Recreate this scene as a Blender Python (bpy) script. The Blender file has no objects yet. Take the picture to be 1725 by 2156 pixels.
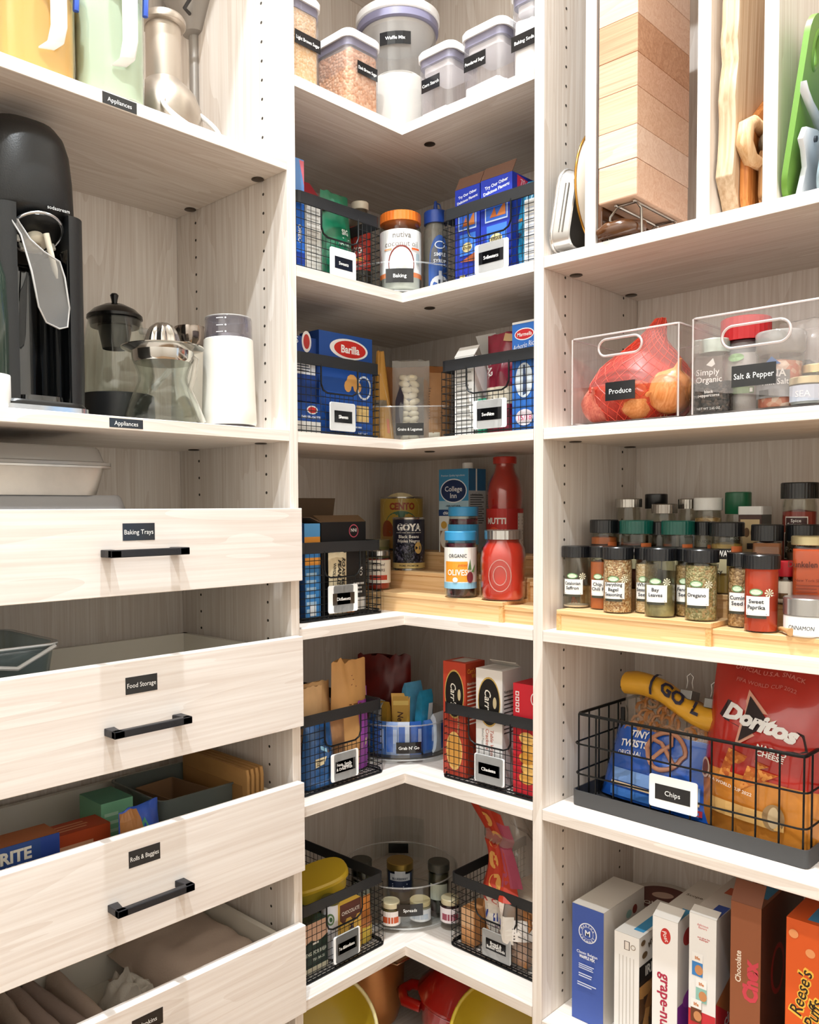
import bpy, bmesh, math, random
from mathutils import Vector, Matrix
R = math.radians
scene = bpy.context.scene
C = scene.collection
random.seed(7)

# ------------------------------------------------------------------ camera
EYE = Vector((1.4877, -1.6227, 1.40))
FPX, CX, CY = 1793.28, 746.80, 1152.58          # focal length and principal point for a 1725 x 2156 frame
yaw, pitch, roll = R(45.098), R(-2.5236), R(-0.3853)
fw = Vector((-math.sin(yaw), math.cos(yaw), 0)); rt = Vector((math.cos(yaw), math.sin(yaw), 0)); up = Vector((0, 0, 1))
f2 = fw*math.cos(pitch) + up*math.sin(pitch); u2 = up*math.cos(pitch) - fw*math.sin(pitch)
r3 = rt*math.cos(roll) + u2*math.sin(roll); u3 = u2*math.cos(roll) - rt*math.sin(roll)
cd = bpy.data.cameras.new('camera'); cam = bpy.data.objects.new('camera', cd); C.objects.link(cam)
cam.matrix_world = Matrix(((r3.x, u3.x, -f2.x, EYE.x), (r3.y, u3.y, -f2.y, EYE.y), (r3.z, u3.z, -f2.z, EYE.z), (0, 0, 0, 1)))
cd.sensor_fit = 'VERTICAL'; cd.sensor_height = 24.0; cd.lens = FPX/2156*24.0
cd.shift_x = (862.5 - CX)/2156; cd.shift_y = (CY - 1078)/2156
cd.clip_start = 0.02
scene.camera = cam

# ------------------------------------------------------------------ world, exposure
w = bpy.data.worlds.new('daylight'); scene.world = w; w.use_nodes = True
w.node_tree.nodes['Background'].inputs[0].default_value = (0.45, 0.70, 1.0, 1)
w.node_tree.nodes['Background'].inputs[1].default_value = 2.0
vs = scene.view_settings
vs.view_transform = 'Standard'; vs.look = 'None'; vs.gamma = 1; vs.use_curve_mapping = False
vs.exposure = -0.04
scene.cycles.max_bounces = 10; scene.cycles.transparent_max_bounces = 24
scene.cycles.diffuse_bounces = 5; scene.cycles.caustics_refractive = False; scene.cycles.caustics_reflective = False
scene.cycles.sample_clamp_indirect = 6

# ------------------------------------------------------------------ room lamps (recessed ceiling downlights)
CEIL = 3.90
LAMPS = [(0.775, -0.965, 98.0), (1.32, -1.72, 62.0)]
for lx, ly, le in LAMPS:
    ld = bpy.data.lights.new('downlight', 'AREA'); ld.shape = 'DISK'; ld.size = 0.075; ld.energy = le; ld.color = (0.90, 0.96, 1.0)
    lo = bpy.data.objects.new('downlight_lamp', ld); C.objects.link(lo); lo.location = (lx, ly, CEIL - 0.012)

# ------------------------------------------------------------------ helpers: points
def ray(px, py): return f2 + r3*((px - CX)/FPX) + u3*((CY - py)/FPX)
def onx(px, py, x): d = ray(px, py); return EYE + d*((x - EYE.x)/d.x)
def ony(px, py, y): d = ray(px, py); return EYE + d*((y - EYE.y)/d.y)
def onz(px, py, z): d = ray(px, py); return EYE + d*((z - EYE.z)/d.z)
def wing(s, px, py, d):
    """distance along a wing and height of a picture point on the plane d in front of the wing's back: s = 'L' (back x=0) or 'R' (back y=0)"""
    p = onx(px, py, d) if s == 'L' else ony(px, py, -d)
    return (p.y if s == 'L' else p.x), p.z
def spot(s, a, d, z): return Vector((d, a, z)) if s == 'L' else Vector((a, -d, z))
ROT = {'L': R(90), 'R': 0.0}

# ------------------------------------------------------------------ helpers: materials
def lin(c):
    if isinstance(c, str): c = tuple(int(c[i:i+2], 16)/255 for i in (0, 2, 4))
    return tuple((v/12.92 if v <= .04045 else ((v+.055)/1.055)**2.4) for v in c)
_m = {}
def mat(col, rough=.5, metal=0.0, spec=.5, coat=0.0, name=None, bump=0.0, bscale=60, vary=0.0, vscale=20):
    key = (col if isinstance(col, str) else tuple(round(v, 4) for v in col), rough, metal, spec, coat, bump, bscale, vary, vscale)
    if key in _m: return _m[key]
    m = bpy.data.materials.new(name or 'paint'); m.use_nodes = True; nt = m.node_tree; b = nt.nodes['Principled BSDF']
    l = lin(col); b.inputs['Base Color'].default_value = (*l, 1); b.inputs['Roughness'].default_value = rough
    b.inputs['Metallic'].default_value = metal; b.inputs['Specular IOR Level'].default_value = spec; b.inputs['Coat Weight'].default_value = coat
    if bump or vary:
        tc = nt.nodes.new('ShaderNodeTexCoord')
    if bump:
        nz = nt.nodes.new('ShaderNodeTexNoise'); nz.inputs['Scale'].default_value = bscale; nz.inputs['Detail'].default_value = 4
        bp = nt.nodes.new('ShaderNodeBump'); bp.inputs['Strength'].default_value = bump; bp.inputs['Distance'].default_value = .002
        nt.links.new(tc.outputs['Object'], nz.inputs['Vector']); nt.links.new(nz.outputs['Fac'], bp.inputs['Height']); nt.links.new(bp.outputs['Normal'], b.inputs['Normal'])
    if vary:
        n2 = nt.nodes.new('ShaderNodeTexNoise'); n2.inputs['Scale'].default_value = vscale; n2.inputs['Detail'].default_value = 5
        rp = nt.nodes.new('ShaderNodeValToRGB'); rp.color_ramp.elements[0].position = .32; rp.color_ramp.elements[1].position = .68
        rp.color_ramp.elements[0].color = (*[v*(1-vary) for v in l], 1); rp.color_ramp.elements[1].color = (*[min(1, v*(1+vary*.6)) for v in l], 1)
        nt.links.new(tc.outputs['Object'], n2.inputs['Vector']); nt.links.new(n2.outputs['Fac'], rp.inputs['Fac']); nt.links.new(rp.outputs['Color'], b.inputs['Base Color'])
    _m[key] = m; return m
def speckle(cols, scale, rough=.6, name='grains', kind='VORONOI', bump=.6):
    """a loose mass of small pieces in several colours"""
    key = ('sp', tuple(cols), scale, rough, kind, bump)
    if key in _m: return _m[key]
    m = bpy.data.materials.new(name); m.use_nodes = True; nt = m.node_tree; b = nt.nodes['Principled BSDF']; b.inputs['Roughness'].default_value = rough
    tc = nt.nodes.new('ShaderNodeTexCoord'); vo = nt.nodes.new('ShaderNodeTexVoronoi'); vo.inputs['Scale'].default_value = scale
    rp = nt.nodes.new('ShaderNodeValToRGB'); rp.color_ramp.interpolation = 'CONSTANT'; e = rp.color_ramp.elements
    while len(e) < len(cols): e.new(.5)
    for i, c in enumerate(cols): e[i].position = i/len(cols); e[i].color = (*lin(c), 1)
    sp = nt.nodes.new('ShaderNodeSeparateColor')
    nt.links.new(tc.outputs['Object'], vo.inputs['Vector']); nt.links.new(vo.outputs['Color'], sp.inputs[0]); nt.links.new(sp.outputs[0], rp.inputs['Fac'])
    nt.links.new(rp.outputs['Color'], b.inputs['Base Color'])
    bp = nt.nodes.new('ShaderNodeBump'); bp.inputs['Strength'].default_value = bump; bp.inputs['Distance'].default_value = .002; bp.invert = True
    nt.links.new(vo.outputs['Distance'], bp.inputs['Height']); nt.links.new(bp.outputs['Normal'], b.inputs['Normal'])
    _m[key] = m; return m
def clear(tint='FFFFFF', gloss=1.0, rough=.03, haze=0.0, hazecol='FFFFFF'):
    """thin clear glass or plastic: see-through with a Fresnel sheen, haze = milky share"""
    key = ('cl', tint, gloss, rough, haze, hazecol)
    if key in _m: return _m[key]
    m = bpy.data.materials.new('clear_plastic'); m.use_nodes = True; nt = m.node_tree; nt.nodes.clear()
    out = nt.nodes.new('ShaderNodeOutputMaterial'); tr = nt.nodes.new('ShaderNodeBsdfTransparent'); tr.inputs[0].default_value = (*lin(tint), 1)
    gl = nt.nodes.new('ShaderNodeBsdfGlossy'); gl.inputs['Roughness'].default_value = rough
    fr = nt.nodes.new('ShaderNodeFresnel'); ge = nt.nodes.new('ShaderNodeNewGeometry'); io = nt.nodes.new('ShaderNodeMath'); io.operation = 'MULTIPLY_ADD'
    io.inputs[1].default_value = 1/1.46-1.46; io.inputs[2].default_value = 1.46; nt.links.new(ge.outputs['Backfacing'], io.inputs[0]); nt.links.new(io.outputs[0], fr.inputs['IOR'])   # the same sheen from inside and outside
    mu = nt.nodes.new('ShaderNodeMath'); mu.operation = 'MULTIPLY'; mu.inputs[1].default_value = gloss
    mx = nt.nodes.new('ShaderNodeMixShader'); nt.links.new(fr.outputs[0], mu.inputs[0]); nt.links.new(mu.outputs[0], mx.inputs[0])
    first = tr
    if haze:
        df = nt.nodes.new('ShaderNodeBsdfDiffuse'); df.inputs[0].default_value = (*lin(hazecol), 1)
        mh = nt.nodes.new('ShaderNodeMixShader'); mh.inputs[0].default_value = haze
        nt.links.new(tr.outputs[0], mh.inputs[1]); nt.links.new(df.outputs[0], mh.inputs[2]); first = mh
    nt.links.new(first.outputs[0], mx.inputs[1]); nt.links.new(gl.outputs[0], mx.inputs[2]); nt.links.new(mx.outputs[0], out.inputs[0])
    _m[key] = m; return m
def wood(axis, light='EEE6DE', dark='D9CCC0', freq=1.0, rough=.5, name='pale_ash_laminate', contrast=1.0, figure=1.0):
    """wood grain running along a world/object axis"""
    key = ('wd', axis, light, dark, freq, rough, contrast, figure)
    if key in _m: return _m[key]
    m = bpy.data.materials.new(name); m.use_nodes = True; nt = m.node_tree; b = nt.nodes['Principled BSDF']; b.inputs['Roughness'].default_value = rough
    b.inputs['Specular IOR Level'].default_value = .35
    tc = nt.nodes.new('ShaderNodeTexCoord')
    def noise(along, across, detail, dist):
        mp = nt.nodes.new('ShaderNodeMapping'); s = [across*freq]*3; s['xyz'.index(axis)] = along*freq; mp.inputs['Scale'].default_value = s
        nz = nt.nodes.new('ShaderNodeTexNoise'); nz.inputs['Scale'].default_value = 1; nz.inputs['Detail'].default_value = detail; nz.inputs['Distortion'].default_value = dist
        nt.links.new(tc.outputs['Object'], mp.inputs['Vector']); nt.links.new(mp.outputs[0], nz.inputs['Vector']); return nz
    fine = noise(4, 230, 3, .2); fig = noise(.9*figure, 10, 2, 1.0)
    sn = nt.nodes.new('ShaderNodeMath'); sn.operation = 'MULTIPLY'; sn.inputs[1].default_value = 9.0; nt.links.new(fig.outputs['Fac'], sn.inputs[0])
    fr = nt.nodes.new('ShaderNodeMath'); fr.operation = 'FRACT'; nt.links.new(sn.outputs[0], fr.inputs[0])
    a = nt.nodes.new('ShaderNodeMath'); a.operation = 'MULTIPLY_ADD'; a.inputs[1].default_value = .26; nt.links.new(fr.outputs[0], a.inputs[0]); nt.links.new(fine.outputs['Fac'], a.inputs[2])
    rp = nt.nodes.new('ShaderNodeValToRGB'); e = rp.color_ramp.elements; e[0].position = .66-.26/contrast*1.0; e[1].position = .66+.24/contrast
    e[0].color = (*lin(light), 1); e[1].color = (*lin(dark), 1)
    nt.links.new(a.outputs[0], rp.inputs['Fac']); nt.links.new(rp.outputs['Color'], b.inputs['Base Color'])
    bp = nt.nodes.new('ShaderNodeBump'); bp.inputs['Strength'].default_value = .12; bp.inputs['Distance'].default_value = .001
    nt.links.new(fine.outputs['Fac'], bp.inputs['Height']); nt.links.new(bp.outputs['Normal'], b.inputs['Normal'])
    _m[key] = m; return m

# ------------------------------------------------------------------ helpers: meshes
class G:
    """a mesh under construction"""
    def __init__(s): s.v = []; s.f = []; s.m = []; s.mats = []
    def mi(s, m):
        if m not in s.mats: s.mats.append(m)
        return s.mats.index(m)
    def add(s, vs, fs, m):
        k = len(s.v); s.v += [tuple(p) for p in vs]; i = s.mi(m)
        for f in fs: s.f.append(tuple(k+j for j in f)); s.m.append(i)
        return s
    def box(s, x0, x1, y0, y1, z0, z1, m, tf=None):
        vs = [Vector(p) for p in ((x0,y0,z0),(x1,y0,z0),(x1,y1,z0),(x0,y1,z0),(x0,y0,z1),(x1,y0,z1),(x1,y1,z1),(x0,y1,z1))]
        if tf: vs = [tf @ p for p in vs]
        return s.add(vs, [(3,2,1,0),(4,5,6,7),(0,1,5,4),(1,2,6,5),(2,3,7,6),(3,0,4,7)], m)
    def loft(s, rings, m, cap0=True, cap1=True, close=False):
        """rings: lists of points of equal length, joined in order"""
        n = len(rings[0]); vs = [p for r in rings for p in r]; fs = []
        for i in range(len(rings)-1 + (1 if close else 0)):
            a = i*n; b = ((i+1) % len(rings))*n
            for j in range(n): fs.append((a+j, a+(j+1) % n, b+(j+1) % n, b+j))
        if cap0 and not close: fs.append(tuple(range(n))[::-1])
        if cap1 and not close: fs.append(tuple((len(rings)-1)*n + j for j in range(n)))
        return s.add(vs, fs, m)
    def lathe(s, prof, m, seg=28, c=(0,0,0), cap0=True, cap1=True, sx=1, sy=1):
        rings = [[(c[0]+r*sx*math.cos(2*math.pi*k/seg), c[1]+r*sy*math.sin(2*math.pi*k/seg), c[2]+z) for k in range(seg)] for r, z in prof]
        return s.loft(rings, m, cap0, cap1)
    def prism(s, pts, z0, z1, m, ins=0.0):
        if ins:
            cx = sum(p[0] for p in pts)/len(pts); cy = sum(p[1] for p in pts)/len(pts)
            def sh(q, d): 
                l = math.hypot(q[0]-cx, q[1]-cy); k = max(0, (l-d)/l) if l else 1; return (cx+(q[0]-cx)*k, cy+(q[1]-cy)*k)
            a = [sh(p, ins) for p in pts]
            return s.loft([[(*p, z0) for p in a], [(*p, z0+ins) for p in pts], [(*p, z1-ins) for p in pts], [(*p, z1) for p in a]], m)
        return s.loft([[(*p, z0) for p in pts], [(*p, z1) for p in pts]], m)
    def tube(s, pts, r, m, seg=6, closed=False):
        pts = [Vector(p) for p in pts]; n = len(pts); rings = []; prev = None
        for i in range(n):
            a = pts[(i-1) % n] if (closed or i > 0) else pts[i]; b = pts[(i+1) % n] if (closed or i < n-1) else pts[i]
            t = (b-a).normalized()
            if prev is None:
                h = Vector((0,0,1)) if abs(t.z) < .9 else Vector((1,0,0)); x = t.cross(h).normalized()
            else:
                x = (prev - t*prev.dot(t)).normalized()
            prev = x; y = t.cross(x); rr = r[i] if isinstance(r, (list, tuple)) else r
            rings.append([pts[i] + x*rr*math.cos(2*math.pi*k/seg) + y*rr*math.sin(2*math.pi*k/seg) for k in range(seg)])
        return s.loft(rings, m, not closed, not closed, closed)
    def grid(s, fn, nu, nv, m):
        vs = [fn(i/nu, j/nv) for j in range(nv+1) for i in range(nu+1)]; w_ = nu+1
        return s.add(vs, [(j*w_+i, j*w_+i+1, (j+1)*w_+i+1, (j+1)*w_+i) for j in range(nv) for i in range(nu)], m)
    def ball(s, c, r, m, nu=14, nv=8, sx=1, sy=1, sz=1):
        prof = [(r*math.sin(math.pi*(j+.001)/(nv+.002)), -r*math.cos(math.pi*(j+.001)/(nv+.002))*sz) for j in range(nv+1)]
        return s.lathe(prof, m, nu, c, True, True, sx, sy)
    def build(s, name, parent=None, bevel=0.0, smooth=None, seg=2, tf=None):
        me = bpy.data.meshes.new(name); me.from_pydata([tuple(tf @ Vector(p)) for p in s.v] if tf else s.v, [], s.f); me.update()
        for m in s.mats: me.materials.append(m)
        for p, i in zip(me.polygons, s.m): p.material_index = i
        if bevel or True:
            bm = bmesh.new(); bm.from_mesh(me); bmesh.ops.recalc_face_normals(bm, faces=bm.faces)
            if bevel: bmesh.ops.bevel(bm, geom=[e for e in bm.edges if e.is_manifold and e.calc_face_angle(0) > .5], offset=bevel, segments=seg, affect='EDGES', clamp_overlap=True, profile=.5)
            bm.to_mesh(me); bm.free()
        if smooth is not None:
            for p in me.polygons: p.use_smooth = True
            me.set_sharp_from_angle(angle=R(smooth))
        o = bpy.data.objects.new(name, me); C.objects.link(o)
        if parent: o.parent = parent
        return o
def rrect(w, d, r, n=4, cx=0, cy=0):
    pts = []
    for qx, qy, a0 in ((1,-1,-90),(1,1,0),(-1,1,90),(-1,-1,180)):
        for i in range(n+1):
            a = R(a0 + 90*i/n); pts.append((cx+qx*(w/2-r)+r*math.cos(a), cy+qy*(d/2-r)+r*math.sin(a)))
    return pts
def tag(o, label, cat, group=None):
    o['label'] = label; o['category'] = cat
    if group: o['group'] = group
    return o
def thing(name, label, cat, loc, rotz=0.0, group=None):
    o = bpy.data.objects.new(name, None); C.objects.link(o); o.empty_display_size = .02
    o.location = loc; o.rotation_euler = (0, 0, rotz); return tag(o, label, cat, group)
def struct(o): o['kind'] = 'structure'; return o
def stuff(o): o['kind'] = 'stuff'; return o

# ------------------------------------------------------------------ helpers: print on packaging
_t = {}
def tmesh(s, bold=0.0, shear=0.0):
    key = (s, bold, shear)
    if key not in _t:
        cu = bpy.data.curves.new('t', 'FONT'); cu.body = s; cu.size = 1; cu.resolution_u = 2; cu.offset = bold; cu.shear = shear; cu.align_x = 'CENTER'; cu.space_line = .85
        ob = bpy.data.objects.new('t', cu); me = bpy.data.meshes.new_from_object(ob)
        vs = [(v.co.x/.72, v.co.y/.72) for v in me.vertices]; fs = [tuple(p.vertices) for p in me.polygons]
        bpy.data.objects.remove(ob); bpy.data.curves.remove(cu); bpy.data.meshes.remove(me)
        _t[key] = (vs, fs)
    return _t[key]
class Print:
    """flat print laid on a face map fm(u, v, lift) -> point; each call lies a hair above the last"""
    def __init__(s, fm, lift=.0003, step=.00012, rough=.5): s.g = G(); s.fm = fm; s.l = lift; s.st = step; s.ro = rough
    def _c(s, c): return mat(c, s.ro) if not hasattr(c, 'node_tree') else c
    def mesh(s, vs, fs, c):
        s.g.add([s.fm(u, v, s.l) for u, v in vs], fs, s._c(c)); s.l += s.st; return s
    def rect(s, u0, v0, u1, v1, c, n=1, nv=1):
        vs = [(u0+(u1-u0)*i/n, v0+(v1-v0)*j/nv) for j in range(nv+1) for i in range(n+1)]
        return s.mesh(vs, [(j*(n+1)+i, j*(n+1)+i+1, (j+1)*(n+1)+i+1, (j+1)*(n+1)+i) for j in range(nv) for i in range(n)], c)
    def ell(s, u, v, ru, rv, c, seg=22):
        vs = [(u, v)] + [(u+ru*math.cos(2*math.pi*k/seg), v+rv*math.sin(2*math.pi*k/seg)) for k in range(seg)]
        return s.mesh(vs, [(0, 1+k, 1+(k+1) % seg) for k in range(seg)], c)
    def ring(s, u, v, ru, rv, t, c, seg=22):
        vs = [(u+(ru-q*t)*math.cos(2*math.pi*k/seg), v+(rv-q*t)*math.sin(2*math.pi*k/seg)) for q in (0, 1) for k in range(seg)]
        return s.mesh(vs, [(k, (k+1) % seg, seg+(k+1) % seg, seg+k) for k in range(seg)], c)
    def poly(s, pts, c): return s.mesh(pts, [tuple(range(len(pts)))], c)
    def text(s, t, u, v, h, c, bold=0.0, shear=0.0, rot=0.0, sx=1.0, wmax=None):
        """t centred at u, v (v = mid height of the capitals of the first line), capital height h"""
        vs, fs = tmesh(t, bold, shear)
        if not vs: return s
        if wmax:
            wd = (max(p[0] for p in vs)-min(p[0] for p in vs))*h*sx
            if wd > wmax: sx *= wmax/wd
        ca, sa = math.cos(R(rot)), math.sin(R(rot)); q = []
        for x, y in vs:
            x *= h*sx; y = (y-.5)*h; q.append((u+x*ca-y*sa, v+x*sa+y*ca))
        return s.mesh(q, fs, c)
    def lines(s, u0, v0, u1, v1, n, c, fill=.45, seed=1, rot=False):
        """rows of print too small to read"""
        rn = random.Random(seed)
        for i in range(n):
            if not rot:
                v = v1-(v1-v0)*(i+.5)/n; t = (v1-v0)/n*fill/2; e = u1-(u1-u0)*rn.uniform(0, .3); s.rect(u0, v-t, e, v+t, c); s.l -= s.st
            else:
                u = u0+(u1-u0)*(i+.5)/n; t = (u1-u0)/n*fill/2; e = v0+(v1-v0)*rn.uniform(0, .3); s.rect(u-t, e, u+t, v1, c); s.l -= s.st
        s.l += s.st; return s
    def build(s, name='print', parent=None): return s.g.build(name, parent)
def flat(o, U, V):
    o, U, V = Vector(o), Vector(U), Vector(V); N = U.cross(V).normalized()
    return lambda u, v, l: o + U*u + V*v + N*l
def cyl(r, z0=0.0, a0=0.0, c=(0, 0)):
    def fm(u, v, l):
        a = a0 + u/r; return Vector((c[0]+(r+l)*math.sin(a), c[1]-(r+l)*math.cos(a), z0+v))
    return fm
def facemaps(w, d, h):
    """u from the face's centre line, v from the base"""
    return {'F': flat((0, -d/2, 0), (1,0,0), (0,0,1)), 'R': flat((w/2, 0, 0), (0,1,0), (0,0,1)), 'L': flat((-w/2, 0, 0), (0,-1,0), (0,0,1)),
            'B': flat((0, d/2, 0), (-1,0,0), (0,0,1)), 'T': flat((0, 0, h), (1,0,0), (0,1,0))}

# ================================================================== the setting
DL, DR, YPL, XPR, TP = .3432, .342, -.6219, .6485, .0192
YLE, XRE = -1.272, 1.300
ZC = {0: 2.640, 1: 2.1578, 2: 1.8310, 3: 1.5397, 4: 1.1863, 5: .8622, 6: .5022, 7: .235}
ZR = {0: 2.640, 1: 1.8329, 2: 1.5392, 3: 1.1866, 4: .8689, 5: .4850, 6: .100}
ZS = {0: 2.640, 1: 2.0084, 2: 1.5408, 3: .100}
WX, WY, WZ = wood('x'), wood('y'), wood('z')
wall_paint = mat('DDD8D0', .7, bump=.05, bscale=200)
def wallbox(name, *b, m=None):
    return struct(G().box(*b, m or wall_paint).build(name))
RX_, RY_ = 2.90, -2.60                                          # the two room walls behind the photographer
wallbox('floor', -.12, RX_+.12, RY_-.12, .12, -.1, 0, m=wood('x', 'B99A78', '8F6F50', .6, name='floor_boards'))
wallbox('ceiling', -.12, RX_+.12, RY_-.12, .12, CEIL, CEIL+.1)
wallbox('wall_left', -.12, -.0075, RY_-.12, .12, 0, CEIL)
wallbox('wall_front', -.0075, RX_+.12, RY_-.12, RY_, 0, CEIL)
wallbox('wall_right', RX_, RX_+.12, RY_, .12, 0, CEIL)
wx0, wx1, wz0, wz1 = 1.93, 2.72, .98, 2.10
g = G(); g.box(-.0075, wx0, .0075, .12, 0, CEIL, wall_paint); g.box(wx1, RX_, .0075, .12, 0, CEIL, wall_paint); g.box(wx0, wx1, .0075, .12, 0, wz0, wall_paint); g.box(wx0, wx1, .0075, .12, wz1, CEIL, wall_paint)
struct(g.build('wall_back'))
white_trim = mat('F4F2EE', .4)
win = struct(bpy.data.objects.new('window_1', None)); C.objects.link(win)
for k, b in enumerate(((wx0-.06, wx0+.02, -.012, .05, wz0-.06, wz1+.06), (wx1-.02, wx1+.06, -.012, .05, wz0-.06, wz1+.06), (wx0+.02, wx1-.02, -.012, .05, wz0-.06, wz0+.02), (wx0+.02, wx1-.02, -.012, .05, wz1-.02, wz1+.06), ((wx0+wx1)/2-.015, (wx0+wx1)/2+.015, .02, .05, wz0+.02, wz1-.02))):
    G().box(*b, white_trim).build('window_frame', win, bevel=.003)
for a, b in ((wx0+.02, (wx0+wx1)/2-.015), ((wx0+wx1)/2+.015, wx1-.02)): G().box(a, b, .034, .037, wz0+.02, wz1-.02, clear('FFFFFF', 1, .02)).build('window_pane', win)
g = G(); g.box(RX_-.012, RX_, RY_, .0075, 0, .1, white_trim); struct(g.build('baseboard_right', bevel=.003))
g = G(); g.box(-.0075, RX_-.012, RY_, RY_+.012, 0, .1, white_trim); struct(g.build('baseboard_front', bevel=.003))

# ------------------------------------------------------------------ ceiling downlights
lamp_glow = bpy.data.materials.new('lamp_lens'); lamp_glow.use_nodes = True
_b = lamp_glow.node_tree.nodes['Principled BSDF']; _b.inputs['Base Color'].default_value = (.9, .9, .9, 1); _b.inputs['Emission Color'].default_value = (1, .95, .88, 1); _b.inputs['Emission Strength'].default_value = 12
for i, (lx, ly, le) in enumerate(LAMPS):
    t = thing('ceiling_light', ('recessed round ceiling downlight above the drawers', 'recessed round ceiling downlight in the middle of the pantry')[i], 'ceiling light', (lx, ly, CEIL), 0, 'recessed ceiling downlights')
    G().lathe([(.056, -.0005), (.056, -.006), (.078, -.006), (.08, -.0005)], mat('F6F4F0', .4), 32).build('trim_ring', t, smooth=40)
    G().lathe([(.055, -.0005), (.055, -.004)], lamp_glow, 32).build('lens', t)

# ------------------------------------------------------------------ shelving units
holes_dark = mat('3A332C', .8); cam_metal = mat('5A5148', .35, .9)
def pin_holes(parent, side, a, z0, z1, fronts):
    """two columns of shelf-pin holes on a side panel; side: 'PL' (faces -y at y=a) or 'PR' (faces +x at x=a)"""
    g = G(); n = int((z1-z0)/.0333)
    for f in fronts:
        for k in range(n):
            z = z0 + k*.0333; ring = []
            for j in range(8):
                c, s_ = math.cos(j*math.pi/4)*.0027, math.sin(j*math.pi/4)*.0027
                ring.append((f+c, a, z+s_) if side == 'PL' else (a, f+c, z+s_))
            dv = Vector((0, -.0002, 0)) if side == 'PL' else Vector((.0002, 0, 0))
            g.loft([[Vector(p) - dv*6 for p in ring], [Vector(p) + dv for p in ring]], holes_dark)
    return stuff(g.build('pin_holes', parent))
def cam_fitting(parent, p):
    G().lathe([(.0105, 0), (.0115, -.0012), (.0095, -.0022), (.004, -.0024)], cam_metal, 16, p).build('shelf_fastener', parent, smooth=40)
BV = .0007
# --- the drawer unit on the left wall
u = thing('shelving_unit', 'pale wood tall unit with open shelves above four drawers', 'cabinet', (0, 0, 0))
for y0 in (YPL-TP, YLE-TP):
    sp = G().box(0, DL, y0, y0+TP, 0, 2.75, WZ).build('side_panel', u, bevel=BV, seg=1)
    if y0 > -1: pin_holes(sp, 'PL', y0, .30, 2.6, (.066, .2771))
G().box(-.006, 0, YLE, YPL-TP, 0, 2.75, WZ).build('back_panel', u)
for k in (0, 1, 2, 3):
    sh = G().box(0, DL, YLE+.0005, YPL-TP-.0005, ZS[k]-.0195, ZS[k], WY).build('shelf', u, bevel=BV, seg=1)
    if k < 3:
        for fx in (.066, .277): cam_fitting(sh, (fx, YPL-TP-.012, ZS[k]-.0195))
handle_black = mat('26262A', .38, .3, bump=.15, bscale=300)
label_black = mat('17181B', .16, spec=.6)
ink_white = mat('F4F2EE', .5)
def sticker(text, fm, w, h, parent, hcap=None, name='label', bg=None, sx=1.0, bold=.0):
    p = Print(fm, .0004); p.rect(-w/2, -h/2, w/2, h/2, bg or label_black, n=4)
    ls = text.split('\n'); hc = hcap or h*.27
    for i, l in enumerate(ls): p.text(l, 0, (len(ls)-1)*hc*.75-i*hc*1.5, hc, ink_white, sx=sx, bold=bold, wmax=w*.9)
    return p.build(name, parent)
tray = mat('E8E2D6', .5); WYd = wood('y', 'EEE7E1', 'DDD1C8', .8)
DRAWERS = [(1.2762, 1.4037, 'Baking Trays'), (1.0174, 1.1773, 'Food Storage'), (.7563, .9157, 'Rolls & Baggies'), (.4967, .6566, 'Napkins'), (.237, .397, None)]
HY = -.952
for z0, z1, txt in DRAWERS:
    d = G().box(DL+.0004, DL+.0194, YLE-.009, YPL-.0095, z0, z1, WYd).build('drawer', u, bevel=.0009)
    g = G(); yb0, yb1 = YLE+.014, YPL-TP-.014; zt = z1-.022 if txt != 'Baking Trays' else z1-.05; zb = z0+.012
    g.box(.03, DL, yb0, yb1, zb, zb+.008, tray); g.box(.03, .042, yb0, yb1, zb, zt, tray); g.box(.03, DL, yb0, yb0+.012, zb, zt, tray); g.box(.03, DL, yb1-.012, yb1, zb, zt, tray)
    g.build('drawer_box', d)
    if txt:
        X = DL+.0194; zh = (1.337 if txt == 'Baking Trays' else z0+(z1-z0)*.39)
        if txt == 'Baking Trays': zh = 1.3395
        g = G()
        for s_ in (-1, 1):
            yo, yi = HY+s_*.066, HY+s_*.049
            g.prism([(X, yo), (X+.031, yo), (X+.031, yi-s_*.0), (X+.022, yi+s_*.004), (X, yi)], zh-.0055, zh+.0055, handle_black)
        g.box(X+.0215, X+.031, HY-.066, HY+.066, zh-.0055, zh+.0055, handle_black)
        g.build('handle', d, bevel=.0012)
        zl = z1-.034 if txt == 'Baking Trays' else z1-.036
        sticker(txt, flat((X, HY-.003, zl), (0,1,0), (0,0,1)), .054, .0255, d, .0072)
for k, px, py in ((1, 252, 211), (2, 266, 888)):
    p = onx(px, py, DL); sticker('Appliances', flat((DL, p.y, ZS[k]-.0098), (0,1,0), (0,0,1)), .056, .0165 if k == 1 else .0135, [o for o in u.children if o.name.startswith('shelf')][k], .0066)
# --- the corner unit
u = thing('corner_shelving', 'pale wood L-shaped shelves filling the inner corner of the pantry', 'shelf', (0, 0, 0))
G().box(-.006, 0, YPL, .006, 0, 2.75, WZ).build('back_panel', u)
G().box(0, XPR, 0, .006, 0, 2.75, WZ).build('back_panel', u)
for k, z in ZC.items():
    g = G(); g.box(0, DL, YPL+.0004, 0, z-.0192, z, WY); g.box(DL, XPR-.0004, -DR, 0, z-.0192, z, WX)
    sh = g.build('shelf', u)
    if 0 < k < 4:
        for px, py in {1: ((905, 303),), 2: ((905, 648), (1027, 361)), 3: ((905, 950), (1027, 680))}[k]:
            p = onz(px, py if k == 1 or px == 905 else py, z-.0192)
            if 0 < p.x < XPR and -DR < p.y < 0: cam_fitting(sh, (p.x, p.y, z-.0192))
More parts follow.
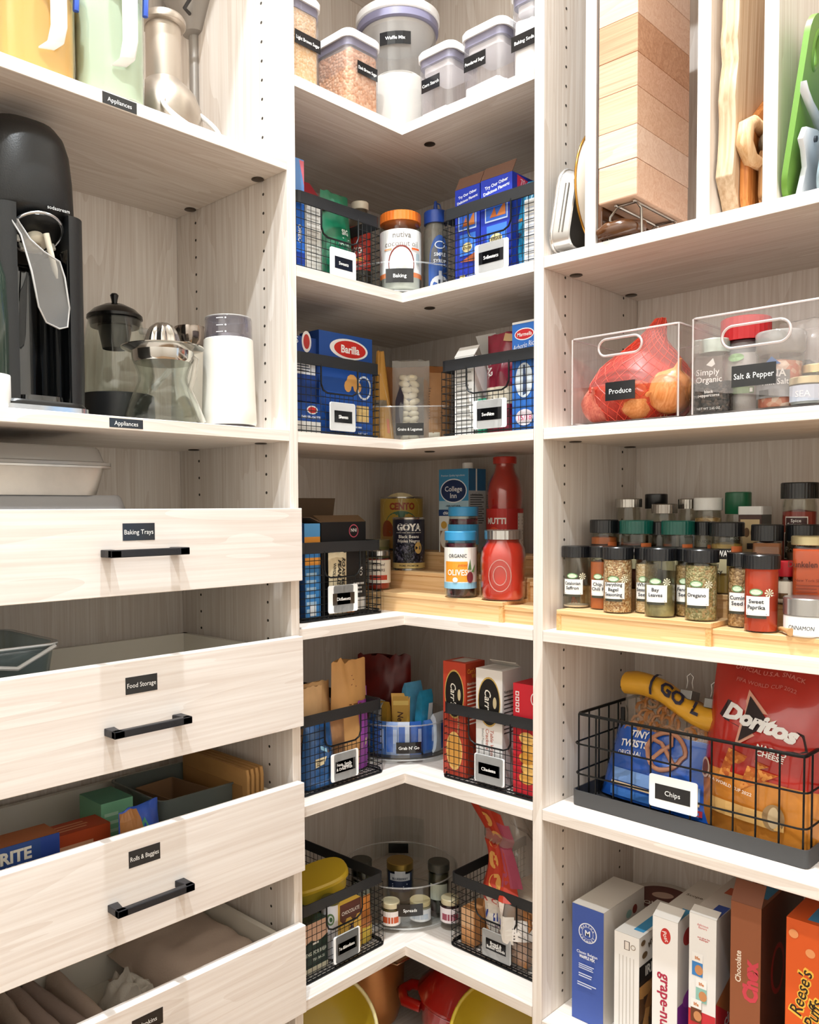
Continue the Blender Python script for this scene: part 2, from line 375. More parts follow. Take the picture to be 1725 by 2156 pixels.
# --- the shelf unit on the back wall
u = thing('shelving_unit', 'pale wood open shelving unit holding spices, chips and cereal', 'cabinet', (0, 0, 0))
for x0 in (XPR, XRE):
    sp = G().box(x0, x0+TP, -DR, 0, 0, 2.75, WZ).build('side_panel', u, bevel=BV, seg=1)
    if x0 < 1: pin_holes(sp, 'PR', x0+TP, .145, 2.6, (-.058, -.2716))
G().box(XPR+TP, XRE, 0, .006, 0, 2.75, WZ).build('back_panel', u)
for k, z in ZR.items():
    sh = G().box(XPR+TP+.0005, XRE-.0005, -DR, 0, z-.0195, z, WX).build('shelf', u, bevel=BV, seg=1)
    if 0 < k < 5:
        for fy in (-.262, -.058): cam_fitting(sh, (XPR+TP+.016, fy, z-.0195))
for x0 in (.7447, .9312, 1.0262):                               # upright dividers on the board shelf
    G().box(x0, x0+.0196, -DR+.003, -.002, ZR[1], 2.6, WZ).build('divider', u, bevel=BV, seg=1)
# base plinths
for b in ((.0, .30, YLE, YPL-TP), (XPR+TP, XRE, -.30, 0)): pass

# ================================================================== makers
from mathutils import noise as _nz
def nse(x, y, z=0.0): return _nz.noise(Vector((x, y, z)))
kraftm = mat('C79A63', .75, bump=.25, bscale=120); whitem = mat('FAF9F7', .45); blackm = mat('141416', .45); goldm = mat('C9A24A', .3, .85); silverm = mat('C9C7C4', .22, .95)
glass = clear('FBFDFB', 1.0, .02); acrylic = clear('FCFDFD', 1.15, .03); film = clear('FFFFFF', 1.4, .18, .10)
def zat(px, py, xy):                                    # height of a picture row above the shelf point xy
    o = Vector((xy[0]-EYE.x, xy[1]-EYE.y, 0)); dd = ray(px, py); k = (o.x*f2.x+o.y*f2.y)/(dd.x*f2.x+dd.y*f2.y); return EYE.z + dd.z*k
def depth_of(c): return (Vector((c[0], c[1], EYE.z))-EYE).dot(Vector((f2.x, f2.y, 0)).normalized())
def pxprof(c, px, z0, pts):
    """lathe profile at c from (half width, row) read off the photograph"""
    k = depth_of(c)/FPX; return [(max(.0008, hw*k), zat(px, py, c)-z0) for hw, py in pts]
def at_box(s, pxl, pxr, py, d):
    a0, _ = wing(s, pxl, py, d); a1, _ = wing(s, pxr, py, d); return a0, a1
def carton(name, label, s, a0, a1, d, depth, z0, h, col, prints=None, group=None, flaps=None, cat='box', twist=0.0, tilt=0.0, rough=.45, open_top=False):
    """box with its front face d in front of the wing's back; prints: {face: fn(print, width, height)}"""
    w = abs(a1-a0); t = thing(name, label, cat, spot(s, (a0+a1)/2, d-depth/2, z0), ROT[s]+twist, group)
    if tilt: t.rotation_euler = (0, tilt, ROT[s]+twist)
    m = col if hasattr(col, 'node_tree') else mat(col, rough); inner = mat('B59A78', .8); g = G()
    if open_top:
        th = .0012
        g.box(-w/2, w/2, -depth/2, depth/2, 0, th, m); g.box(-w/2, w/2, -depth/2, -depth/2+th, 0, h, m); g.box(-w/2, w/2, depth/2-th, depth/2, 0, h, m)
        g.box(-w/2, -w/2+th, -depth/2, depth/2, 0, h, m); g.box(w/2-th, w/2, -depth/2, depth/2, 0, h, m); g.build('carton_body', t)
    else: g.box(-w/2, w/2, -depth/2, depth/2, 0, h, m).build('carton_body', t, bevel=.0009)
    for face, ln, ang, fc in (flaps or []):
        fm_ = mat(fc, .7); a = R(ang); g = G(); c, s_ = math.cos(a)*ln, math.sin(a)*ln
        if face == 'F': q = [(-w/2, -depth/2, h), (w/2, -depth/2, h), (w/2, -depth/2-c, h+s_), (-w/2, -depth/2-c, h+s_)]
        elif face == 'B': q = [(-w/2, depth/2, h), (w/2, depth/2, h), (w/2, depth/2+c, h+s_), (-w/2, depth/2+c, h+s_)]
        elif face == 'L': q = [(-w/2, -depth/2, h), (-w/2, depth/2, h), (-w/2-c, depth/2, h+s_), (-w/2-c, -depth/2, h+s_)]
        else: q = [(w/2, -depth/2, h), (w/2, depth/2, h), (w/2+c, depth/2, h+s_), (w/2+c, -depth/2, h+s_)]
        q = [Vector(p) for p in q]; n = (q[1]-q[0]).cross(q[3]-q[0]).normalized()*.0006
        g.loft([[p-n for p in q], [p+n for p in q]], fm_).build('flap', t)
    fm = facemaps(w, depth, h)
    for k, fn in (prints or {}).items():
        p = Print(fm[k]); fn(p, w if k in 'FBT' else depth, h if k != 'T' else depth); p.build('printed_panel', t)
    return t
def jar_body(t, prof, m=None, seg=28, name='glass', th=.0018):
    """hollow lathe: outer profile then back down inside"""
    inn = [(max(.0005, r-th), z + (th if i == 0 else 0)) for i, (r, z) in enumerate(prof)]
    return G().lathe(prof + inn[::-1], m or glass, seg, cap0=True, cap1=True).build(name, t, smooth=50)
def lid(t, r, z0, z1, m, name='lid', ridges=0, seg=28, bev=.0015, dome=0.0):
    if ridges:
        g = G(); rings = []
        for z, k in ((z0, 1), (z1-bev, 1), (z1, .95)):
            rings.append([((r*k*(1+(.018 if j % 2 else 0)))*math.cos(2*math.pi*j/(2*ridges)), (r*k*(1+(.018 if j % 2 else 0)))*math.sin(2*math.pi*j/(2*ridges)), z) for j in range(2*ridges)])
        return g.loft(rings, m).build(name, t, smooth=25)
    pr = [(r*.97, z0), (r, z0+bev*.5), (r, z1-bev), (r-bev, z1)]
    if dome: pr += [(r*.6, z1+dome*.7), (r*.1, z1+dome)]
    return G().lathe(pr, m, seg).build(name, t, smooth=40)
def fill(t, prof, m, seg=24, name='contents', wob=0.0):
    return G().lathe(prof, m, seg).build(name, t, smooth=60)
def cyl_print(t, r, z0, fn, a0=0.0, name='label', lift=.0006, rough=.5):
    p = Print(cyl(r, z0, a0), lift, .0002, rough); fn(p); return p.build(name, t)
def pouch_shape(w, h, d, bot=.55, belly=.35, seed=0, taper=.0, wob=.06, wav=.01, pw=2.2, neck=None):
    def th(v):
        if v < belly: q = v/belly; k = bot + (1-bot)*math.sin(q*math.pi/2)
        else: q = (v-belly)/(1-belly); k = math.cos(q*math.pi/2)**.85
        return max(k, .02)
    def S(u, v, side):          # u -1..1, side -1 front / +1 back
        ww = w*(1-taper*v)
        if neck and v > neck[0]: q = (v-neck[0])/(1-neck[0]); ww *= 1-(1-neck[1])*math.sin(min(1, q*1.6)*math.pi/2)
        t = d/2*th(v)*(1-abs(u)**pw)**.7
        t *= 1 + wob*3*nse(u*2.1+seed, v*3.3, side*2+seed)
        t += wob*d*.35*nse(u*6+seed, v*7, seed*3+side)*(1-abs(u)**4)
        zz = v*h*(1+wav*nse(u*3, seed, 1)*v*3)
        return Vector((u*ww/2 + wob*.02*w*nse(v*5, seed, u), side*t, zz))
    return S
def pouch(t, w, h, d, m, name='bag', nu=18, nv=22, **k):
    S = pouch_shape(w, h, d, **k); g = G(); rings = []
    for j in range(nv+1):
        v = j/nv; rings.append([S(-1+2*i/nu, v, -1) for i in range(nu+1)] + [S(1-2*i/nu, v, 1) for i in range(1, nu)])
    g.loft(rings, m).build(name, t, smooth=55)
    def fm(u, v, l):
        p = S(max(-1, min(1, u/(w/2))), max(0, min(1, v/h)), -1); return p + Vector((0, -1, .15)).normalized()*l
    return fm
def spiral_noise(): pass

# ------------------------------------------------------------------ wire storage baskets with black rims and label holders
wire_black = mat('1E1F20', .42, .6); band_black = mat('2B2C2E', .5, .2, bump=.1, bscale=400)
BW, BD, BH = .222, .275, .152
def wire_grid(g, o, U, V, nu, nv, wu, wv, r, skip=None):
    """wires over the rectangle o + U*a + V*b; skip(a, b) hides a stretch"""
    o, U, V = Vector(o), Vector(U), Vector(V)
    def run(f, n):
        st = None
        for i in range(n+1):
            a, b = f(i/n); ok = not (skip and skip(a, b))
            if ok and st is None: st = i/n
            if (not ok or i == n) and st is not None:
                e = i/n if ok else (i-1)/n
                if e-st > .02:
                    a0, b0 = f(st); a1, b1 = f(e); g.tube([o+U*a0+V*b0, o+U*a1+V*b1], r, wire_black, 4)
                st = None
    n = 48 if skip else 1
    for i in range(nu+1): run(lambda q: (wu*i/nu, wv*q), n)
    for j in range(nv+1): run(lambda q: (wu*q, wv*j/nv), n)
UW, UH = .049, .049
def make_basket():
    t = thing('wire_basket', 'x', 'basket', (0, 0, 0))
    zt = BH-.021
    g = G(); sk = lambda a, b: abs(a-BW/2) < UW and b > zt-UH
    wire_grid(g, (-BW/2, -BD/2, .003), (1,0,0), (0,0,1), 18, 9, BW, zt-.003, .00075, sk)
    wire_grid(g, (-BW/2, BD/2, .003), (1,0,0), (0,0,1), 18, 9, BW, zt-.003, .00075)
    for x in (-BW/2, BW/2): wire_grid(g, (x, -BD/2, .003), (0,1,0), (0,0,1), 22, 9, BD, zt-.003, .00075)
    wire_grid(g, (-BW/2, -BD/2, .003), (1,0,0), (0,1,0), 18, 22, BW, BD, .00075)
    stuff(g.build('wire_mesh', t))
    g = G(); o = rrect(BW+.004, BD+.004, .012, 3); i = rrect(BW-.001, BD-.001, .0105, 3)
    g.loft([[(*p, zt) for p in o], [(*p, BH) for p in o], [(*p, BH) for p in i], [(*p, zt) for p in i]], band_black, close=True)
    g.build('rim_band', t)
    g = G(); g.tube([(*p, .0022) for p in rrect(BW+.005, BD+.005, .012, 3)], .0022, wire_black, 6, True); g.tube([(*p, .0078) for p in rrect(BW+.002, BD+.002, .012, 3)], .0014, wire_black, 6, True)
    g.build('base_rail', t)
    y = -BD/2-.001; pts = [(-UW, y, zt+.004), (-UW, y, zt-UH+.016), (-UW+.005, y, zt-UH+.005), (-UW+.016, y, zt-UH), (UW-.016, y, zt-UH), (UW-.005, y, zt-UH+.005), (UW, y, zt-UH+.016), (UW, y, zt+.004)]
    G().tube(pts, .0018, wire_black, 6).build('grip_wire', t, smooth=60)
    return t
_bk = make_basket(); _bfirst = [True]
def copy_tree(o, parent=None):
    c = o.copy(); C.objects.link(c); c.parent = parent
    for ch in list(o.children): copy_tree(ch, c)
    return c
def basket(s, a, d, z, text, label, tagx=.008, hcap=.0062):
    """a = centre along the wing, d = front plane"""
    t = _bk if _bfirst[0] else copy_tree(_bk); _bfirst[0] = False
    t.location = spot(s, a, d-BD/2, z); t.rotation_euler = (0, 0, ROT[s]); tag(t, label, 'basket', 'wire baskets with black rims on the corner shelves')
    return t
def basket_tag(t, text, tagx=.0, hcap=.0066, z0=.012, w=.068, h=.054):
    g = G(); g.prism([(p[0], p[1]) for p in rrect(w, h, .004, 3)], 0, .0035, whitem, .0008)
    tf = Matrix.Translation((tagx, -BD/2-.0022, z0+h/2)) @ Matrix.Rotation(R(90), 4, 'X')
    o = g.build('label_holder', t, tf=tf)
    sticker(text, flat((tagx, -BD/2-.0057, z0+h/2), (1,0,0), (0,0,1)), w*.7, h*.42, o, hcap, 'label_card', bold=.01)
    return o
# ------------------------------------------------------------------ round clear turntable bins
def turntable(label, c, z, r, h, text=None, front_ang=0.0, group='clear turntable organisers', lip=.012):
    t = thing('turntable_organizer', label, 'organizer', (c[0], c[1], z), 0, group)
    G().lathe([(r*.75, 0), (r*.8, .006)], acrylic, 40).build('base', t, smooth=40)
    prof = [(.002, .008), (r*.98, .008), (r, .010), (r, .010+h), (r+.0015, .012+h), (r-.0028, .012+h), (r-.0028, .0135), (.002, .0135)]
    G().lathe(prof, acrylic, 56, cap0=False, cap1=False).build('bin', t, smooth=30)
    G().tube([((r-.0006)*math.cos(2*math.pi*k/56), (r-.0006)*math.sin(2*math.pi*k/56), .012+h) for k in range(56)], .0016, clear('FFFFFF', 2.2, .05, .22), 6, True).build('rim', t, smooth=60)
    G().tube([((r)*math.cos(2*math.pi*k/56), (r)*math.sin(2*math.pi*k/56), .0095) for k in range(56)], .0016, clear('FFFFFF', 2.2, .05, .22), 6, True).build('rim', t, smooth=60)
    if text:
        fm0 = cyl(r, 0, front_ang); w_, h_, vz = text[1], text[2], text[3]
        sticker(text[0], lambda u, v, l: fm0(u, v+vz, l+.0008), w_, h_, t, text[4] if len(text) > 4 else None, bold=.01)
    return t

# ================================================================== corner shelf 1: clear canisters with white lids
lid_white = mat('F3F0EE', .3); gasket = mat('7E7A92', .4)
canister_clear = clear('FBFAFC', 1.2, .04, .05)
def canister(label, s, a0, a1, d, depth, z, ztop, content, fillh, text, tpx, tpy, tw=.062, th=.024):
    w = abs(a1-a0); tu, tv = wing(s, tpx, tpy, d-.003); tu -= (a0+a1)/2; tv -= z; h = ztop-z-.012; t = thing('storage_canister', label, 'canister', spot(s, (a0+a1)/2, d-depth/2, z), ROT[s], 'clear canisters with white push-top lids')
    o = rrect(w-.006, depth-.006, .016, 5); bot = rrect(w-.016, depth-.016, .014, 5); inn = rrect(w-.010, depth-.010, .014, 5)
    G().loft([[(*p, .001) for p in bot], [(*p, .01) for p in rrect(w-.009, depth-.009, .016, 5)], [(*p, h-.004) for p in o], [(*p, h-.004) for p in inn], [(*p, .006) for p in rrect(w-.018, depth-.018, .013, 5)]], canister_clear).build('body', t, smooth=40)
    G().loft([[(*p, h-.004) for p in rrect(w, depth, .02, 5)], [(*p, h+.007) for p in rrect(w+.001, depth+.001, .02, 5)], [(*p, h+.012) for p in rrect(w-.006, depth-.006, .018, 5)]], lid_white).build('lid', t, smooth=35)
    G().prism(rrect(w-.009, depth-.009, .015, 5), h-.018, h-.004, gasket).build('gasket', t, smooth=35)
    G().prism(rrect(w-.022, depth-.022, .012, 5), h-.03, h-.018, lid_white).build('lid_insert', t, smooth=35)
    g = G(); rn = random.Random(len(label)); n = 5; o2 = rrect(w-.0135, depth-.0135, .013, 5)
    rings = [[(p[0]*.92, p[1]*.92, .0075) for p in o2], [(*p, .014) for p in o2], [(*p, max(.016, fillh+.008*nse(p[0]*60, p[1]*60, w*99))) for p in o2], [(p[0]*.5, p[1]*.5, fillh+.006+.012*nse(p[0]*90, p[1]*90, w*50)) for p in o2], [(p[0]*.05, p[1]*.05, fillh+.012) for p in o2]]
    g.loft(rings, content).build('contents', t, smooth=60)
    sticker(text, flat((tu, -depth/2+.0028, tv), (1,0,0), (0,0,1)), tw, th, t, .0062, bold=.012)
    return t
Z1 = ZC[1]; W = wing
a1, zt = W('L', 683, 14, .325)
canister('tall clear canister of light brown sugar beside the upright panel', 'L', max(a1-.105, -.616), a1, .325, .10, Z1, zt+.006, speckle(['F1C894', 'EDBE84', 'F6D7AA'], 260, .9, bump=.5), .145, 'Light Brown Sugar', 648, 88)
a0, zt = W('L', 733, 50, .315); a1, _ = W('L', 808, 120, .315)
canister('square clear canister of dark brown sugar with a slanted black label', 'L', a0, a1, .315, .105, Z1, zt, speckle(['D9A37C', 'CF9468', 'E2B490'], 170, .9, bump=.9), .125, 'Dark Brown Sugar', 774, 150, .056, .024)
a0, _ = W('R', 873, 150, .318); a1, zt = W('R', 951, 76, .318)
canister('low clear canister nearly empty of white corn starch', 'R', a0, a1, .318, .10, Z1, zt, mat('F6F4F2', .9, bump=.6, bscale=90), .018, 'Corn Starch', 907, 176, .046, .026)
a0, _ = W('R', 965, 100, .322); a1, zt = W('R', 1060, 24, .322)
canister('taller clear canister with a little white powdered sugar left', 'R', a0, a1, .322, .10, Z1, zt, mat('F8F6F4', .9, bump=.6, bscale=80), .03, 'Powdered Sugar', 1000, 129, .05, .027)
a0, zt = W('R', 1068, -18, .325)
canister('tall clear canister half full of white baking soda', 'R', a0, min(a0+.10, .642), .325, .10, Z1, zt, mat('FBFAF8', .9, bump=.2, bscale=80), .105, 'Baking Soda', 1104, 84, .054, .027)
t = thing('round_canister', 'big round canister of waffle mix with a wide white lid', 'canister', (.243, -.243, Z1))
h = .262; r = .089
G().lathe([(.06, .001), (.075, .012), (.082, h), (.079, h), (.072, .014), (.002, .006)], clear('F0EEEC', 1.2, .04, .06), 48, cap1=False).build('body', t, smooth=40)
G().lathe([(r-.006, h-.002), (r, h+.002), (r, h+.016), (r-.006, h+.021), (.002, h+.021)], lid_white, 48).build('lid', t, smooth=40)
G().lathe([(.081, h-.018), (.0865, h-.016), (.0865, h-.002)], gasket, 48).build('gasket', t, smooth=40)
G().lathe([(.002, h-.024), (.076, h-.024), (.078, h-.018)], lid_white, 48).build('lid_insert', t, smooth=40)
fill(t, [(.05, .008), (.0715, .016), (.0745, .13), (.05, .152), (.002, .16)], mat('F7F4EF', .9, bump=.3, bscale=60), 36)
fc = cyl(.0815, zat(839, 111, (.243, -.243))-Z1-.012, math.atan2(EYE.x-.243, -(EYE.y+.243))-.06)
sticker('Waffle Mix', lambda u_, v_, l: fc(u_, v_, l+.001), .064, .026, t, .0065, bold=.01)

# ================================================================== corner shelf 2: sweets and baking
Z2 = ZC[2]; BA_L, BA_R = -.366-BW/2, .408+BW/2
basket_tag(basket('L', BA_L+.004, .300, Z2, '', 'black rimmed wire basket of sweets with a green pouch in it'), 'Sweets', .004)
basket_tag(basket('R', BA_R+.004, .300, Z2, '', 'black rimmed wire basket of sweets holding two blue biscuit boxes'), 'Sweets', .012)
zb = Z2+.004
def micro(c='8890A0', n=8, m=.12, seed=1, top=.9, bot=.1): return lambda p, w, h: p.lines(-w*(.5-m), h*bot, w*(.5-m), h*top, n, c, .4, seed)
# left basket
def oreo(p, w, h):
    p.rect(-w/2, 0, w/2, h, '2B6FD6'); p.rect(-w/2, h*.62, w/2, h, '6C9DE0'); p.poly([(w*.1, h*.99), (w*.5, h*.99), (w*.5, h*.78)], 'E8788A')
    p.text('OREO', w*.12, h*.36, w*.3, 'F4F6FA', .03, rot=-90); p.rect(-w/2, h*.1, w/2, h*.2, '1B3FA0')
a0, a1 = at_box('L', 590, 641, 500, .285); a0 = max(a0, -.580); _, zt = W('L', 640, 338, .285)
carton('biscuit_carton', 'blue biscuit carton with white lettering beside the upright panel', 'L', a0, a1, .285, .06, zb, zt-zb, '3C74D0', {'F': oreo})
a0, a1 = at_box('L', 642, 677, 470, .272)
t = carton('tea_carton', 'white carton of printed text with a raised red lid flap', 'L', a0, a1, .272, .13, zb, .142, 'E9E6E0', {'F': lambda p, w, h: (p.rect(-w/2, 0, w/2, h, 'ECEAE4'), p.lines(-w*.38, h*.3, w*.4, h*.95, 12, 'B9B4AC', .35, 4), p.ell(0, h*.12, .003, .003, 'C23A46'))}, open_top=True)
wd = abs(a1-a0)
g = G(); pr = [(-.065, .142), (-.012, .208), (.03, .142)]; g.loft([[(-wd/2+.002, y, z) for y, z in pr], [(wd/2+.018, y, z) for y, z in pr]], mat('A81E33', .45)); g.build('raised_lid', t)
g = G(); g.loft([[(-wd/2-.004, -.067, .143), (-wd/2-.004, -.013, .210), (-wd/2-.004, -.016, .212), (-wd/2-.004, -.071, .145)], [(-wd/2+.0015, -.067, .143), (-wd/2+.0015, -.013, .210), (-wd/2+.0015, -.016, .212), (-wd/2+.0015, -.071, .145)]], mat('E8D9C8', .7)).build('lid_edge', t)
a0, a1 = at_box('L', 681, 757, 500, .283); _, zt = W('L', 735, 412, .275)
t = thing('sweet_pouch', 'shiny green pouch of sweets leaning in the basket', 'pouch', spot('L', (a0+a1)/2, .262, zb), ROT['L'])
wd = abs(a1-a0); fm = pouch(t, wd, zt-zb, .045, mat('1E7A57', .28, coat=.3, vary=.25, vscale=25), bot=.7, belly=.4, seed=3, taper=.25)
p = Print(fm, .0012, .0002); p.text('SIG', .010, .105, .011, 'E8F2EC', .03); p.rect(.0, .092, .026, .0935, 'E8F2EC'); p.text('NATURE', .006, .082, .007, 'DCEBE2', .02); p.rect(-.02, .012, .03, .03, '2E9A72', 4); p.build('print', t)
t = carton('folded_carton', 'open dark green carton with a pale flap behind the green pouch', 'L', a0+.006, a0+.068, .215, .045, zb, .172, '123A2C', {'F': lambda p, w, h: p.rect(-w*.4, h*.84, w*.45, h*.97, 'D8D4CC')}, flaps=[('L', .035, 50, 'D5CDBF')], open_top=True)
# centre: turntable with coconut oil, syrup and a bottle
TC = (.236, -.236)
FA = math.atan2(EYE.x-TC[0], -(EYE.y-TC[1]))        # the side that faces the room
turntable('clear round turntable bin labelled for baking goods', TC, Z2, .128, .056, ('Baking', .056, .028, .040, .0075), FA+.02)
def polar(c, r, a): return (c[0]+r*math.sin(a), c[1]-r*math.cos(a))
zc = Z2+.0145
c = polar(TC, .078, FA+.06); t = thing('coconut_oil_jar', 'clear jar of coconut oil with an orange lid', 'jar', (*c, zc), FA+.06)
zt = zat(862, 455, c)-zc; r = .0425
jar_body(t, [(r-.004, 0), (r, .006), (r, zt*.80), (r-.001, zt*.82), (r-.0035, zt*.86), (r-.0035, zt*.88)])
fill(t, [(r-.007, .003), (r-.003, .008), (r-.003, zt*.66), (r*.5, zt*.72), (.002, zt*.7)], mat('F3F1EC', .5, bump=.3, bscale=70))
lid(t, r-.001, zt*.88, zt, mat('E8772A', .35), ridges=34)
def f(p):
    H = zt*.60; p.rect(-.062, 0, .062, H, 'F7F5F2', 18); p.rect(-.062, 0, .062, H*.1, 'E8772A', 18); p.text('nutiva', 0, H*.88, .0115, '77716C', .012); p.lines(-.012, H*.80, .014, H*.825, 1, 'B5AEA8'); p.text('coconut oil', 0, H*.70, .0115, '8A827C', .004)
    p.rect(-.038, H*.57, -.02, H*.6, 'E8A070', 3); p.rect(.02, H*.57, .04, H*.61, 'E8642A', 3)
    p.ell(-.001, H*.28, .027, .036, '7A2A1E', 26); p.ell(-.001, H*.265, .0245, .0335, 'F5F3F0', 26); p.ell(.004, H*.22, .016, .02, 'E3DFDA', 20); p.rect(.03, H*.3, .04, H*.5, 'A9B8BE', 2)
cyl_print(t, r, zt*.16, f)
c = polar(TC, .098, FA+.92); t = thing('syrup_bottle', 'squeeze bottle of syrup with a royal blue nozzle cap', 'bottle', (*c, zc), FA+.30)
zt = zat(930, 448, c)-zc; r = .026
jar_body(t, [(r-.003, 0), (r, .005), (r, zt*.62), (r*.97, zt*.75), (r*.80, zt*.84), (r*.80, zt*.86)], clear('CFCBC2', 1.2, .04, .25, 'B8B2A6'))
lid(t, r*.92, zt*.85, zt, mat('1F3F8C', .35), ridges=26)
G().lathe([(.006, zt), (.0045, zt+.008), (.003, zt+.022), (.0015, zt+.024)], mat('1F3F8C', .35), 12).build('nozzle', t, smooth=50)
G().tube([(.006, 0, zt+.002), (.012, 0, zt+.008), (.009, 0, zt+.018), (.003, 0, zt+.019)], .0014, mat('1F3F8C', .35)).build('nozzle_strap', t, smooth=60)
def f(p):
    H = zt*.66; p.ell(0, H*.55, .022, H*.46, '31569E', 26); p.rect(-.024, 0, .024, H*.5, '31569E', 8); p.ell(0, H*.83, .011, .008, 'EEF1F6'); p.ell(0, H*.83, .009, .006, '31569E'); p.text('SIMPLE', 0, H*.66, .0075, 'E8ECF4', .01, sx=.8); p.text('SYRUP', 0, H*.54, .0075, 'E8ECF4', .01, sx=.9)
    p.rect(-.012, H*.465, .012, H*.48, 'C6CFE4', 3); p.ell(0, H*.1, .02, .02, 'E6E4E6', 18); p.rect(-.003, H*.18, .003, H*.36, 'D8DAE2'); p.rect(-.004, H*.1, .0, H*.2, '22304C')
cyl_print(t, r, .004, f)
c = polar(TC, .098, FA-.96); t = thing('sauce_bottle', 'clear bottle with a red label and a cream cap', 'bottle', (*c, zc), FA-.3)
zt = zat(780, 428, c)-zc; r = .026
jar_body(t, [(r-.003, 0), (r, .005), (r, zt*.72), (r*.8, zt*.86), (r*.62, zt*.9), (r*.62, zt*.93)], clear('D9D4CC', 1.2, .03, .15, '9A9082'))
lid(t, r*.72, zt*.92, zt, mat('E3DBC8', .4))
def f(p):
    H = zt*.46; p.rect(-.036, 0, .036, H, 'C23A2E', 12); p.text('a70', .0, H*.45, .013, 'F0EBE2', .02); p.rect(-.014, H*.2, .016, H*.28, 'E5A03A', 4); p.text('PURE', 0, H*.84, .006, 'F0EBE2', .02)
cyl_print(t, r, zt*.26, f)
# right basket
def chips_side(p, w, h):
    p.rect(-w/2, 0, w/2, h, '2036A8'); p.text('Try Our Other', 0, h*.93, w*.085, 'F2F4FA', .02, rot=8, wmax=w*.8); p.text('Delicious Flavors:', 0, h*.875, w*.085, 'F2F4FA', .02, rot=8, wmax=w*.86)
    p.rect(-w*.36, h*.56, w*.36, h*.80, 'BFD2F0'); p.rect(-w*.33, h*.575, w*.33, h*.785, '3565C8'); p.poly([(-w*.33, h*.785), (-w*.33, h*.73), (-w*.18, h*.785)], 'D63A4A'); p.poly([(0, h*.60), (w*.28, h*.74), (w*.3, h*.60)], 'C97A42'); p.poly([(-w*.2, h*.60), (-w*.05, h*.70), (w*.02, h*.60)], 'B9652F')
    p.rect(-w*.3, h*.30, w*.34, h*.52, '3F78D8'); p.ell(0, h*.38, w*.2, h*.05, 'E3D29A'); p.text('thins', 0, h*.38, w*.12, '4A3A18', .02); p.poly([(-w*.28, h*.24), (w*.3, h*.31), (w*.34, h*.22)], 'B55F36'); p.rect(-w*.3, h*.03, -w*.08, h*.1, 'D9C27A'); p.lines(0, h*.03, w*.4, h*.1, 3, '9FB4E8')
def big_front(p, w, h): p.rect(-w/2, 0, w/2, h, '1C2F9A'); p.poly([(-w*.4, h*.99), (-w*.4, h*.84), (-w*.05, h*.95)], 'D2304A'); p.text('70', -w*.28, h*.93, .012, 'F4D8DC')
for pl, pr, py, d, hgt, lab, tw_ in ((959, 1011, 385, .287, .152, 'shorter blue biscuit box nearest the syrup bottle', .0), (1013, 1079, 360, .292, .170, 'taller blue biscuit box with a torn open top', .0)):
    a0, a1 = at_box('R', pl, pr, 480, d); _, zt = W('R', pr, py, d)
    carton('biscuit_box', lab, 'R', a0, a1, d, .15, zb, zt-zb, '1C2F9A', {'F': chips_side, 'R': big_front}, group='blue biscuit boxes in the sweets basket', flaps=[('F', .03, 118, '5A3A28'), ('B', .03, 60, '5A3A28')], open_top=True)
a0, a1 = at_box('R', 1081, 1108, 470, .285); _, zt = W('R', 1100, 372, .285)
t = thing('snack_bag', 'teal and blue snack bag squeezed beside the biscuit boxes', 'pouch', spot('R', (a0+a1)/2, .25, zb), R(0)); fm = pouch(t, abs(a1-a0)+.012, zt-zb, .06, mat('2D8FB5', .3, coat=.3, vary=.3, vscale=30), bot=.8, belly=.4, seed=9)
p = Print(fm, .001, .0002); p.poly([(-.014, .05), (.008, .05), (.002, .1), (-.012, .1)], 'C5803F'); p.rect(-.016, .0, .012, .028, '4E9FD2', 3, 3); p.text('26', -.004, .07, .008, '5B2A12', .02); p.build('print', t)
a0, _ = at_box('R', 1104, 1130, 480, .290)
carton('tall_carton', 'white carton covered in fine print behind the panel edge', 'R', a0, min(a0+.05, .624), .290, .13, zb, .125, 'EDEBE8', {'F': micro('B9BCC8', 16, .1, 3)})

# ================================================================== corner shelf 3: pasta, grains, rice
Z3 = ZC[3]; zb = Z3+.004
basket_tag(basket('L', BA_L, .300, Z3, '', 'black rimmed wire basket packed with blue pasta boxes'), 'Pasta', .004)
basket_tag(basket('R', BA_R, .300, Z3, '', 'black rimmed wire basket of rice boxes and a maroon bag'), 'Rice', .012)
BLUE = '1D4C9A'
def pasta_front(p, w, h):
    p.rect(-w/2, 0, w/2, h, BLUE); p.ell(w*.05, h*.86, w*.36, h*.10, 'F3F2F0', 30); p.ell(w*.07, h*.86, w*.30, h*.082, 'CC2A22', 30); p.text('Barilla', w*.07, h*.86, h*.075, 'F6F4F2', .03, wmax=w*.5)
    for u_, v_, q in ((.10, .56, .1), (.2, .5, .08), (.02, .5, .07)): p.ell(w*u_, h*v_, w*q, h*.06, 'E3A860', 10)
    p.ring(w*.33, h*.5, w*.14, h*.12, .004, 'DCE3EE'); p.rect(w*.18, h*.16, w*.42, h*.32, 'DDBB7A'); p.lines(-w*.3, h*.05, w*.3, h*.12, 2, 'C7D3E8'); p.text('NET WT', w*.3, h*.04, .005, 'E8ECF4', .01)
a0, a1 = at_box('L', 672, 786, 760, .283); a1 = min(a1, -.3685); _, zt = W('L', 786, 716, .283)
carton('pasta_box', 'large blue pasta box with a red and white oval badge', 'L', a0, a1, .283, .055, zb, zt-zb, BLUE, {'F': pasta_front, 'L': lambda p, w, h: p.rect(-w/2, 0, w/2, h, '163A7A')}, group='blue pasta packets in the basket')
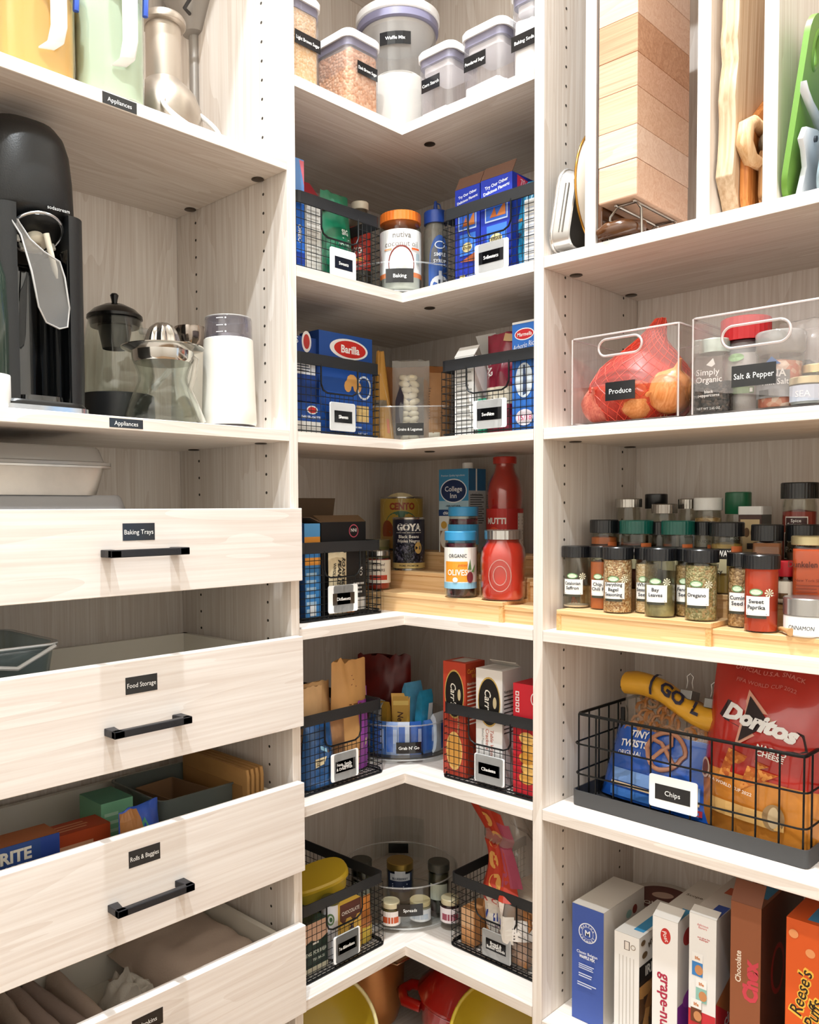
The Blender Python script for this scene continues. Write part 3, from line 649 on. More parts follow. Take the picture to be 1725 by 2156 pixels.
def pasta_side(p, w, h):
    p.rect(-w/2, 0, w/2, h, '1B3F86'); p.ell(w*.12, h*.93, .012, .02, 'EFE9E6'); p.ell(w*.12, h*.93, .008, .014, 'C33A34'); p.text('S', -w*.22, h*.94, .012, 'E8ECF4'); p.rect(-w*.3, h*.42, w*.42, h*.72, 'EEEFF2'); p.lines(-w*.24, h*.45, w*.36, h*.70, 6, '555C6C', .5, 5)
a0, a1 = at_box('L', 596, 668, 780, .275); a0 = max(a0, -.583); _, zt = W('L', 668, 714, .275)
carton('pasta_carton', 'navy pasta carton with a barcode panel against the upright panel', 'L', a0, a1, .275, .06, zb+.062, zt-zb-.062, '1B3F86', {'F': pasta_side}, group='blue pasta packets in the basket')
a0, a1 = at_box('L', 600, 676, 870, .286); a0 = max(a0, -.583)
carton('spaghetti_packet', 'blue packet of thin spaghetti lying under the navy carton', 'L', a0, a1, .286, .22, zb, .058, BLUE, {'F': lambda p, w, h: (p.rect(-w/2, 0, w/2, h*.40, 'E4E0DA'), p.ell(w*.18, h*.78, w*.2, h*.14, 'F0EEEC'), p.ell(w*.18, h*.78, w*.16, h*.10, 'C9302A'), p.text('THIN SPAGHETTI', w*.12, h*.54, .0055, 'EEF1F6', .02, wmax=w*.7))}, group='blue pasta packets in the basket')
# clear bin of grains
BC = (.241, -.209); FAB = R(43)
c = BC
t = thing('clear_bin', 'clear straight-sided bin of grain and legume pouches', 'organizer', (*c, Z3), FAB)
bw, bd, bh = .178, .14, .078
G().loft([[(*p, .0) for p in rrect(bw, bd, .02, 5)], [(*p, bh) for p in rrect(bw+.004, bd+.004, .02, 5)], [(*p, bh) for p in rrect(bw, bd, .018, 5)], [(*p, .003) for p in rrect(bw-.004, bd-.004, .018, 5)]], acrylic).build('body', t, smooth=40)
G().tube([(*p, bh) for p in rrect(bw+.003, bd+.003, .02, 5)], .0014, clear('FFFFFF', 2.2, .05, .25), 6, True).build('rim', t, smooth=60)
sticker('Grains & Legumes', flat((0, -bd/2-.0015, .030), (1,0,0), (0,0,1)), .058, .026, t, .006, bold=.012)
def pouch_at(name, label, lx, ly, w, h, d, m, cat='pouch', seed=1, twist=0.0, lean=0.0, base=.004, bc=None, fa=None, **k):
    bc = bc or c; fa = FAB if fa is None else fa
    x, y = bc[0]+lx*math.cos(fa)-ly*math.sin(fa), bc[1]+lx*math.sin(fa)+ly*math.cos(fa)
    t = thing(name, label, cat, (x, y, base), fa+twist); t.rotation_euler = (lean, 0, fa+twist)
    return t, pouch(t, w, h, d, m, seed=seed, **k)
B3 = Z3+.0045
t, fm = pouch_at('grain_pouch', 'mustard yellow grain pouch with a pointed top', -.062, -.024, .062, .198, .05, mat('DDA24C', .55, vary=.12, vscale=18), seed=2, taper=.75, bot=.8, belly=.3, base=B3)
p = Print(fm, .001, .0002); p.poly([(.004, .0), (.026, .0), (.026, .08), (.016, .12), (.0, .15)], 'E9C9A0'); p.rect(.016, .02, .022, .05, 'E8835A'); p.rect(-.026, .075, .02, .09, '8A7A66', 4); p.build('print', t)
t, fm = pouch_at('bean_pouch', 'see-through pouch of large white lima beans', .004, -.022, .080, .178, .045, clear('FFFFFF', 1.5, .12, .22, 'E8E4DC'), seed=5, bot=.7, belly=.35, base=B3)
g = G(); rn = random.Random(3)
bean = mat('ECDCBA', .4)
for i in range(11):
    for j in range(2):
        g2 = G(); g2.ball((0, 0, 0), .0125, bean, 10, 6, 1.0, .55, .55); a = rn.uniform(-.5, .5); tf = Matrix.Translation((-.012+.016*j+rn.uniform(-.004, .004), -.004+rn.uniform(-.003, .003), .012+.0128*i)) @ Matrix.Rotation(a, 4, 'Y')
        g.add([tf @ Vector(v) for v in g2.v], g2.f, bean)
stuff(g.build('beans', t, smooth=60))
p = Print(fm, .002, .0002); p.poly([(-.034, .02), (-.020, .02), (-.016, .10), (-.024, .122), (-.034, .09)], '3A3440'); p.build('print', t)
t, fm = pouch_at('kraft_pouch', 'flat kraft brown pouch standing at the end of the clear bin', .062, -.014, .06, .152, .03, mat('A9784A', .6, vary=.1, vscale=30), seed=8, bot=.6, belly=.35, base=B3)
p = Print(fm, .001, .0002); p.lines(-.02, .05, .02, .12, 12, '6A4526', .35, 6); p.rect(-.02, .012, .004, .022, 'E5D8C4'); p.build('print', t)
t, fm = pouch_at('amber_pouch', 'wide amber brown pouch behind the other grain pouches', .010, .030, .145, .172, .04, mat('A5652A', .5, vary=.15, vscale=16), seed=12, bot=.7, belly=.4, base=B3)
p = Print(fm, .001, .0002); p.rect(-.03, .09, .055, .148, '8C6A44', 8, 4); p.lines(-.026, .095, .05, .145, 9, '5C4024', .35, 2); p.build('print', t)
# right basket
a0, a1 = at_box('R', 957, 999, 800, .287); _, zt = W('R', 980, 750, .287)
carton('rice_carton', 'white nutrition-panel carton with a pointed open top', 'R', a0, a1, .287, .10, zb, zt-zb, 'ECEAE6', {'F': micro('A6A49E', 14, .1, 8, .82, .06)}, flaps=[('F', .028, 130, 'E4E1DC'), ('B', .06, 120, 'DAD6D0')], open_top=True)
a0, a1 = at_box('R', 1001, 1019, 850, .280)
carton('green_packet', 'slim green packet standing between white carton and maroon bag', 'R', a0, a1, .275, .09, zb, .07, '1E9A74', {})
a0, a1 = at_box('R', 1010, 1080, 800, .278); _, zt = W('R', 1040, 698, .278)
t = thing('rice_bag', 'maroon bag of rice with a window showing white grains', 'pouch', spot('R', (a0+a1)/2, .25, zb), 0); fm = pouch(t, abs(a1-a0), zt-zb, .06, mat('8E1F38', .3, coat=.3, vary=.2, vscale=22), bot=.8, belly=.4, seed=14, wob=.1)
p = Print(fm, .001, .0002); p.rect(-.026, .055, .030, .088, 'D9CDB8', 8, 4); p.ell(.0, .062, .024, .012, 'E9DFCB'); p.text('CAR', -.02, .125, .014, 'F0E6E2', .02, rot=-70); p.rect(.005, .175, .028, .19, 'C9A77A', 3, 2); p.build('print', t)
def arborio(p, w, h):
    p.rect(-w/2, 0, w/2, h, '2E6CC0'); p.rect(-w/2, h*.98, w/2, h, 'F2F2F0'); p.ell(0, h*.88, w*.40, h*.055, 'F3EEEC'); p.ell(0, h*.88, w*.37, h*.046, 'C6282E'); p.text('Marmella', 0, h*.88, h*.035, 'F6F2F0', .01, shear=.2, wmax=w*.6); p.text('Arborio Rice', 0, h*.78, h*.05, 'EEF2F8', .0, shear=.3, rot=8, wmax=w*.95)
    p.ell(0, h*.46, w*.36, h*.16, 'DCE6EE'); p.poly([(-w*.05, h*.32), (w*.12, h*.34), (w*.05, h*.6), (-w*.04, h*.6)], '3A4A6A'); p.ell(w*.02, h*.12, w*.36, h*.075, 'EBDFE6'); p.text('15/18', w*.02, h*.12, h*.05, 'C8486A', .01)
a0, _ = at_box('R', 1079, 1125, 800, .292); _, zt = W('R', 1079, 680, .292)
carton('rice_box', 'tall bright blue box of arborio rice with a red oval badge', 'R', a0, min(a0+.062, .622), .292, .06, zb, zt-zb, '2E6CC0', {'F': arborio})

# ================================================================== corner shelf 4: dinner basket, bamboo riser, cans and jars
Z4 = ZC[4]; zb = Z4+.004
basket_tag(basket('L', -.343-BW/2, .280, Z4, '', 'black rimmed wire basket of dinner mixes in front of the bamboo riser'), 'Dinner', -.008)
bamboo = wood('x', 'EAC493', 'D6A870', 1.3, .4, 'bamboo', 1.0, .6); bamboo_d = wood('y', 'E2B57C', 'C9955A', 1.3, .4, 'bamboo', 1.0, .6)
def riser(label, x0, x1, dfront, z, step_h, step_d, n=3, ext=None, group='stepped bamboo risers', lip=.009):
    """stepped riser facing -y: n steps, front lowest; ext = (x, lower) where the sliding half starts"""
    t = thing('bamboo_riser', label, 'riser', (0, 0, 0), 0, group)
    segs = [(x0, x1, 0.0, 0.0)] if not ext else [(x0, ext[0], 0.0, 0.0), (ext[0]-.01, x1, .006, ext[1])]
    for a, b, ins, low in segs:
        for k in range(n):
            yf = -dfront + k*step_d + ins; h = step_h*(k+1)-low; yb = yf+step_d if k < n-1 else yf+step_d
            G().box(a+.0005, b, yf+.0005, yb, z+h-.008, z+h, bamboo).build('tread', t, bevel=.0008, seg=1)
            G().box(a+.0085, b-.0085, yf+.0025, yf+.0085, z+max(0, h-step_h-.006), z+h-.008, bamboo).build('front_board', t)
        for e in (a, b-.009):
            g = G()
            for k in range(n): yf = -dfront + k*step_d + ins; g.box(e, e+.009, yf+.0015, yf+step_d, z, z+step_h*(k+1)-low-.008, bamboo_d)
            g.build('end_board', t)
    return t
RX0, RX1, RD4 = .06, .636, .305
e4 = ony(1058, 1250, -RD4).x
riser('three-step bamboo riser under the cans and jars in the corner', RX0, RX1, RD4, Z4, .039, .085, 3, (e4, .007))
def step4(k, low=False): return Z4+.039*(k+1)-(.007 if low else 0)+.0002
def r4y(k, f=.5): return -RD4 + .085*(k+f)
def can(name, label, xy, z, r, h, fn, ang, topcol=None, cat='can'):
    t = thing(name, label, cat, (*xy, z), ang)
    G().lathe([(r-.001, 0), (r, .001), (r, .003), (r-.0012, .0045), (r-.0012, h-.0045), (r, h-.003), (r, h-.001), (r-.0015, h), (r-.003, h-.003), (.001, h-.003)], silverm, 40).build('tin', t, smooth=30)
    p = Print(cyl(r-.0010, .005), .0003, .00015, .35); fn(p, h-.010); p.build('label', t); return t
def face(xy): return math.atan2(EYE.x-xy[0], -(EYE.y-xy[1]))
def goya(p, h):
    p.rect(-.105, 0, .105, h, '1A1A2E', 40); p.text('GOYA', 0, h*.845, h*.14, 'F2F0EA', .05, wmax=.058); p.rect(-.03, h*.725, .03, h*.737, 'D9D4C6', 6); p.text('Black Beans', 0, h*.655, .0072, 'EDEAE2', .012); p.text('Frijoles Negros', 0, h*.565, .0070, 'EDEAE2', .012, wmax=.052)
    p.rect(-.036, .012, .036, h*.49, speckle(['0E0E16', '2A2A3C', '5A5A6C', '14141E'], 210, .3), 14); p.ell(.022, h*.42, .009, .013, 'C9A560'); p.rect(-.105, 0, .105, .012, 'C9B071', 40); p.text('PRIME PREMIUM', 0, .006, .0045, '3A3326', .01, wmax=.05)
def cento(p, h):
    p.rect(-.13, 0, .13, h, 'C9A648', 40); p.ell(.0, h*.78, .05, .04, 'E2CF9A'); p.text('CENTO', .004, h*.85, .0155, 'A8452A', .05, wmax=.062); p.ell(.002, h*.5, .04, .03, '4E7A5A'); p.poly([(-.005, h*.5), (.03, h*.66), (.042, h*.5), (.03, h*.4)], 'C2552E'); p.ell(-.034, h*.36, .017, .024, '9C4A22'); p.rect(-.05, 0, -.018, h*.24, 'B58A4A', 6)
c = (.255, -.150); zz = Z4
GY = ony(861, 1189, r4y(1, .45)); c = (GY.x, GY.y); zt = zat(860, 1089, c)-step4(1)
can('bean_can', 'navy can of black beans standing on the middle bamboo step', c, step4(1), .0365, zt, goya, face(c))
CY_ = ony(846, 1150, r4y(2, .52)); c = (CY_.x, CY_.y); zt = zat(846, 1046, c)-step4(2)
can('tomato_can', 'large gold can of tomatoes on the top bamboo step', c, step4(2), .052, zt, cento, face(c)-.05)
# small jar of red peppers in front of the riser end
c0 = ony(797, 1230, r4y(0, .42)); c = (c0.x, c0.y); t = thing('pepper_jar', 'small jar of roasted red peppers behind the dinner basket', 'jar', (*c, step4(0)), face(c))
zt = zat(797, 1158, c)-step4(0); r = .0265
jar_body(t, [(r-.003, 0), (r, .004), (r, zt*.8), (r*.88, zt*.9)]); fill(t, [(r-.005, .002), (r-.002, .006), (r-.002, zt*.78)], mat('B5301E', .35)); lid(t, r*.95, zt*.86, zt, silverm)
cyl_print(t, r, zt*.18, lambda p: (p.rect(-.04, 0, .04, zt*.58, 'EFE6D8', 12), p.text('Roasted', 0, zt*.47, .006, '4A2A1E', .01, shear=.2), p.text('PEPPERS', 0, zt*.33, .0058, '4A2A1E', .01), p.rect(-.02, zt*.08, .02, zt*.2, 'C4442C', 5)))
t = thing('relish_can', 'short pale tin behind the rim of the dinner basket', 'can', (ony(793, 1180, r4y(1, .45)).x, r4y(1, .45), step4(1))); G().lathe([(.03, 0), (.03, .055), (.031, .057), (.031, .065), (.029, .066), (.028, .063), (.002, .063)], mat('A89C74', .4, .2), 28).build('tin', t, smooth=30); G().lathe([(.0305, .01), (.0305, .05)], mat('7E7A4A', .5), 28, cap0=False, cap1=False).build('label', t, smooth=40)
# chicken broth carton
a0, a1 = at_box('R', 925, 987, 1080, .128); _, zt = W('R', 987, 986, .128); z0 = step4(2)
def broth(p, w, h):
    p.rect(-w/2, 0, w/2, h, 'E4E8E6'); p.rect(-w/2, h*.52, w/2, h, '3F8FBE'); p.rect(-w/2, h*.46, w/2, h*.62, 'A6C6D6'); p.text('Premium Quality Ingredients', -w*.02, h*.925, .0042, 'E4EEF4', .0, wmax=w*.8)
    p.ell(0, h*.74, w*.45, h*.145, 'E8EEF2', 30); p.ell(0, h*.74, w*.42, h*.132, '1C2F58', 30); p.text('College', 0, h*.765, .0115, 'F2F4F6', .01, wmax=w*.66); p.text('Inn', 0, h*.685, .0115, 'F2F4F6', .01); p.text('-100% NATURAL-', 0, h*.56, .0042, '2A3A50', .02, wmax=w*.6)
    p.rect(-w/2, h*.44, w/2, h*.515, '1C3A6E'); p.text('chicken broth', 0, h*.478, .0075, 'EEF2F4', .025, wmax=w*.82); p.ell(-w*.32, h*.33, .0085, .0085, 'C9A04A'); p.rect(-w*.45, .0, w*.1, h*.26, '7A5A40'); p.ell(-w*.3, h*.16, .012, .02, 'D8D0C2')
def broth_r(p, w, h): p.rect(-w/2, 0, w/2, h, 'C9CED2'); p.rect(-w/2, h*.74, w/2, h, '2F6FA0'); p.rect(-w*.45, h*.32, w*.42, h*.72, 'C8CCCE'); p.lines(-w*.42, h*.34, w*.4, h*.70, 13, '4A5056', .4, 7); p.text('Nutrition Facts', -.002, h*.695, .0042, '22262A', .02, wmax=w*.7)
t = carton('broth_carton', 'blue and white carton of chicken broth with a white screw cap', 'R', a0, a1, .128, .062, z0, zt-z0, 'D5DADC', {'F': broth, 'R': broth_r})
hh = zt-z0; wd = abs(a1-a0)
G().lathe([(.012, hh+.0005), (.012, hh+.012), (.0105, hh+.014)], whitem, 20, (wd*.22, -.004, 0)).build('cap', t, smooth=40)
G().box(wd/2+.0002, wd/2+.0008, -.006, -.001, hh-.05, hh, whitem).build('drinking_straw', t)
# tomato passata bottle
c0 = ony(1063, 1150, r4y(2, .35)); c = (c0.x, c0.y); z0 = step4(2, True); zt = zat(1063, 962, c)-z0; t = thing('passata_bottle', 'tall glass bottle of red tomato sauce with a red cap', 'bottle', (*c, z0), face(c)-.25)
red_sauce = mat('B3261C', .22, spec=.6, coat=.6); r = .0395
prof = [(r-.004, 0), (r-.001, .006), (r-.001, zt*.48), (r, zt*.56), (r, zt*.64), (r*.9, zt*.74), (r*.62, zt*.85), (r*.54, zt*.90), (r*.56, zt*.93)]
jar_body(t, prof, clear('FFF4F2', 1.3, .02)); fill(t, [(a-.0021, z+(.002 if i == 0 else 0)) for i, (a, z) in enumerate(prof)], red_sauce, 28)
lid(t, r*.63, zt*.93, zt, mat('C3362A', .35))
def f(p):
    H = zt*.44; p.rect(-.075, 0, .075, H, 'C62E26', 20); p.rect(-.075, 0, .075, H*.3, 'E8D6A0', 20); p.rect(.014, H*.28, .045, H, 'A8221E', 8); p.text('MUTTI', -.010, H*.73, .0125, 'F2E6DE', .04, wmax=.045); p.ell(-.014, H*.45, .014, .013, 'E2502E'); p.rect(-.028, H*.14, -.004, H*.2, '5A4A2A', 4); p.rect(.038, H*.2, .06, H*.9, 'D9D2CC', 5); p.lines(.04, H*.25, .058, H*.85, 8, '5A4A46')
cyl_print(t, r-.001, zt*.045, f)
# mason jar of tomato sauce
c0 = ony(1060, 1252, r4y(0, .52)); c = (c0.x, c0.y); z0 = step4(0); zt = zat(1060, 1115, c)-z0; r = .0445
t = thing('mason_jar', 'squared mason jar of red tomato sauce with a silver lid', 'jar', (*c, z0), face(c)-.15)
g = G(); n_ = 32
def sq(rr, k, z): return [((rr*(abs(math.cos(a_))**k)*(1 if math.cos(a_) >= 0 else -1)), (rr*(abs(math.sin(a_))**k)*(1 if math.sin(a_) >= 0 else -1)), z) for a_ in [2*math.pi*j/n_ for j in range(n_)]]
P_ = [(r*.86, .8, 0), (r*.93, .75, .006), (r*.95, .72, zt*.25), (r*.95, .72, zt*.6), (r*.9, .8, zt*.74), (r*.74, 1, zt*.83), (r*.72, 1, zt*.88)]
g.loft([sq(*q) for q in P_], clear('FFF6F4', 1.5, .02)).build('glass', t, smooth=50)
g = G(); g.loft([sq(a-.002, k, z*.985+.002) for a, k, z in P_], mat('C8321E', .25, coat=.7, vary=.2, vscale=12)).build('contents', t, smooth=60)
lid(t, r*.80, zt*.865, zt, silverm, ridges=30)
g = G(); fm_ = lambda a_, k: (math.cos(a_)*.021*k, -r*.93-.0012, zt*.36+math.sin(a_)*.030*k)
g.tube([fm_(2*math.pi*j/24, 1) for j in range(24)], .0011, clear('FFFFFF', 3, .1, .25, 'F0C8B8'), 5, True); g.tube([fm_(2*math.pi*j/24, .6) for j in range(24)], .0011, clear('FFFFFF', 3, .1, .25, 'F0C8B8'), 5, True); g.build('embossing', t, smooth=60)
# olive jars
for k, (px, pt, pb, st, lab, fr) in enumerate(((970, 1118, 1246, 0, 'jar of pitted olives with an orange label and blue lid', .32), (976, 1067, 1190, 1, 'jar of dark olives with a blue label behind the other olives', .22))):
    c0 = ony(px, pb, r4y(st, fr)); c = (c0.x, c0.y); z0 = step4(st); zt = zat(px, pt, c)-z0; r = .0315
    t = thing('olive_jar', lab, 'jar', (*c, z0), face(c)); jar_body(t, [(r-.003, 0), (r, .005), (r, zt*.78), (r*.93, zt*.86), (r*.9, zt*.89)])
    fill(t, [(r-.005, .002), (r-.002, .007), (r-.002, zt*.82)], speckle(['3A1420', '4C1C2A', '5E2632', '2A0E18'], 90, .25)); lid(t, r*1.0, zt*.86, zt, mat('3C93C4', .35))
    if k == 0:
        def f(p): 
            H = zt*.62; p.rect(-.07, 0, .07, H, 'F0ECE4', 20); p.rect(-.034, H*.17, .014, H*.66, 'EE9A2C', 8); p.rect(-.07, 0, .07, H*.15, '8FC3DC', 20); p.text('ORGANIC', -.006, H*.80, .0072, '2A2A30', .015, wmax=.036); p.text('OLIVES', -.007, H*.40, .0115, 'F8F2E6', .02, wmax=.040); p.text('pitted', .004, H*.58, .0055, 'C4501E', 0, shear=.3); p.ell(.019, H*.28, .007, .011, '7A2E34'); p.poly([(.014, H*.46), (.019, H*.72), (.022, H*.46)], '5A7A4A'); p.poly([(.021, H*.4), (.032, H*.6), (.028, H*.4)], '6A8A52'); p.ell(-.010, H*.22, .005, .005, 'E8E4DC')
    else:
        def f(p): H = zt*.3; p.rect(-.07, 0, .07, H, '3E9ACB', 20); p.text('OLEN T FARMS', 0, H*.62, .0062, 'E6F0F4', .015, wmax=.05); p.text('KALAMATA OLIVES', 0, H*.25, .0036, 'D8E8F0', .0, wmax=.045)
    cyl_print(t, r, zt*.14 if k == 0 else zt*.44, f)
# dinner basket contents
a0, a1 = at_box('L', 676, 770, 1120, .255); _, zt = W('L', 770, 1098, .255)
def dn(p, w, h): p.rect(-w/2, 0, w/2, h, '141416'); p.ell(w*.22, h*.90, .0135, .0135, 'C8566A'); p.ell(w*.22, h*.90, .0115, .0115, '141416'); p.text('NNI', w*.22, h*.91, .007, 'F0EDE8', .01); p.text('KO', w*.38, h*.45, .009, 'E8E4DE', .02, rot=-90); p.lines(w*.2, h*.2, w*.46, h*.34, 3, 'B8B4AE'); p.rect(w*.2, .005, w*.47, .03, 'DAD6D0')
carton('noodle_box', 'black noodle box with an open pointed lid in the dinner basket', 'L', a0, a1, .255, .10, zb, zt-zb, '141416', {'F': dn, 'L': lambda p, w, h: (p.rect(-w/2, 0, w/2, h, '101012'), p.ell(w*.1, h*.93, .012, .012, '8E2E44'))}, flaps=[('F', .026, 150, '6A5138'), ('B', .05, 100, '5A4632'), ('L', .03, 20, '7A6048')], open_top=True)
a0, a1 = at_box('L', 641, 674, 1150, .262); a0 = max(a0, -.560); _, zt = W('L', 674, 1102, .262)
def blu(p, w, h): p.rect(-w/2, 0, w/2, h, '3C86C8'); p.rect(-w/2, h*.86, w/2, h, '58A0DC'); p.rect(-w/2, h*.80, w/2, h*.86, 'E89A3C'); p.rect(-w/2, h*.56, w/2, h*.64, 'E89A3C'); p.lines(-w*.4, h*.04, w*.4, h*.5, 6, 'A9CDE8', .5, 5); p.rect(-w*.2, .004, w*.2, .026, 'EDF2F6')
carton('macaroni_box', 'slim blue dinner-mix box with orange bands', 'L', a0, a1, .262, .13, zb, zt-zb, '3C86C8', {'F': blu, 'L': lambda p, w, h: p.rect(-w/2, 0, w/2, h, '27508C')})
t = thing('nut_pouch', 'cream pouch with bold black lettering behind the basket grip', 'pouch', spot('L', onx(715, 1180, .27).y, .264, zb), ROT['L']); fm = pouch(t, .05, .125, .02, mat('D9C7A2', .5), bot=.6, seed=4)
p = Print(fm, .0012, .0002); p.text('ROASTED', .010, .085, .0095, '1E1A18', .03, rot=-100, wmax=.07); p.text('PEANUT', -.002, .085, .0095, '1E1A18', .03, rot=-100, wmax=.07); p.text('WHOLE', -.014, .09, .006, '1E1A18', .02, rot=-100, wmax=.05); p.build('print', t)
a0, a1 = at_box('L', 708, 745, 1270, .262)
carton('orange_packet', 'low orange packet at the bottom of the dinner basket', 'L', a0, a1, .264, .02, zb, .028, 'D58A4A')

# ================================================================== corner shelf 5: nuts, snacks, crackers
Z5 = ZC[5]; zb = Z5+.004
basket_tag(basket('L', BA_L, .302, Z5, '', 'black rimmed wire basket of nut and dried fruit pouches'), 'Nuts, Seeds,\n& Dried Fruit', -.002, .0058)
basket_tag(basket('R', BA_R+.006, .302, Z5, '', 'black rimmed wire basket of cracker boxes'), 'Crackers', .002)
def lp(name, label, px, pt, d, w, dep, m, seed, z=None, s='L', py=None, twist=0.0, **k):
    a, _ = W(s, px, py or 1560, d); _, zt = W(s, px, pt, d); z = zb if z is None else z
    t = thing(name, label, 'pouch', spot(s, a, d, z), ROT[s]+twist); return t, pouch(t, w, zt-z, dep, m, seed=seed, **k), zt-z
t, fm, h = lp('nut_pouch', 'tall kraft and purple pouch with its top folded open', 735, 1390, .245, .105, .05, mat('DBA566', .6, vary=.12, vscale=14), 2, taper=.08, bot=.8, wav=.03)
p = Print(fm, .0014, .0002); p.rect(.006, 0, .050, h*.63, 'A84FB6', 6, 10); p.poly([(.006, h*.62), (.05, h*.62), (.05, h*.74)], 'A85AB4'); p.poly([(.012, h*.18), (.032, h*.22), (.034, h*.28), (.012, h*.25)], 'E0CFA0'); p.lines(-.02, h*.5, .02, h*.62, 5, '7A4E28', .4, 3)
for dx, dz in ((0, 0), (.006, .008), (.010, -.006), (.004, .016)): p.poly([(-.008+dx, h*.80+dz), (-.004+dx, h*.80+dz), (-.006+dx, h*.79+dz)], '5A2A18')
p.build('print', t)
t, fm, h = lp('nut_pouch', 'rolled kraft pouch slumped over the basket rim', 664, 1436, .215, .09, .05, mat('E6B880', .6, vary=.15, vscale=16), 5, taper=.15, bot=.8, z=zb+.04)
t, fm, h = lp('nut_pouch', 'short kraft pouch with a crumpled top by the panel', 655, 1446, .250, .06, .03, mat('E8BC88', .6, vary=.12, vscale=20), 7, bot=.8, z=zb+.05)
t, fm, h = lp('fruit_pouch', 'blue dried-fruit pouch with a clear window at the basket front', 668, 1505, .278, .088, .045, mat('2C62A0', .3, coat=.4, vary=.35, vscale=14), 11, bot=.9, belly=.5, taper=.25)
p = Print(fm, .0012, .0002); p.poly([(.006, h*.5), (.026, h*.5), (.022, h*.95), (.010, h*.95)], 'A07A56'); p.poly([(-.012, h*.55), (.004, h*.5), (.006, h*.95), (-.004, h*.98)], '8FC0DC'); p.poly([(-.024, h*.30), (-.004, h*.34), (.002, h*.45), (-.024, h*.42)], 'E2D3AC'); p.lines(-.022, h*.32, -.006, h*.4, 3, '4A4038'); p.build('print', t)
t, fm, h = lp('oat_pouch', 'brown and clear pouch between the blue and purple pouches', 705, 1500, .266, .05, .03, mat('A87A52', .5, vary=.2), 21, bot=.8)
# turntable of snack bars
TC5 = (.215, -.215); FA5 = face(TC5)
turntable('clear round turntable bin of wrapped snack bars', TC5, Z5, .122, .070, ('Grab N\' Go', .054, .024, .036, .0066), FA5+.16)
def bar(label, r, a, w, h, d, m, fn=None, lean=0.0, base=None, group=None, twist=0.0, name='snack_bar'):
    c = polar(TC5, r, FA5+a); t = thing(name, label, 'snack bar', (*c, (Z5+.014) if base is None else base), FA5+a+twist, group); t.rotation_euler = (lean, 0, FA5+a+twist)
    n = 8; g = G(); S = lambda q: math.sin(q*math.pi)**.35
    rings = []
    for j in range(11):
        v = j/10; k = min(1, S(v)+.04); ww = w/2*(1-.06*S(v)); rings.append([(-ww, -d/2*k, v*h), (0, -d/2*k*1.1, v*h), (ww, -d/2*k, v*h), (ww, d/2*k, v*h), (0, d/2*k*1.1, v*h), (-ww, d/2*k, v*h)])
    g.loft(rings, m).build('wrapper', t, smooth=50)
    if fn: p = Print(flat((0, -d/2*1.08, 0), (1,0,0), (0,0,1)), .0005, .0002); fn(p, w, h); p.build('print', t)
    return t
bb = [mat('2B5FB4', .28, coat=.4), mat('4A7AC6', .28, coat=.4), mat('8CA8DC', .28, coat=.4), mat('C8D2E8', .28, coat=.4)]
pr_b = lambda p, w, h: (p.rect(-w*.42, h*.12, w*.1, h*.88, '2E66C0'), p.lines(w*.12, h*.2, w*.42, h*.8, 3, 'E0E8F4', .5, 2, True))
for i, a in enumerate((-.72, -.42, -.16, .08, .34, .66)):
    bar('blue and white snack bar in the turntable bin, %s from the nut basket' % ('first', 'second', 'third', 'fourth', 'fifth', 'sixth')[i], .100, a, .026, .072, .014, bb[i % 4], pr_b, 0, None, 'blue snack bars in the turntable bin')
silver_w = mat('B9C2CE', .25, .5, coat=.4, vary=.4, vscale=40)
bar('silver and blue wrapper leaning near the nut basket', .082, -.9, .036, .11, .02, silver_w, lambda p, w, h: p.rect(-w*.2, h*.3, w*.3, h*.7, '3D6CB4'), -.25)
bar('teal snack bar wrapper leaning by the crackers', .07, .72, .034, .135, .02, mat('2E8FB8', .28, coat=.4, vary=.3, vscale=30), lambda p, w, h: p.rect(w*.05, h*.1, w*.4, h*.8, 'D5DCE2'), .12)
bar('pale blue wrapper with silver ends behind the teal bar', .035, .75, .05, .145, .02, mat('5DA8D2', .3, coat=.4, vary=.35, vscale=25), None, .05)
bar('white and blue wrapper at the edge by the cracker basket', .105, .92, .04, .085, .018, mat('DCE4EC', .3, coat=.3), lambda p, w, h: p.rect(-w*.1, h*.1, w*.45, h*.8, '2F62B4'))
def gold_f(p, w, h): p.rect(-w*.4, h*.04, w*.4, h*.96, 'C79A3E'); p.text('Newton', -w*.02, h*.45, w*.3, '4A2410', .02, rot=-90, shear=.2, wmax=h*.7); p.rect(-w*.4, h*.80, w*.4, h*.88, 'E6C56A')
bar('gold wrapped fruit bar standing in the middle of the turntable', .045, .05, .042, .122, .016, mat('B98A34', .3, .3), gold_f)
bar('small gold wrapper peeking out behind the silver wrapper', .06, -.62, .03, .105, .016, mat('B98F3A', .3, .3))
t = thing('candy_bag', 'dark red crinkled snack bag at the back of the turntable', 'pouch', (TC5[0]-.075, TC5[1]+.03, Z5+.0145), FA5-.15); pouch(t, .125, .185, .05, mat('6E1812', .4, vary=.5, vscale=18), seed=17, wob=.16, wav=.05, bot=.8)
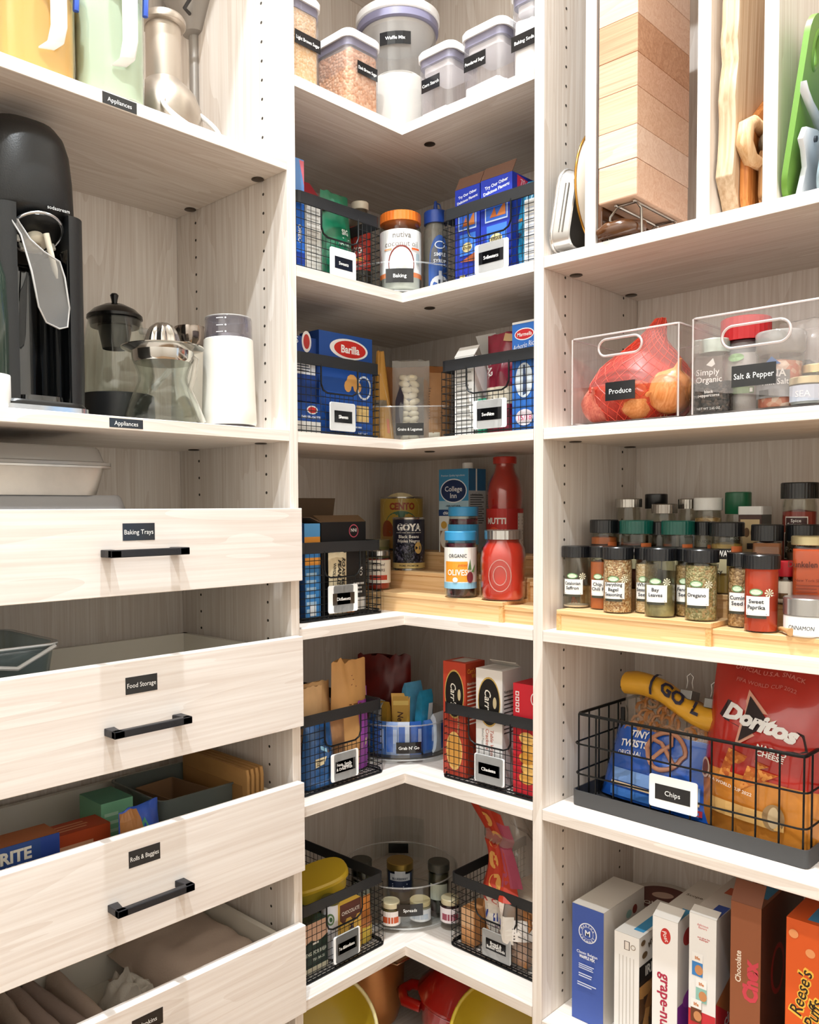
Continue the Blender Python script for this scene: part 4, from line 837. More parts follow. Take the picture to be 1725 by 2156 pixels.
# crackers
def carrs(body, txt, sub):
    def fn(p, w, h):
        p.rect(-w/2, 0, w/2, h, body); p.ell(0, h*.72, w*.43, h*.215, 'C9A85A', 28); p.ell(0, h*.72, w*.40, h*.20, '16120F', 28); p.text("Carr's", -w*.04, h*.72, w*.24, 'EEE8DA', .01, shear=.25, rot=-90, wmax=h*.30); p.ell(w*.22, h*.72, w*.07, h*.05, 'C9B890')
        if sub == 'w': p.text('Table Water', w*.12, h*.36, w*.13, 'B5543A', 0, shear=.15, rot=-90, wmax=h*.3); p.text('Crackers', -w*.05, h*.40, w*.13, 'B5543A', 0, shear=.15, rot=-90, wmax=h*.22); p.text('baked Pepper', -w*.22, h*.4, w*.08, '8A8A86', 0, rot=-90, wmax=h*.2); p.ell(w*.2, h*.14, w*.2, h*.07, 'C9CFC6')
        else: p.ell(0, h*.22, w*.36, h*.17, 'F0C070', 24); p.ell(0, h*.22, w*.31, h*.145, 'E0A048', 24); p.text('whole Wheat', w*.2, h*.48, w*.1, 'F0D8A0', 0, rot=-90, shear=.2, wmax=h*.24)
    return fn
def nutri(bg, fg='2A2420', head=None, hc='E8A030'):
    def fn(p, w, h): 
        p.rect(-w/2, 0, w/2, h, bg); p.lines(-w*.42, h*.45, w*.42, h*.80, 10, fg, .35, 6); p.text('Nutrition Facts', -w*.05, h*.82, .006, fg, .02, wmax=w*.75)
        if head: p.text(head, 0, h*.93, .009, hc, .01, shear=.15, wmax=w*.85)
    return fn
Rr = (('red cracker box with a black oval badge', 934, 981, 1398, .292, 'C0442E', carrs('C0442E', '', 'r'), nutri('A8381F', 'E8D8C8', "Carr's Whole\nWheat"), 1), ('white cracker box with a black oval badge', 1003, 1058, 1414, .294, 'E8E4E0', carrs('E8E4E0', '', 'w'), nutri('DAD4D2', '4A4442'), 2))
for lab, pl, pr, pt, d, col, ff, fr, i in Rr:
    a0, a1 = at_box('R', pl, pr, 1560, d); _, zt = W('R', pr, pt, d)
    carton('cracker_box', lab, 'R', a0, a1, d, .062, zb, zt-zb, col, {'F': ff, 'R': fr, 'T': (lambda p, w, h: p.rect(-w*.3, -h*.3, w*.3, h*.4, 'CFC9C2'))}, group='cracker boxes in the basket', flaps=[('B', .02, 150, 'D8D2CA')] if i == 2 else None)
a0, _ = at_box('R', 1081, 1125, 1560, .296); _, zt = W('R', 1081, 1437, .296)
def ritz(p, w, h):
    p.rect(-w/2, 0, w/2, h, 'C8202E'); 
    for i in range(4): p.rect(-w*.40, h*(.74+.05*i), -w*.26, h*(.78+.05*i), 'F0E6E2'); p.rect(-w*.37, h*(.75+.05*i), -w*.29, h*(.77+.05*i), 'C8202E')
    p.ring(w*.35, h*.88, w*.16, h*.06, .002, 'EEDAD6'); p.rect(-w*.05, h*.60, w*.5, h*.64, 'E8C88A')
    for i in range(5): p.ell(w*(.05+.08*(i % 2)), h*(.16+.09*i), w*.3, h*.055, ('E5A84C', 'F0BE6A', 'DB9A3C')[i % 3], 16)
carton('cracker_box', 'bright red cracker box with golden round crackers against the panel', 'R', a0, .632, .296, .06, zb, zt-zb, 'C8202E', {'F': ritz}, group='cracker boxes in the basket')
carton('cracker_packet', 'plain pale packet standing behind the white cracker box', 'R', .565, .632, .20, .04, zb, .165, 'CFCAC4', {})

# ================================================================== corner shelf 6: tea, spreads, bread
Z6 = ZC[6]; zb = Z6+.004
basket_tag(basket('L', BA_L, .303, Z6, '', 'black rimmed wire basket of tea and hot cocoa'), 'Tea & Hot Cocoa', .0, .0064)
t6 = basket('R', BA_R-.002, .2695, Z6, '', 'black rimmed wire basket holding a loaf of bread'); basket_tag(t6, 'Bread &\nBaked Goods', .004, .006)
def choc(p, w, h): p.rect(-w/2, 0, w/2, h, 'DDAE44'); p.rect(-w/2, h*.70, w/2, h, '5E2C1C'); p.text('CHOCOLATE', 0, h*.82, .0075, 'F0E6DA', .02, wmax=w*.85); p.poly([(-w*.5, h*.70), (-w*.2, h*.70), (-w*.3, h*.60)], '5E2C1C'); p.poly([(0, h*.7), (w*.3, h*.7), (w*.16, h*.58)], '5E2C1C'); p.text('MILK', w*.05, h*.42, .011, '3A2A4A', .03, rot=-90); p.ell(w*.3, h*.35, w*.16, h*.12, 'C98A4A'); p.ell(w*.1, h*.16, w*.3, h*.1, 'E8C884')
a0, a1 = at_box('L', 716, 760, 1930, .285); _, zt = W('L', 758, 1888, .285)
carton('cocoa_box', 'yellow and brown hot chocolate box in the tea basket', 'L', a0, a1, .285, .05, zb, zt-zb, 'DDAE44', {'F': choc})
a0, a1 = at_box('L', 763, 792, 1930, .288); _, zt = W('L', 780, 1885, .288)
t = thing('cocoa_pouch', 'orange and yellow cocoa pouch by the basket corner', 'pouch', spot('L', (a0+a1)/2, .266, zb), ROT['L']); fm = pouch(t, abs(a1-a0)+.01, zt-zb-.01, .035, mat('D8863E', .35, coat=.3, vary=.35, vscale=25), seed=31, bot=.8); p = Print(fm, .001, .0002); p.rect(-.014, .0, .016, .035, 'E2C24A', 3, 3); p.build('print', t)
a0, a1 = at_box('L', 641, 690, 2000, .287); a0 = max(a0, -.583)
def engb(p, w, h): p.rect(-w/2, 0, w/2, h, '26382E'); p.rect(-w/2, h*.6, w/2, h, 'E2B79A'); p.poly([(-w*.5, h*.6), (-w*.2, h*.66), (w*.1, h*.58), (w*.5, h*.68), (w*.5, h*.55), (-w*.5, h*.52)], '26382E'); p.text('ENG. FOR BREA', 0, h*.40, .0072, 'D8DDD0', .02, wmax=w*.9); p.text('TEA BAGS', w*.1, h*.26, .005, 'D8DDD0', .01, wmax=w*.6); p.rect(-w/2, 0, w/2, h*.12, 'D9D2B8'); p.rect(-w*.15, h*.56, w*.1, h*.60, 'E2DFD4')
carton('tea_box', 'dark green box of breakfast tea at the basket front', 'L', a0, a1, .287, .09, zb, .098, '26382E', {'F': engb})
t = thing('tea_tin', 'white round tea tin with a green leaf print', 'tin', spot('L', onx(702, 1960, .27).y, .262, zb), face(spot('L', onx(702, 1960, .27).y, .262, zb))); r = .018
G().lathe([(r, 0), (r, .105), (r-.001, .107)], mat('DAD6D8', .35), 28).build('tin', t, smooth=40); lid(t, r*1.02, .107, .118, mat('7A7A42', .3, .5)); cyl_print(t, r, .06, lambda p: (p.ell(0, .02, .008, .012, '5E7A4E'), p.ell(0, .02, .005, .008, 'DAD6D8'), p.ell(.001, .02, .003, .005, '3A5A3A')))
# yellow lid lying in the basket, green boxes behind
c0 = onx(745, 1880, .185); t = thing('food_tub', 'yellow oval lidded tub lying on top in the tea basket', 'tub', (.205, -.455, Z6+.112), R(62)); t.rotation_euler = (R(10), R(-14), R(62))
ov = lambda w_, d_, z_: [(math.copysign(abs(math.cos(2*math.pi*k/32))**.7, math.cos(2*math.pi*k/32))*w_/2, math.copysign(abs(math.sin(2*math.pi*k/32))**.7, math.sin(2*math.pi*k/32))*d_/2, z_) for k in range(32)]
G().loft([ov(.115, .07, 0), ov(.125, .08, .028)], mat('CDB43A', .4)).build('tub', t, smooth=40); G().loft([ov(.135, .088, .028), ov(.135, .088, .034), ov(.128, .082, .038)], mat('D8B62E', .35)).build('lid', t, smooth=30)
carton('tea_carton', 'dark green tea carton under the yellow tub', 'L', -.580, -.50, .20, .12, zb, .075, '1E2A22')
carton('spice_carton', 'small reddish brown carton by the panel in the tea basket', 'L', -.583, -.545, .16, .08, zb+.08, .045, '7A3A24', {'F': lambda p, w, h: p.ell(w*.2, h*.3, .01, .01, 'C9C2BA')})
# turntable of spreads
TC6 = (.215, -.215); FA6 = face(TC6)
turntable('clear two-level turntable bin of small spread jars', TC6, Z6, .128, .085, ('Spreads', .056, .026, .050, .0068), FA6+.16)
t = thing('divider_panel', 'tall clear back panel with a black label behind the spreads', 'panel', (TC6[0]-.065, TC6[1]+.065, Z6+.0145), FA6)
G().loft([[(.1*math.sin(a_), -.1*math.cos(a_)+.06, z_) for a_ in [R(q) for q in range(140, 221, 8)]] + [(.098*math.sin(a_), -.098*math.cos(a_)+.06, z_) for a_ in [R(q) for q in range(220, 139, -8)]] for z_ in (0, .10)], acrylic).build('panel', t, smooth=40)
G().box(-.025, .025, .1245, .1275, .018, .042, label_black).build('label', t)
def sjar(label, px, py_b, pt, d, r, lidm, body, lab, z=None, seedr=0, group=None):
    z = Z6+.0142 if z is None else z; p0 = onz(px, py_b, z); c = (p0.x, p0.y); zt = zat(px, pt, c)-z; t = thing('spread_jar', label, 'jar', (*c, z), face(c), group)
    jar_body(t, [(r-.003, 0), (r, .003), (r, zt*.70), (r*.86, zt*.80)]); fill(t, [(r-.004, .002), (r-.002, .004), (r-.002, zt*.72)], body); lid(t, r*.93, zt*.77, zt, lidm, ridges=0)
    cyl_print(t, r, zt*.10, lab(zt*.58)); return t
def lab_sp(bg, ink, txt=None):
    def mk(H):
        def f(p):
            p.rect(-.028, 0, .028, H, bg, 10); p.rect(-.018, H*.18, .018, H*.62, ink, 5)
            if txt: p.text(txt, 0, H*.8, .004, ink, .01, wmax=.03)
        return f
    return mk
sjar('small jar of orange spread with a cream lid by the tea basket', 823, 1945, 1895, 0, .021, mat('D9CDA8', .35), mat('6A5A28', .4), lab_sp('F0E6E0', 'C8582E'))
sjar('small jar of red jam with a cream lid by the bread basket', 948, 1940, 1888, 0, .021, mat('D9CDA8', .35), mat('3A1420', .4), lab_sp('F0E4E6', 'A04A5C'))
sjar('pale jar of white spread behind the label of the turntable', 885, 1934, 1892, 0, .024, mat('DCCB9A', .35), mat('D8CDB4', .5), lab_sp('EEF0F4', 'C8D4E4'))
# upper jar stands on the clear inner platform
c = (TC6[0]-.01, TC6[1]+.01); z = Z6+.0142; zt = zat(877, 1810, c)-z; r = .0315
t = thing('jam_jar', 'dark jam jar with a gold lid raised in the middle of the turntable', 'jar', (*c, z), face(c)); jar_body(t, [(r-.003, 0), (r, .004), (r, zt*.74), (r*.9, zt*.82)]); fill(t, [(r-.005, .002), (r-.002, .006), (r-.002, zt*.76)], mat('120E14', .3)); lid(t, r*.97, zt*.80, zt, mat('A58B4A', .3, .8))
cyl_print(t, r, zt*.28, lambda p: (p.rect(-.03, 0, .03, zt*.5, '23304C', 12), p.rect(-.024, zt*.30, .024, zt*.48, 'C9CCD2', 8), p.rect(-.012, zt*.45, .012, zt*.56, 'C9CCD2', 4), p.text('BLUEBERRY', 0, zt*.36, .005, '23304C', .02, wmax=.038), p.lines(-.018, zt*.06, .018, zt*.24, 3, 'C0C6D4')))
for a_, lab in ((-1.15, 'dark lidded jar at the back by the tea basket'), (1.1, 'small dark jar with a pale lid behind the bread basket')):
    c = polar(TC6, .095, FA6+a_); t = thing('spread_jar', lab, 'jar', (*c, Z6+.0145), face(c)); jar_body(t, [(.022, 0), (.024, .004), (.024, .085), (.021, .095)]); fill(t, [(.02, .002), (.022, .006), (.022, .085)], mat('2A2A1E', .4)); lid(t, .024, .09, .108, mat('3A3A34', .4)); cyl_print(t, .024, .03, lambda p: p.rect(-.02, 0, .02, .035, 'C8CDBE', 6))
# bread loaf in a twisted bag
bx, by = .538, -.165
t = thing('bread_loaf', 'sliced white bread in a printed clear bag with a twisted top', 'bread', (bx, by, zb), R(-8))
crust = mat('C98A54', .7, vary=.25, vscale=30); crumb = mat('E8C9A4', .8, bump=.3, bscale=150)
pts = [(-.052, 0), (.052, 0), (.054, .06), (.064, .085), (.060, .112), (.03, .124), (0, .120), (-.03, .124), (-.060, .112), (-.064, .085), (-.054, .06)]
for k in range(9):
    y0 = -.085+.0185*k; g = G(); g.loft([[(x_, y0, z_+.003) for x_, z_ in pts], [(x_, y0+.0175, z_+.003) for x_, z_ in pts]], crust if k in (0, 8) else crumb); g.build('slice', t, bevel=.002)
S = pouch_shape(.165, .30, .20, bot=.9, belly=.3, seed=3, wob=.10, pw=3.5)
def bagf(u_, v_, sd):
    p = S(u_, v_, sd); k = 1.0
    if v_ > .45: q = min(1, (v_-.45)/.2); k = 1-.30*math.sin(q*math.pi/2)
    if v_ > .66: k += (v_-.66)*.9
    lean = max(0, v_-.45)
    return Vector((p.x*k-lean*.27, p.y*k*(1 if v_ < .7 else .6), p.z*1.0))
g = G(); rings = []
for j in range(27):
    v_ = j/26; rings.append([bagf(-1+2*i/20, v_, -1) for i in range(21)] + [bagf(1-2*i/20, v_, 1) for i in range(1, 20)])
g.loft(rings, clear('FFFFFF', 1.8, .12, .2, 'EFE6DC'), cap1=False).build('bag', t, smooth=50)
p = Print(lambda u_, v_, l: bagf(u_/.0825, v_/.30, -1)+Vector((.2, -1, 0)).normalized()*l, .0015, .0002)
p.rect(-.07, .050, .035, .105, 'E6DFD6', 10, 6); p.text('WHITE', -.026, .082, .018, '2E3F8E', .03, wmax=.075); p.text('PREMIUM BREAD', -.02, .062, .005, '8A6A7A', .01, wmax=.06); p.rect(-.07, .105, .02, .13, 'E9DCD2', 8, 4); p.text('BIANCO', -.03, .117, .012, 'B8342A', .03, wmax=.07)
p.rect(-.072, .13, .04, .258, 'C8402A', 10, 14); p.rect(.012, .15, .05, .24, 'B8506A', 5, 10)
for v_ in (.15, .18, .21, .24): p.ell(-.02+.01*(v_*100 % 2), v_, .018, .012, 'E8A85A', 14); p.ell(-.02+.01*(v_*100 % 2), v_, .010, .007, 'C8402A', 12)
p.rect(.035, .06, .075, .10, 'EDE6E0', 4, 3); p.lines(.038, .062, .072, .096, 6, '4A4442'); p.poly([(-.06, .262), (.02, .262), (.0, .275), (-.05, .27)], 'D8C0B0'); p.build('print', t)
t = thing('chip_bag', 'amber paper bag standing in the back of the bread basket', 'pouch', (.578, -.048, zb), R(-6)); pouch(t, .085, .27, .06, mat('B8742A', .5, vary=.2, vscale=15), seed=41, bot=.9)
carton('bread_packet', 'orange wrapped packet low in the bread basket', 'R', .420, .452, .255, .06, zb, .075, 'D89A62', {'F': lambda p, w, h: p.rect(-w/2, h*.5, w/2, h, 'E2B487')})

# ================================================================== under the corner: bowls and pots
Z7 = ZC[7]
def bowl(name, label, c, r, h, m, m2, tiltx=0, tilty=0, z=Z7, rim=True):
    t = thing(name, label, 'bowl', (*c, z), 0); t.rotation_euler = (tiltx, tilty, 0)
    pr = [(r*.35, 0), (r*.55, h*.08), (r*.82, h*.4), (r*.97, h*.85), (r, h), (r*1.03, h), (r*1.03, h+.004), (r*.97, h+.004), (r*.93, h*.85), (r*.78, h*.42), (r*.5, h*.13), (.001, h*.10)]
    G().lathe(pr, m, 48, cap1=False).build('bowl', t, smooth=40)
    if rim: G().tube([(r*1.0*math.cos(2*math.pi*k/48), r*1.0*math.sin(2*math.pi*k/48), h+.003) for k in range(48)], .004, m2, 8, True).build('rim', t, smooth=60)
    return t
yel = mat('B39A2C', .3, vary=.1, vscale=8)
# yellow bowls stood on edge
t = bowl('mixing_bowl', 'olive yellow bowl stood on edge beside the drawers', (.20, -.52), .115, .07, yel, mat('C9BC8A', .3)); t.location = (.225, -.488, Z7+.096); t.rotation_euler = (R(62), 0, R(58))
t = bowl('mixing_bowl', 'olive yellow bowl stood on edge in front of the red pot', (.52, -.2), .115, .07, yel, mat('B39A2C', .3)); t.location = (.530, -.225, Z7+.094); t.rotation_euler = (R(62), 0, R(24))
cop = mat('CF8C50', .28, .65, vary=.15, vscale=10)
t = thing('copper_pot', 'tall copper toned pot with a polished band at the back', 'pot', (.135, -.255, Z7)); G().lathe([(.065, 0), (.08, .006), (.092, .05), (.098, .195), (.10, .198), (.096, .198), (.09, .05), (.002, .01)], cop, 48, cap1=False).build('pot', t, smooth=40); G().lathe([(.0985, .155), (.1005, .157), (.1015, .195), (.10, .198)], mat('D9B48A', .15, .9), 48, cap0=False, cap1=False).build('band', t, smooth=40)
G().tube([(.099, -.02, .170), (.127, -.025, .177), (.127, .025, .177), (.099, .02, .170)], .006, mat('D9B48A', .2, .9), 8).build('handle', t, smooth=60)
rd = mat('B01812', .18, coat=.8)
t = thing('dutch_oven', 'glossy red enamelled pot with its red lid in the dark corner', 'pot', (.385, -.160, Z7), R(30))
G().lathe([(.085, 0), (.105, .008), (.118, .05), (.122, .105), (.124, .11), (.118, .11), (.113, .05), (.002, .012)], rd, 52, cap1=False).build('pot', t, smooth=40)
G().lathe([(.125, .112), (.126, .118), (.11, .135), (.08, .165), (.05, .185), (.018, .195), (.014, .20), (.02, .215), (.012, .222)], mat('A81610', .2, coat=.8), 52).build('lid', t, smooth=50)
for sgn in (-1, 1): G().tube([(sgn*.115, -.04, .085), (sgn*.15, -.035, .09), (sgn*.165, 0, .092), (sgn*.15, .035, .09), (sgn*.115, .04, .085)], .012, rd, 10).build('handle', t, smooth=60)
p = Print(cyl(.1205, .075, R(20)), .001); p.ell(0, 0, .013, .013, 'E8E2DC'); p.ring(0, 0, .009, .009, .002, '2A2A2A'); p.text('C', 0, 0, .006, '2A2A2A', .03); p.build('badge', t)

# ================================================================== drawer unit, upper shelf: jugs, steel mill
ZL1, ZL2 = ZS[1], ZS[2]
def jug(label, px, hw, d, tint, liquid, fillk, dark=None):
    p0 = onx(px, 150, d); c = (p0.x, p0.y); k = depth_of(c)/FPX; r = hw*k; zt = zat(px, -25, c)-ZL1
    t = thing('plastic_jug', label, 'jug', (*c, ZL1), face(c), 'clear plastic jugs with white handles')
    g = G(); o = rrect(2*r*.97, 2*r*.97, r*.5, 6)
    rings = [[(x*.9, y*.9, .0) for x, y in o], [(x*.97, y*.97, .008) for x, y in o], [(x, y, zt*.5) for x, y in o], [(x*1.01, y*1.01, zt*.93) for x, y in o], [(x*.98, y*.98, zt*.93) for x, y in o], [(x*.95, y*.95, .010) for x, y in o]]
    g.loft(rings, tint).build('body', t, smooth=45)
    G().loft([[(x*.93, y*.93, .009) for x, y in o], [(x*.945, y*.945, .014) for x, y in o], [(x*.955, y*.955, zt*fillk) for x, y in o]], liquid).build('contents', t, smooth=45)
    lo = [[(x*a_, y*a_, z_) for x, y in o] for a_, z_ in ((1.02, zt*.93), (1.06, zt*.945), (1.06, zt*.985), (1.0, zt))]
    G().loft(lo, mat('F2F1EF', .35)).build('lid', t, smooth=35)
    G().tube([(x*1.055, y*1.055, zt*.945) for x, y in o], .0022, mat('2A4FB0', .35), 6, True).build('lid_seal', t, smooth=60)
    hx = r*.42
    pts = [(hx*.55, -r*1.0, zt*.82), (hx*1.0, -r*1.22, zt*.86), (hx*1.35, -r*1.36, zt*.76), (hx*1.35, -r*1.36, zt*.42), (hx*1.15, -r*1.22, zt*.30), (hx*.6, -r*1.0, zt*.27)]
    g = G(); rings = []
    for i, q in enumerate(pts):
        w_ = .011; rings.append([(q[0]-w_, q[1]-.003, q[2]), (q[0]+w_, q[1]-.003, q[2]), (q[0]+w_, q[1]+.003, q[2]), (q[0]-w_, q[1]+.003, q[2])])
    g.loft(rings, mat('F4F3F1', .3)).build('handle', t, bevel=.0015, smooth=40)
    g = G(); g.tube([(r*.86, -r*.72, zt*.93), (r*1.02, -r*.8, zt*.86), (r*1.0, -r*.78, zt*.70)], .0045, mat('2A4FB0', .35), 6).build('clasp', t, smooth=60)
    return t
jug('clear jug of pale yellow drink with a white handle', 76, 78, .262, clear('FFF4DA', 1.2, .04, .10, 'F4E8C8'), mat('E3CE94', .35), .8)
jug('clear jug of milky white drink with a blue lid seal', 231, 71, .274, clear('F6FBF4', 1.2, .04, .10, 'EEF4EC'), mat('E2E6DC', .35), .8)
c0 = onx(346, 230, .205); c = (c0.x, c0.y); t = thing('steel_mill', 'brushed steel mill with a narrow neck behind the jugs', 'appliance', (*c, ZL1), 0)
steel = mat('A79B8E', .34, .85, vary=.12, vscale=30)
P_ = pxprof(c, 346, ZL1, [(77, 238), (79, 220), (79, 190), (76, 165), (66, 138), (50, 118), (38, 106)])
z_0 = P_[0][1]; P_ = [(r_, max(.016, z_-z_0+.018)) for r_, z_ in P_]
G().lathe(P_+[(P_[-1][0]*.98, P_[-1][1]+.001)], steel, 44).build('body', t, smooth=45); zn = P_[-1][1]; rn_ = P_[-1][0]
G().lathe([(rn_*.95, zn), (rn_*.95, zn+.092)], mat('B5A99C', .4, .8), 40).build('neck', t, smooth=45); G().lathe([(rn_*1.12, zn+.092), (rn_*1.22, zn+.095), (rn_*1.22, zn+.102), (rn_*1.1, zn+.108)], steel, 40).build('collar', t, smooth=45)
G().lathe([(P_[0][0]*.9, 0), (P_[0][0]*1.03, .004), (P_[0][0]*1.03, .012), (P_[0][0]*.97, .018)], mat('3C3836', .3, .6), 44).build('base_ring', t, smooth=45)
c0 = onx(408, 30, .075); c = (c0.x, c0.y); t = thing('salad_funnel', 'grey flared bowl on a slim stem with a dark cord', 'bowl', (*c, ZL1), 0)
zt = zat(408, -30, c)-ZL1; zb_ = zat(408, 78, c)-ZL1
G().lathe([(.045, 0), (.045, .006), (.010, .012), (.010, zb_), (.022, zb_+.004), (.075, zt), (.072, zt), (.02, zb_+.008)], mat('9A948E', .4, .5), 40).build('bowl', t, smooth=40)
G().tube([(.03, -.03, zb_+.02), (.05, -.055, zb_+.012), (.07, -.05, zb_+.03), (.085, -.04, zt-.02), (.09, -.03, zt)], .0035, mat('2A2624', .5), 6).build('cord', t, smooth=60)
c0 = onx(434, 290, .315); t = thing('plastic_hoop', 'clear white plastic hoop lying at the shelf front edge', 'hoop', (c0.x, c0.y, ZL1+.0045), ROT['L']); 
t.rotation_euler = (R(46), 0, ROT['L']+R(6)); rr = .052
G().tube([(rr*math.cos(2*math.pi*k/48), rr*math.sin(2*math.pi*k/48)+rr, 0) for k in range(48)], .0042, mat('F0EDE8', .15, coat=.8), 8, True).build('hoop', t, smooth=60)

# ================================================================== drawer unit, middle shelf: soda maker, teapot, juicer, grinders
blk = mat('08090A', .28); blk2 = mat('0E0F10', .42, bump=.12, bscale=500); gloss_blk = mat('060708', .06, coat=1.0)
ya, yb = -1.1427, -1.0035; sw = yb-ya; dp = .185
t = thing('soda_maker', 'tall black drink carbonator with an open bottle bay', 'appliance', (.327-dp/2, (ya+yb)/2, ZL2), ROT['L'])
H = .428
def ring(w_, y0, y1, z, rr=.045, n=6):
    d_ = y1-y0; return [(x, y+(y0+y1)/2, z) for x, y in rrect(w_, d_, min(rr, d_*.48, w_*.48), n)]
G().loft([ring(sw*.97, -dp/2, dp/2, 0, .03), ring(sw*.97, -dp/2, dp/2, .012, .03), ring(sw*.94, -dp/2+.003, dp/2, .016, .03)], blk).build('base', t, smooth=40)
G().loft([ring(sw*.98, -dp/2-.0015, -dp/2+.05, .001, .02), ring(sw*.98, -dp/2-.0015, -dp/2+.05, .0085, .02)], mat('B8BCC2', .12, .95)).build('base_trim', t, smooth=40)
prof = [(.228, .94, .088, 0), (.284, .985, .004, 0), (.292, 1.0, .0, 0), (.34, .98, .002, .001), (.378, .93, .006, .004), (.40, .86, .014, .009), (.416, .74, .028, .017), (.425, .55, .048, .03), (.428, .3, .07, .042)]
G().loft([ring(sw*k, -dp/2*.94+ins, dp/2-inb, z, .06*k) for z, k, ins, inb in prof], blk2).build('head', t, smooth=45)
# lower body with a round notch for the bottle, lined in gloss black
fy = -dp/2*.94; nr = .038
def notched(k, z): return [(x, y+(fy+dp/2)/2, z) for x, y in rrect(sw*k, dp/2-fy, .026, 7)] + [(-nr, fy, z), (-nr, -.03, z)] + [(-nr*math.cos(R(a)), -.03+nr*math.sin(R(a)), z) for a in range(20, 180, 20)] + [(nr, -.03, z), (nr, fy, z)]
G().loft([notched(.965, .014), notched(.985, .06), notched(.985, .284)], blk2).build('body', t, smooth=35)
arc = [(-nr, fy+.004), (-nr, -.03)] + [(-nr*math.cos(R(a)), -.03+nr*math.sin(R(a))) for a in range(15, 180, 15)] + [(nr, -.03), (nr, fy+.004)]
g = G(); g.loft([[(x*q, (y+.03)*q-.03, z) for q, pts_ in ((.985, arc), (.955, arc[::-1])) for x, y in pts_] for z in (.016, .236)], gloss_blk).build('bottle_bay', t, smooth=50)
G().loft([[(x, y, .014) for x, y in rrect(.072, .062, .02, 5, 0, -.052)], [(x, y, .024) for x, y in rrect(.070, .060, .02, 5, 0, -.052)]], gloss_blk).build('bay_floor', t, smooth=40)
# nozzle ring tipped forward
tf = Matrix.Translation((.0, -.064, .256)) @ Matrix.Rotation(R(-34), 4, 'X')
g = G(); g.tube([tf @ Vector((.0365*math.cos(2*math.pi*k/36), .036*math.sin(2*math.pi*k/36), 0)) for k in range(36)], .0022, mat('C9CCD0', .15, .95), 8, True); g.build('nozzle_ring', t, smooth=60)
g = G(); g.lathe([(.0362, .0), (.0362, .004)], mat('0A0A0B', .3), 32, sy=.9); g.build('nozzle_well', t, tf=tf @ Matrix.Translation((0, 0, -.001)))
g = G(); g.lathe([(.010, .002), (.015, -.002), (.016, -.012), (.010, -.016), (.006, -.016), (.005, -.010)], mat('E8DFCC', .4), 24); g.build('nozzle_collar', t, smooth=45, tf=tf @ Matrix.Translation((0, .010, 0)))
g = G(); g.lathe([(.0045, -.01), (.004, -.06), (.0015, -.072)], mat('E8DFCC', .4), 14); g.build('nozzle_tube', t, smooth=45, tf=Matrix.Translation((.004, -dp*.44, .262)) @ Matrix.Rotation(R(-14), 4, 'Y'))
for k, a in enumerate((205, 245, 290, 330)):
    x_, y_ = .030*math.cos(R(a)), -.026*math.sin(R(a)); g = G(); g.box(x_-.005, x_+.005, y_-.002, y_+.002, -.012, .004, mat('D8D5CE', .35)); g.build('bottle_clip', t, bevel=.001, tf=tf)
pts = [(-.046, .262), (-.034, .240), (-.024, .19), (-.013, .145), (.0, .126), (.020, .120), (.032, .124), (.032, .15), (.024, .19), (.018, .212), (-.004, .222), (-.022, .236), (-.036, .262)]
g = G(); ys = lambda z: -dp*.47-.012*math.sin((z-.12)/.13*math.pi)
g.loft([[(x, ys(z), z) for x, z in pts], [(x, ys(z)-.0015, z) for x, z in pts]], clear('E8E8E8', 1.6, .08, .14, 'C8C4C0')).build('splash_flap', t, smooth=40)
G().tube([(x, ys(z)-.001, z) for x, z in pts], .0014, clear('FFFFFF', 2.5, .05, .55, 'F0F0F0'), 6, True).build('flap_edge', t, smooth=60)
p = Print(flat((.0, -dp/2*.94-.0002, .300), (1,0,0), (0,-.02,1)), .003, .0002); p.text('sodastream', .022, -.012, .0052, 'C9CBCB', .004, wmax=.045); p.build('lettering', t)
# carbonating bottle at the frame edge
c0 = onx(-14, 700, .30); c = (c0.x, c0.y-.012); t = thing('soda_bottle', 'dark tinted soda bottle on a white foot beside the carbonator', 'bottle', (*c, ZL2)); r = .033
G().lathe([(r*.96, 0), (r, .004), (r, .045), (r*.98, .047)], mat('E9E7E3', .35), 30).build('foot', t, smooth=40); G().lathe([(r*.95, .047), (r*.97, .12), (r*.9, .18), (r*.5, .225), (r*.42, .24)], mat('2E3B33', .12, coat=.6), 30).build('body', t, smooth=45); lid(t, r*.5, .24, .262, blk)
# glass teapot
c0 = onx(243, 740, .112); c = (c0.x, c0.y); t = thing('glass_teapot', 'glass teapot with a black domed lid behind the juicer', 'teapot', (*c, ZL2), face(c))
q = lambda pts: pxprof(c, 240, ZL2, pts)
zs = zat(240, 835, c)-ZL2
G().lathe([(.066, 0), (.068, .004), (.066, zs), (.06, zs+.002)], mat('1A1B1C', .4), 40).build('base', t, smooth=40)
body = q([(66, 834), (76, 815), (80, 790), (74, 750), (62, 710), (54, 675)]); body = [(r_, z_) for r_, z_ in body]
G().lathe(body+[(r_-.002, z_+.001) for r_, z_ in body[::-1]], glass, 40, cap0=True, cap1=False).build('glass', t, smooth=50)
zl = body[-1][1]; rl = body[-1][0]
G().lathe([(rl*.92, zl-.012), (rl*.98, zl), (rl*1.06, zl+.002), (rl*1.05, zl+.007), (rl*.8, zl+.018), (rl*.4, zl+.027), (.004, zl+.029)], mat('232221', .2, .5), 40).build('lid', t, smooth=40)
G().lathe([(.0045, zl+.028), (.0055, zl+.036), (.0075, zl+.044), (.005, zl+.047)], blk, 16).build('knob', t, smooth=50)
G().lathe([(.022, zl-.05), (.03, zl-.01)], mat('4A4946', .3, .6), 24, cap0=False, cap1=False).build('infuser', t, smooth=40)
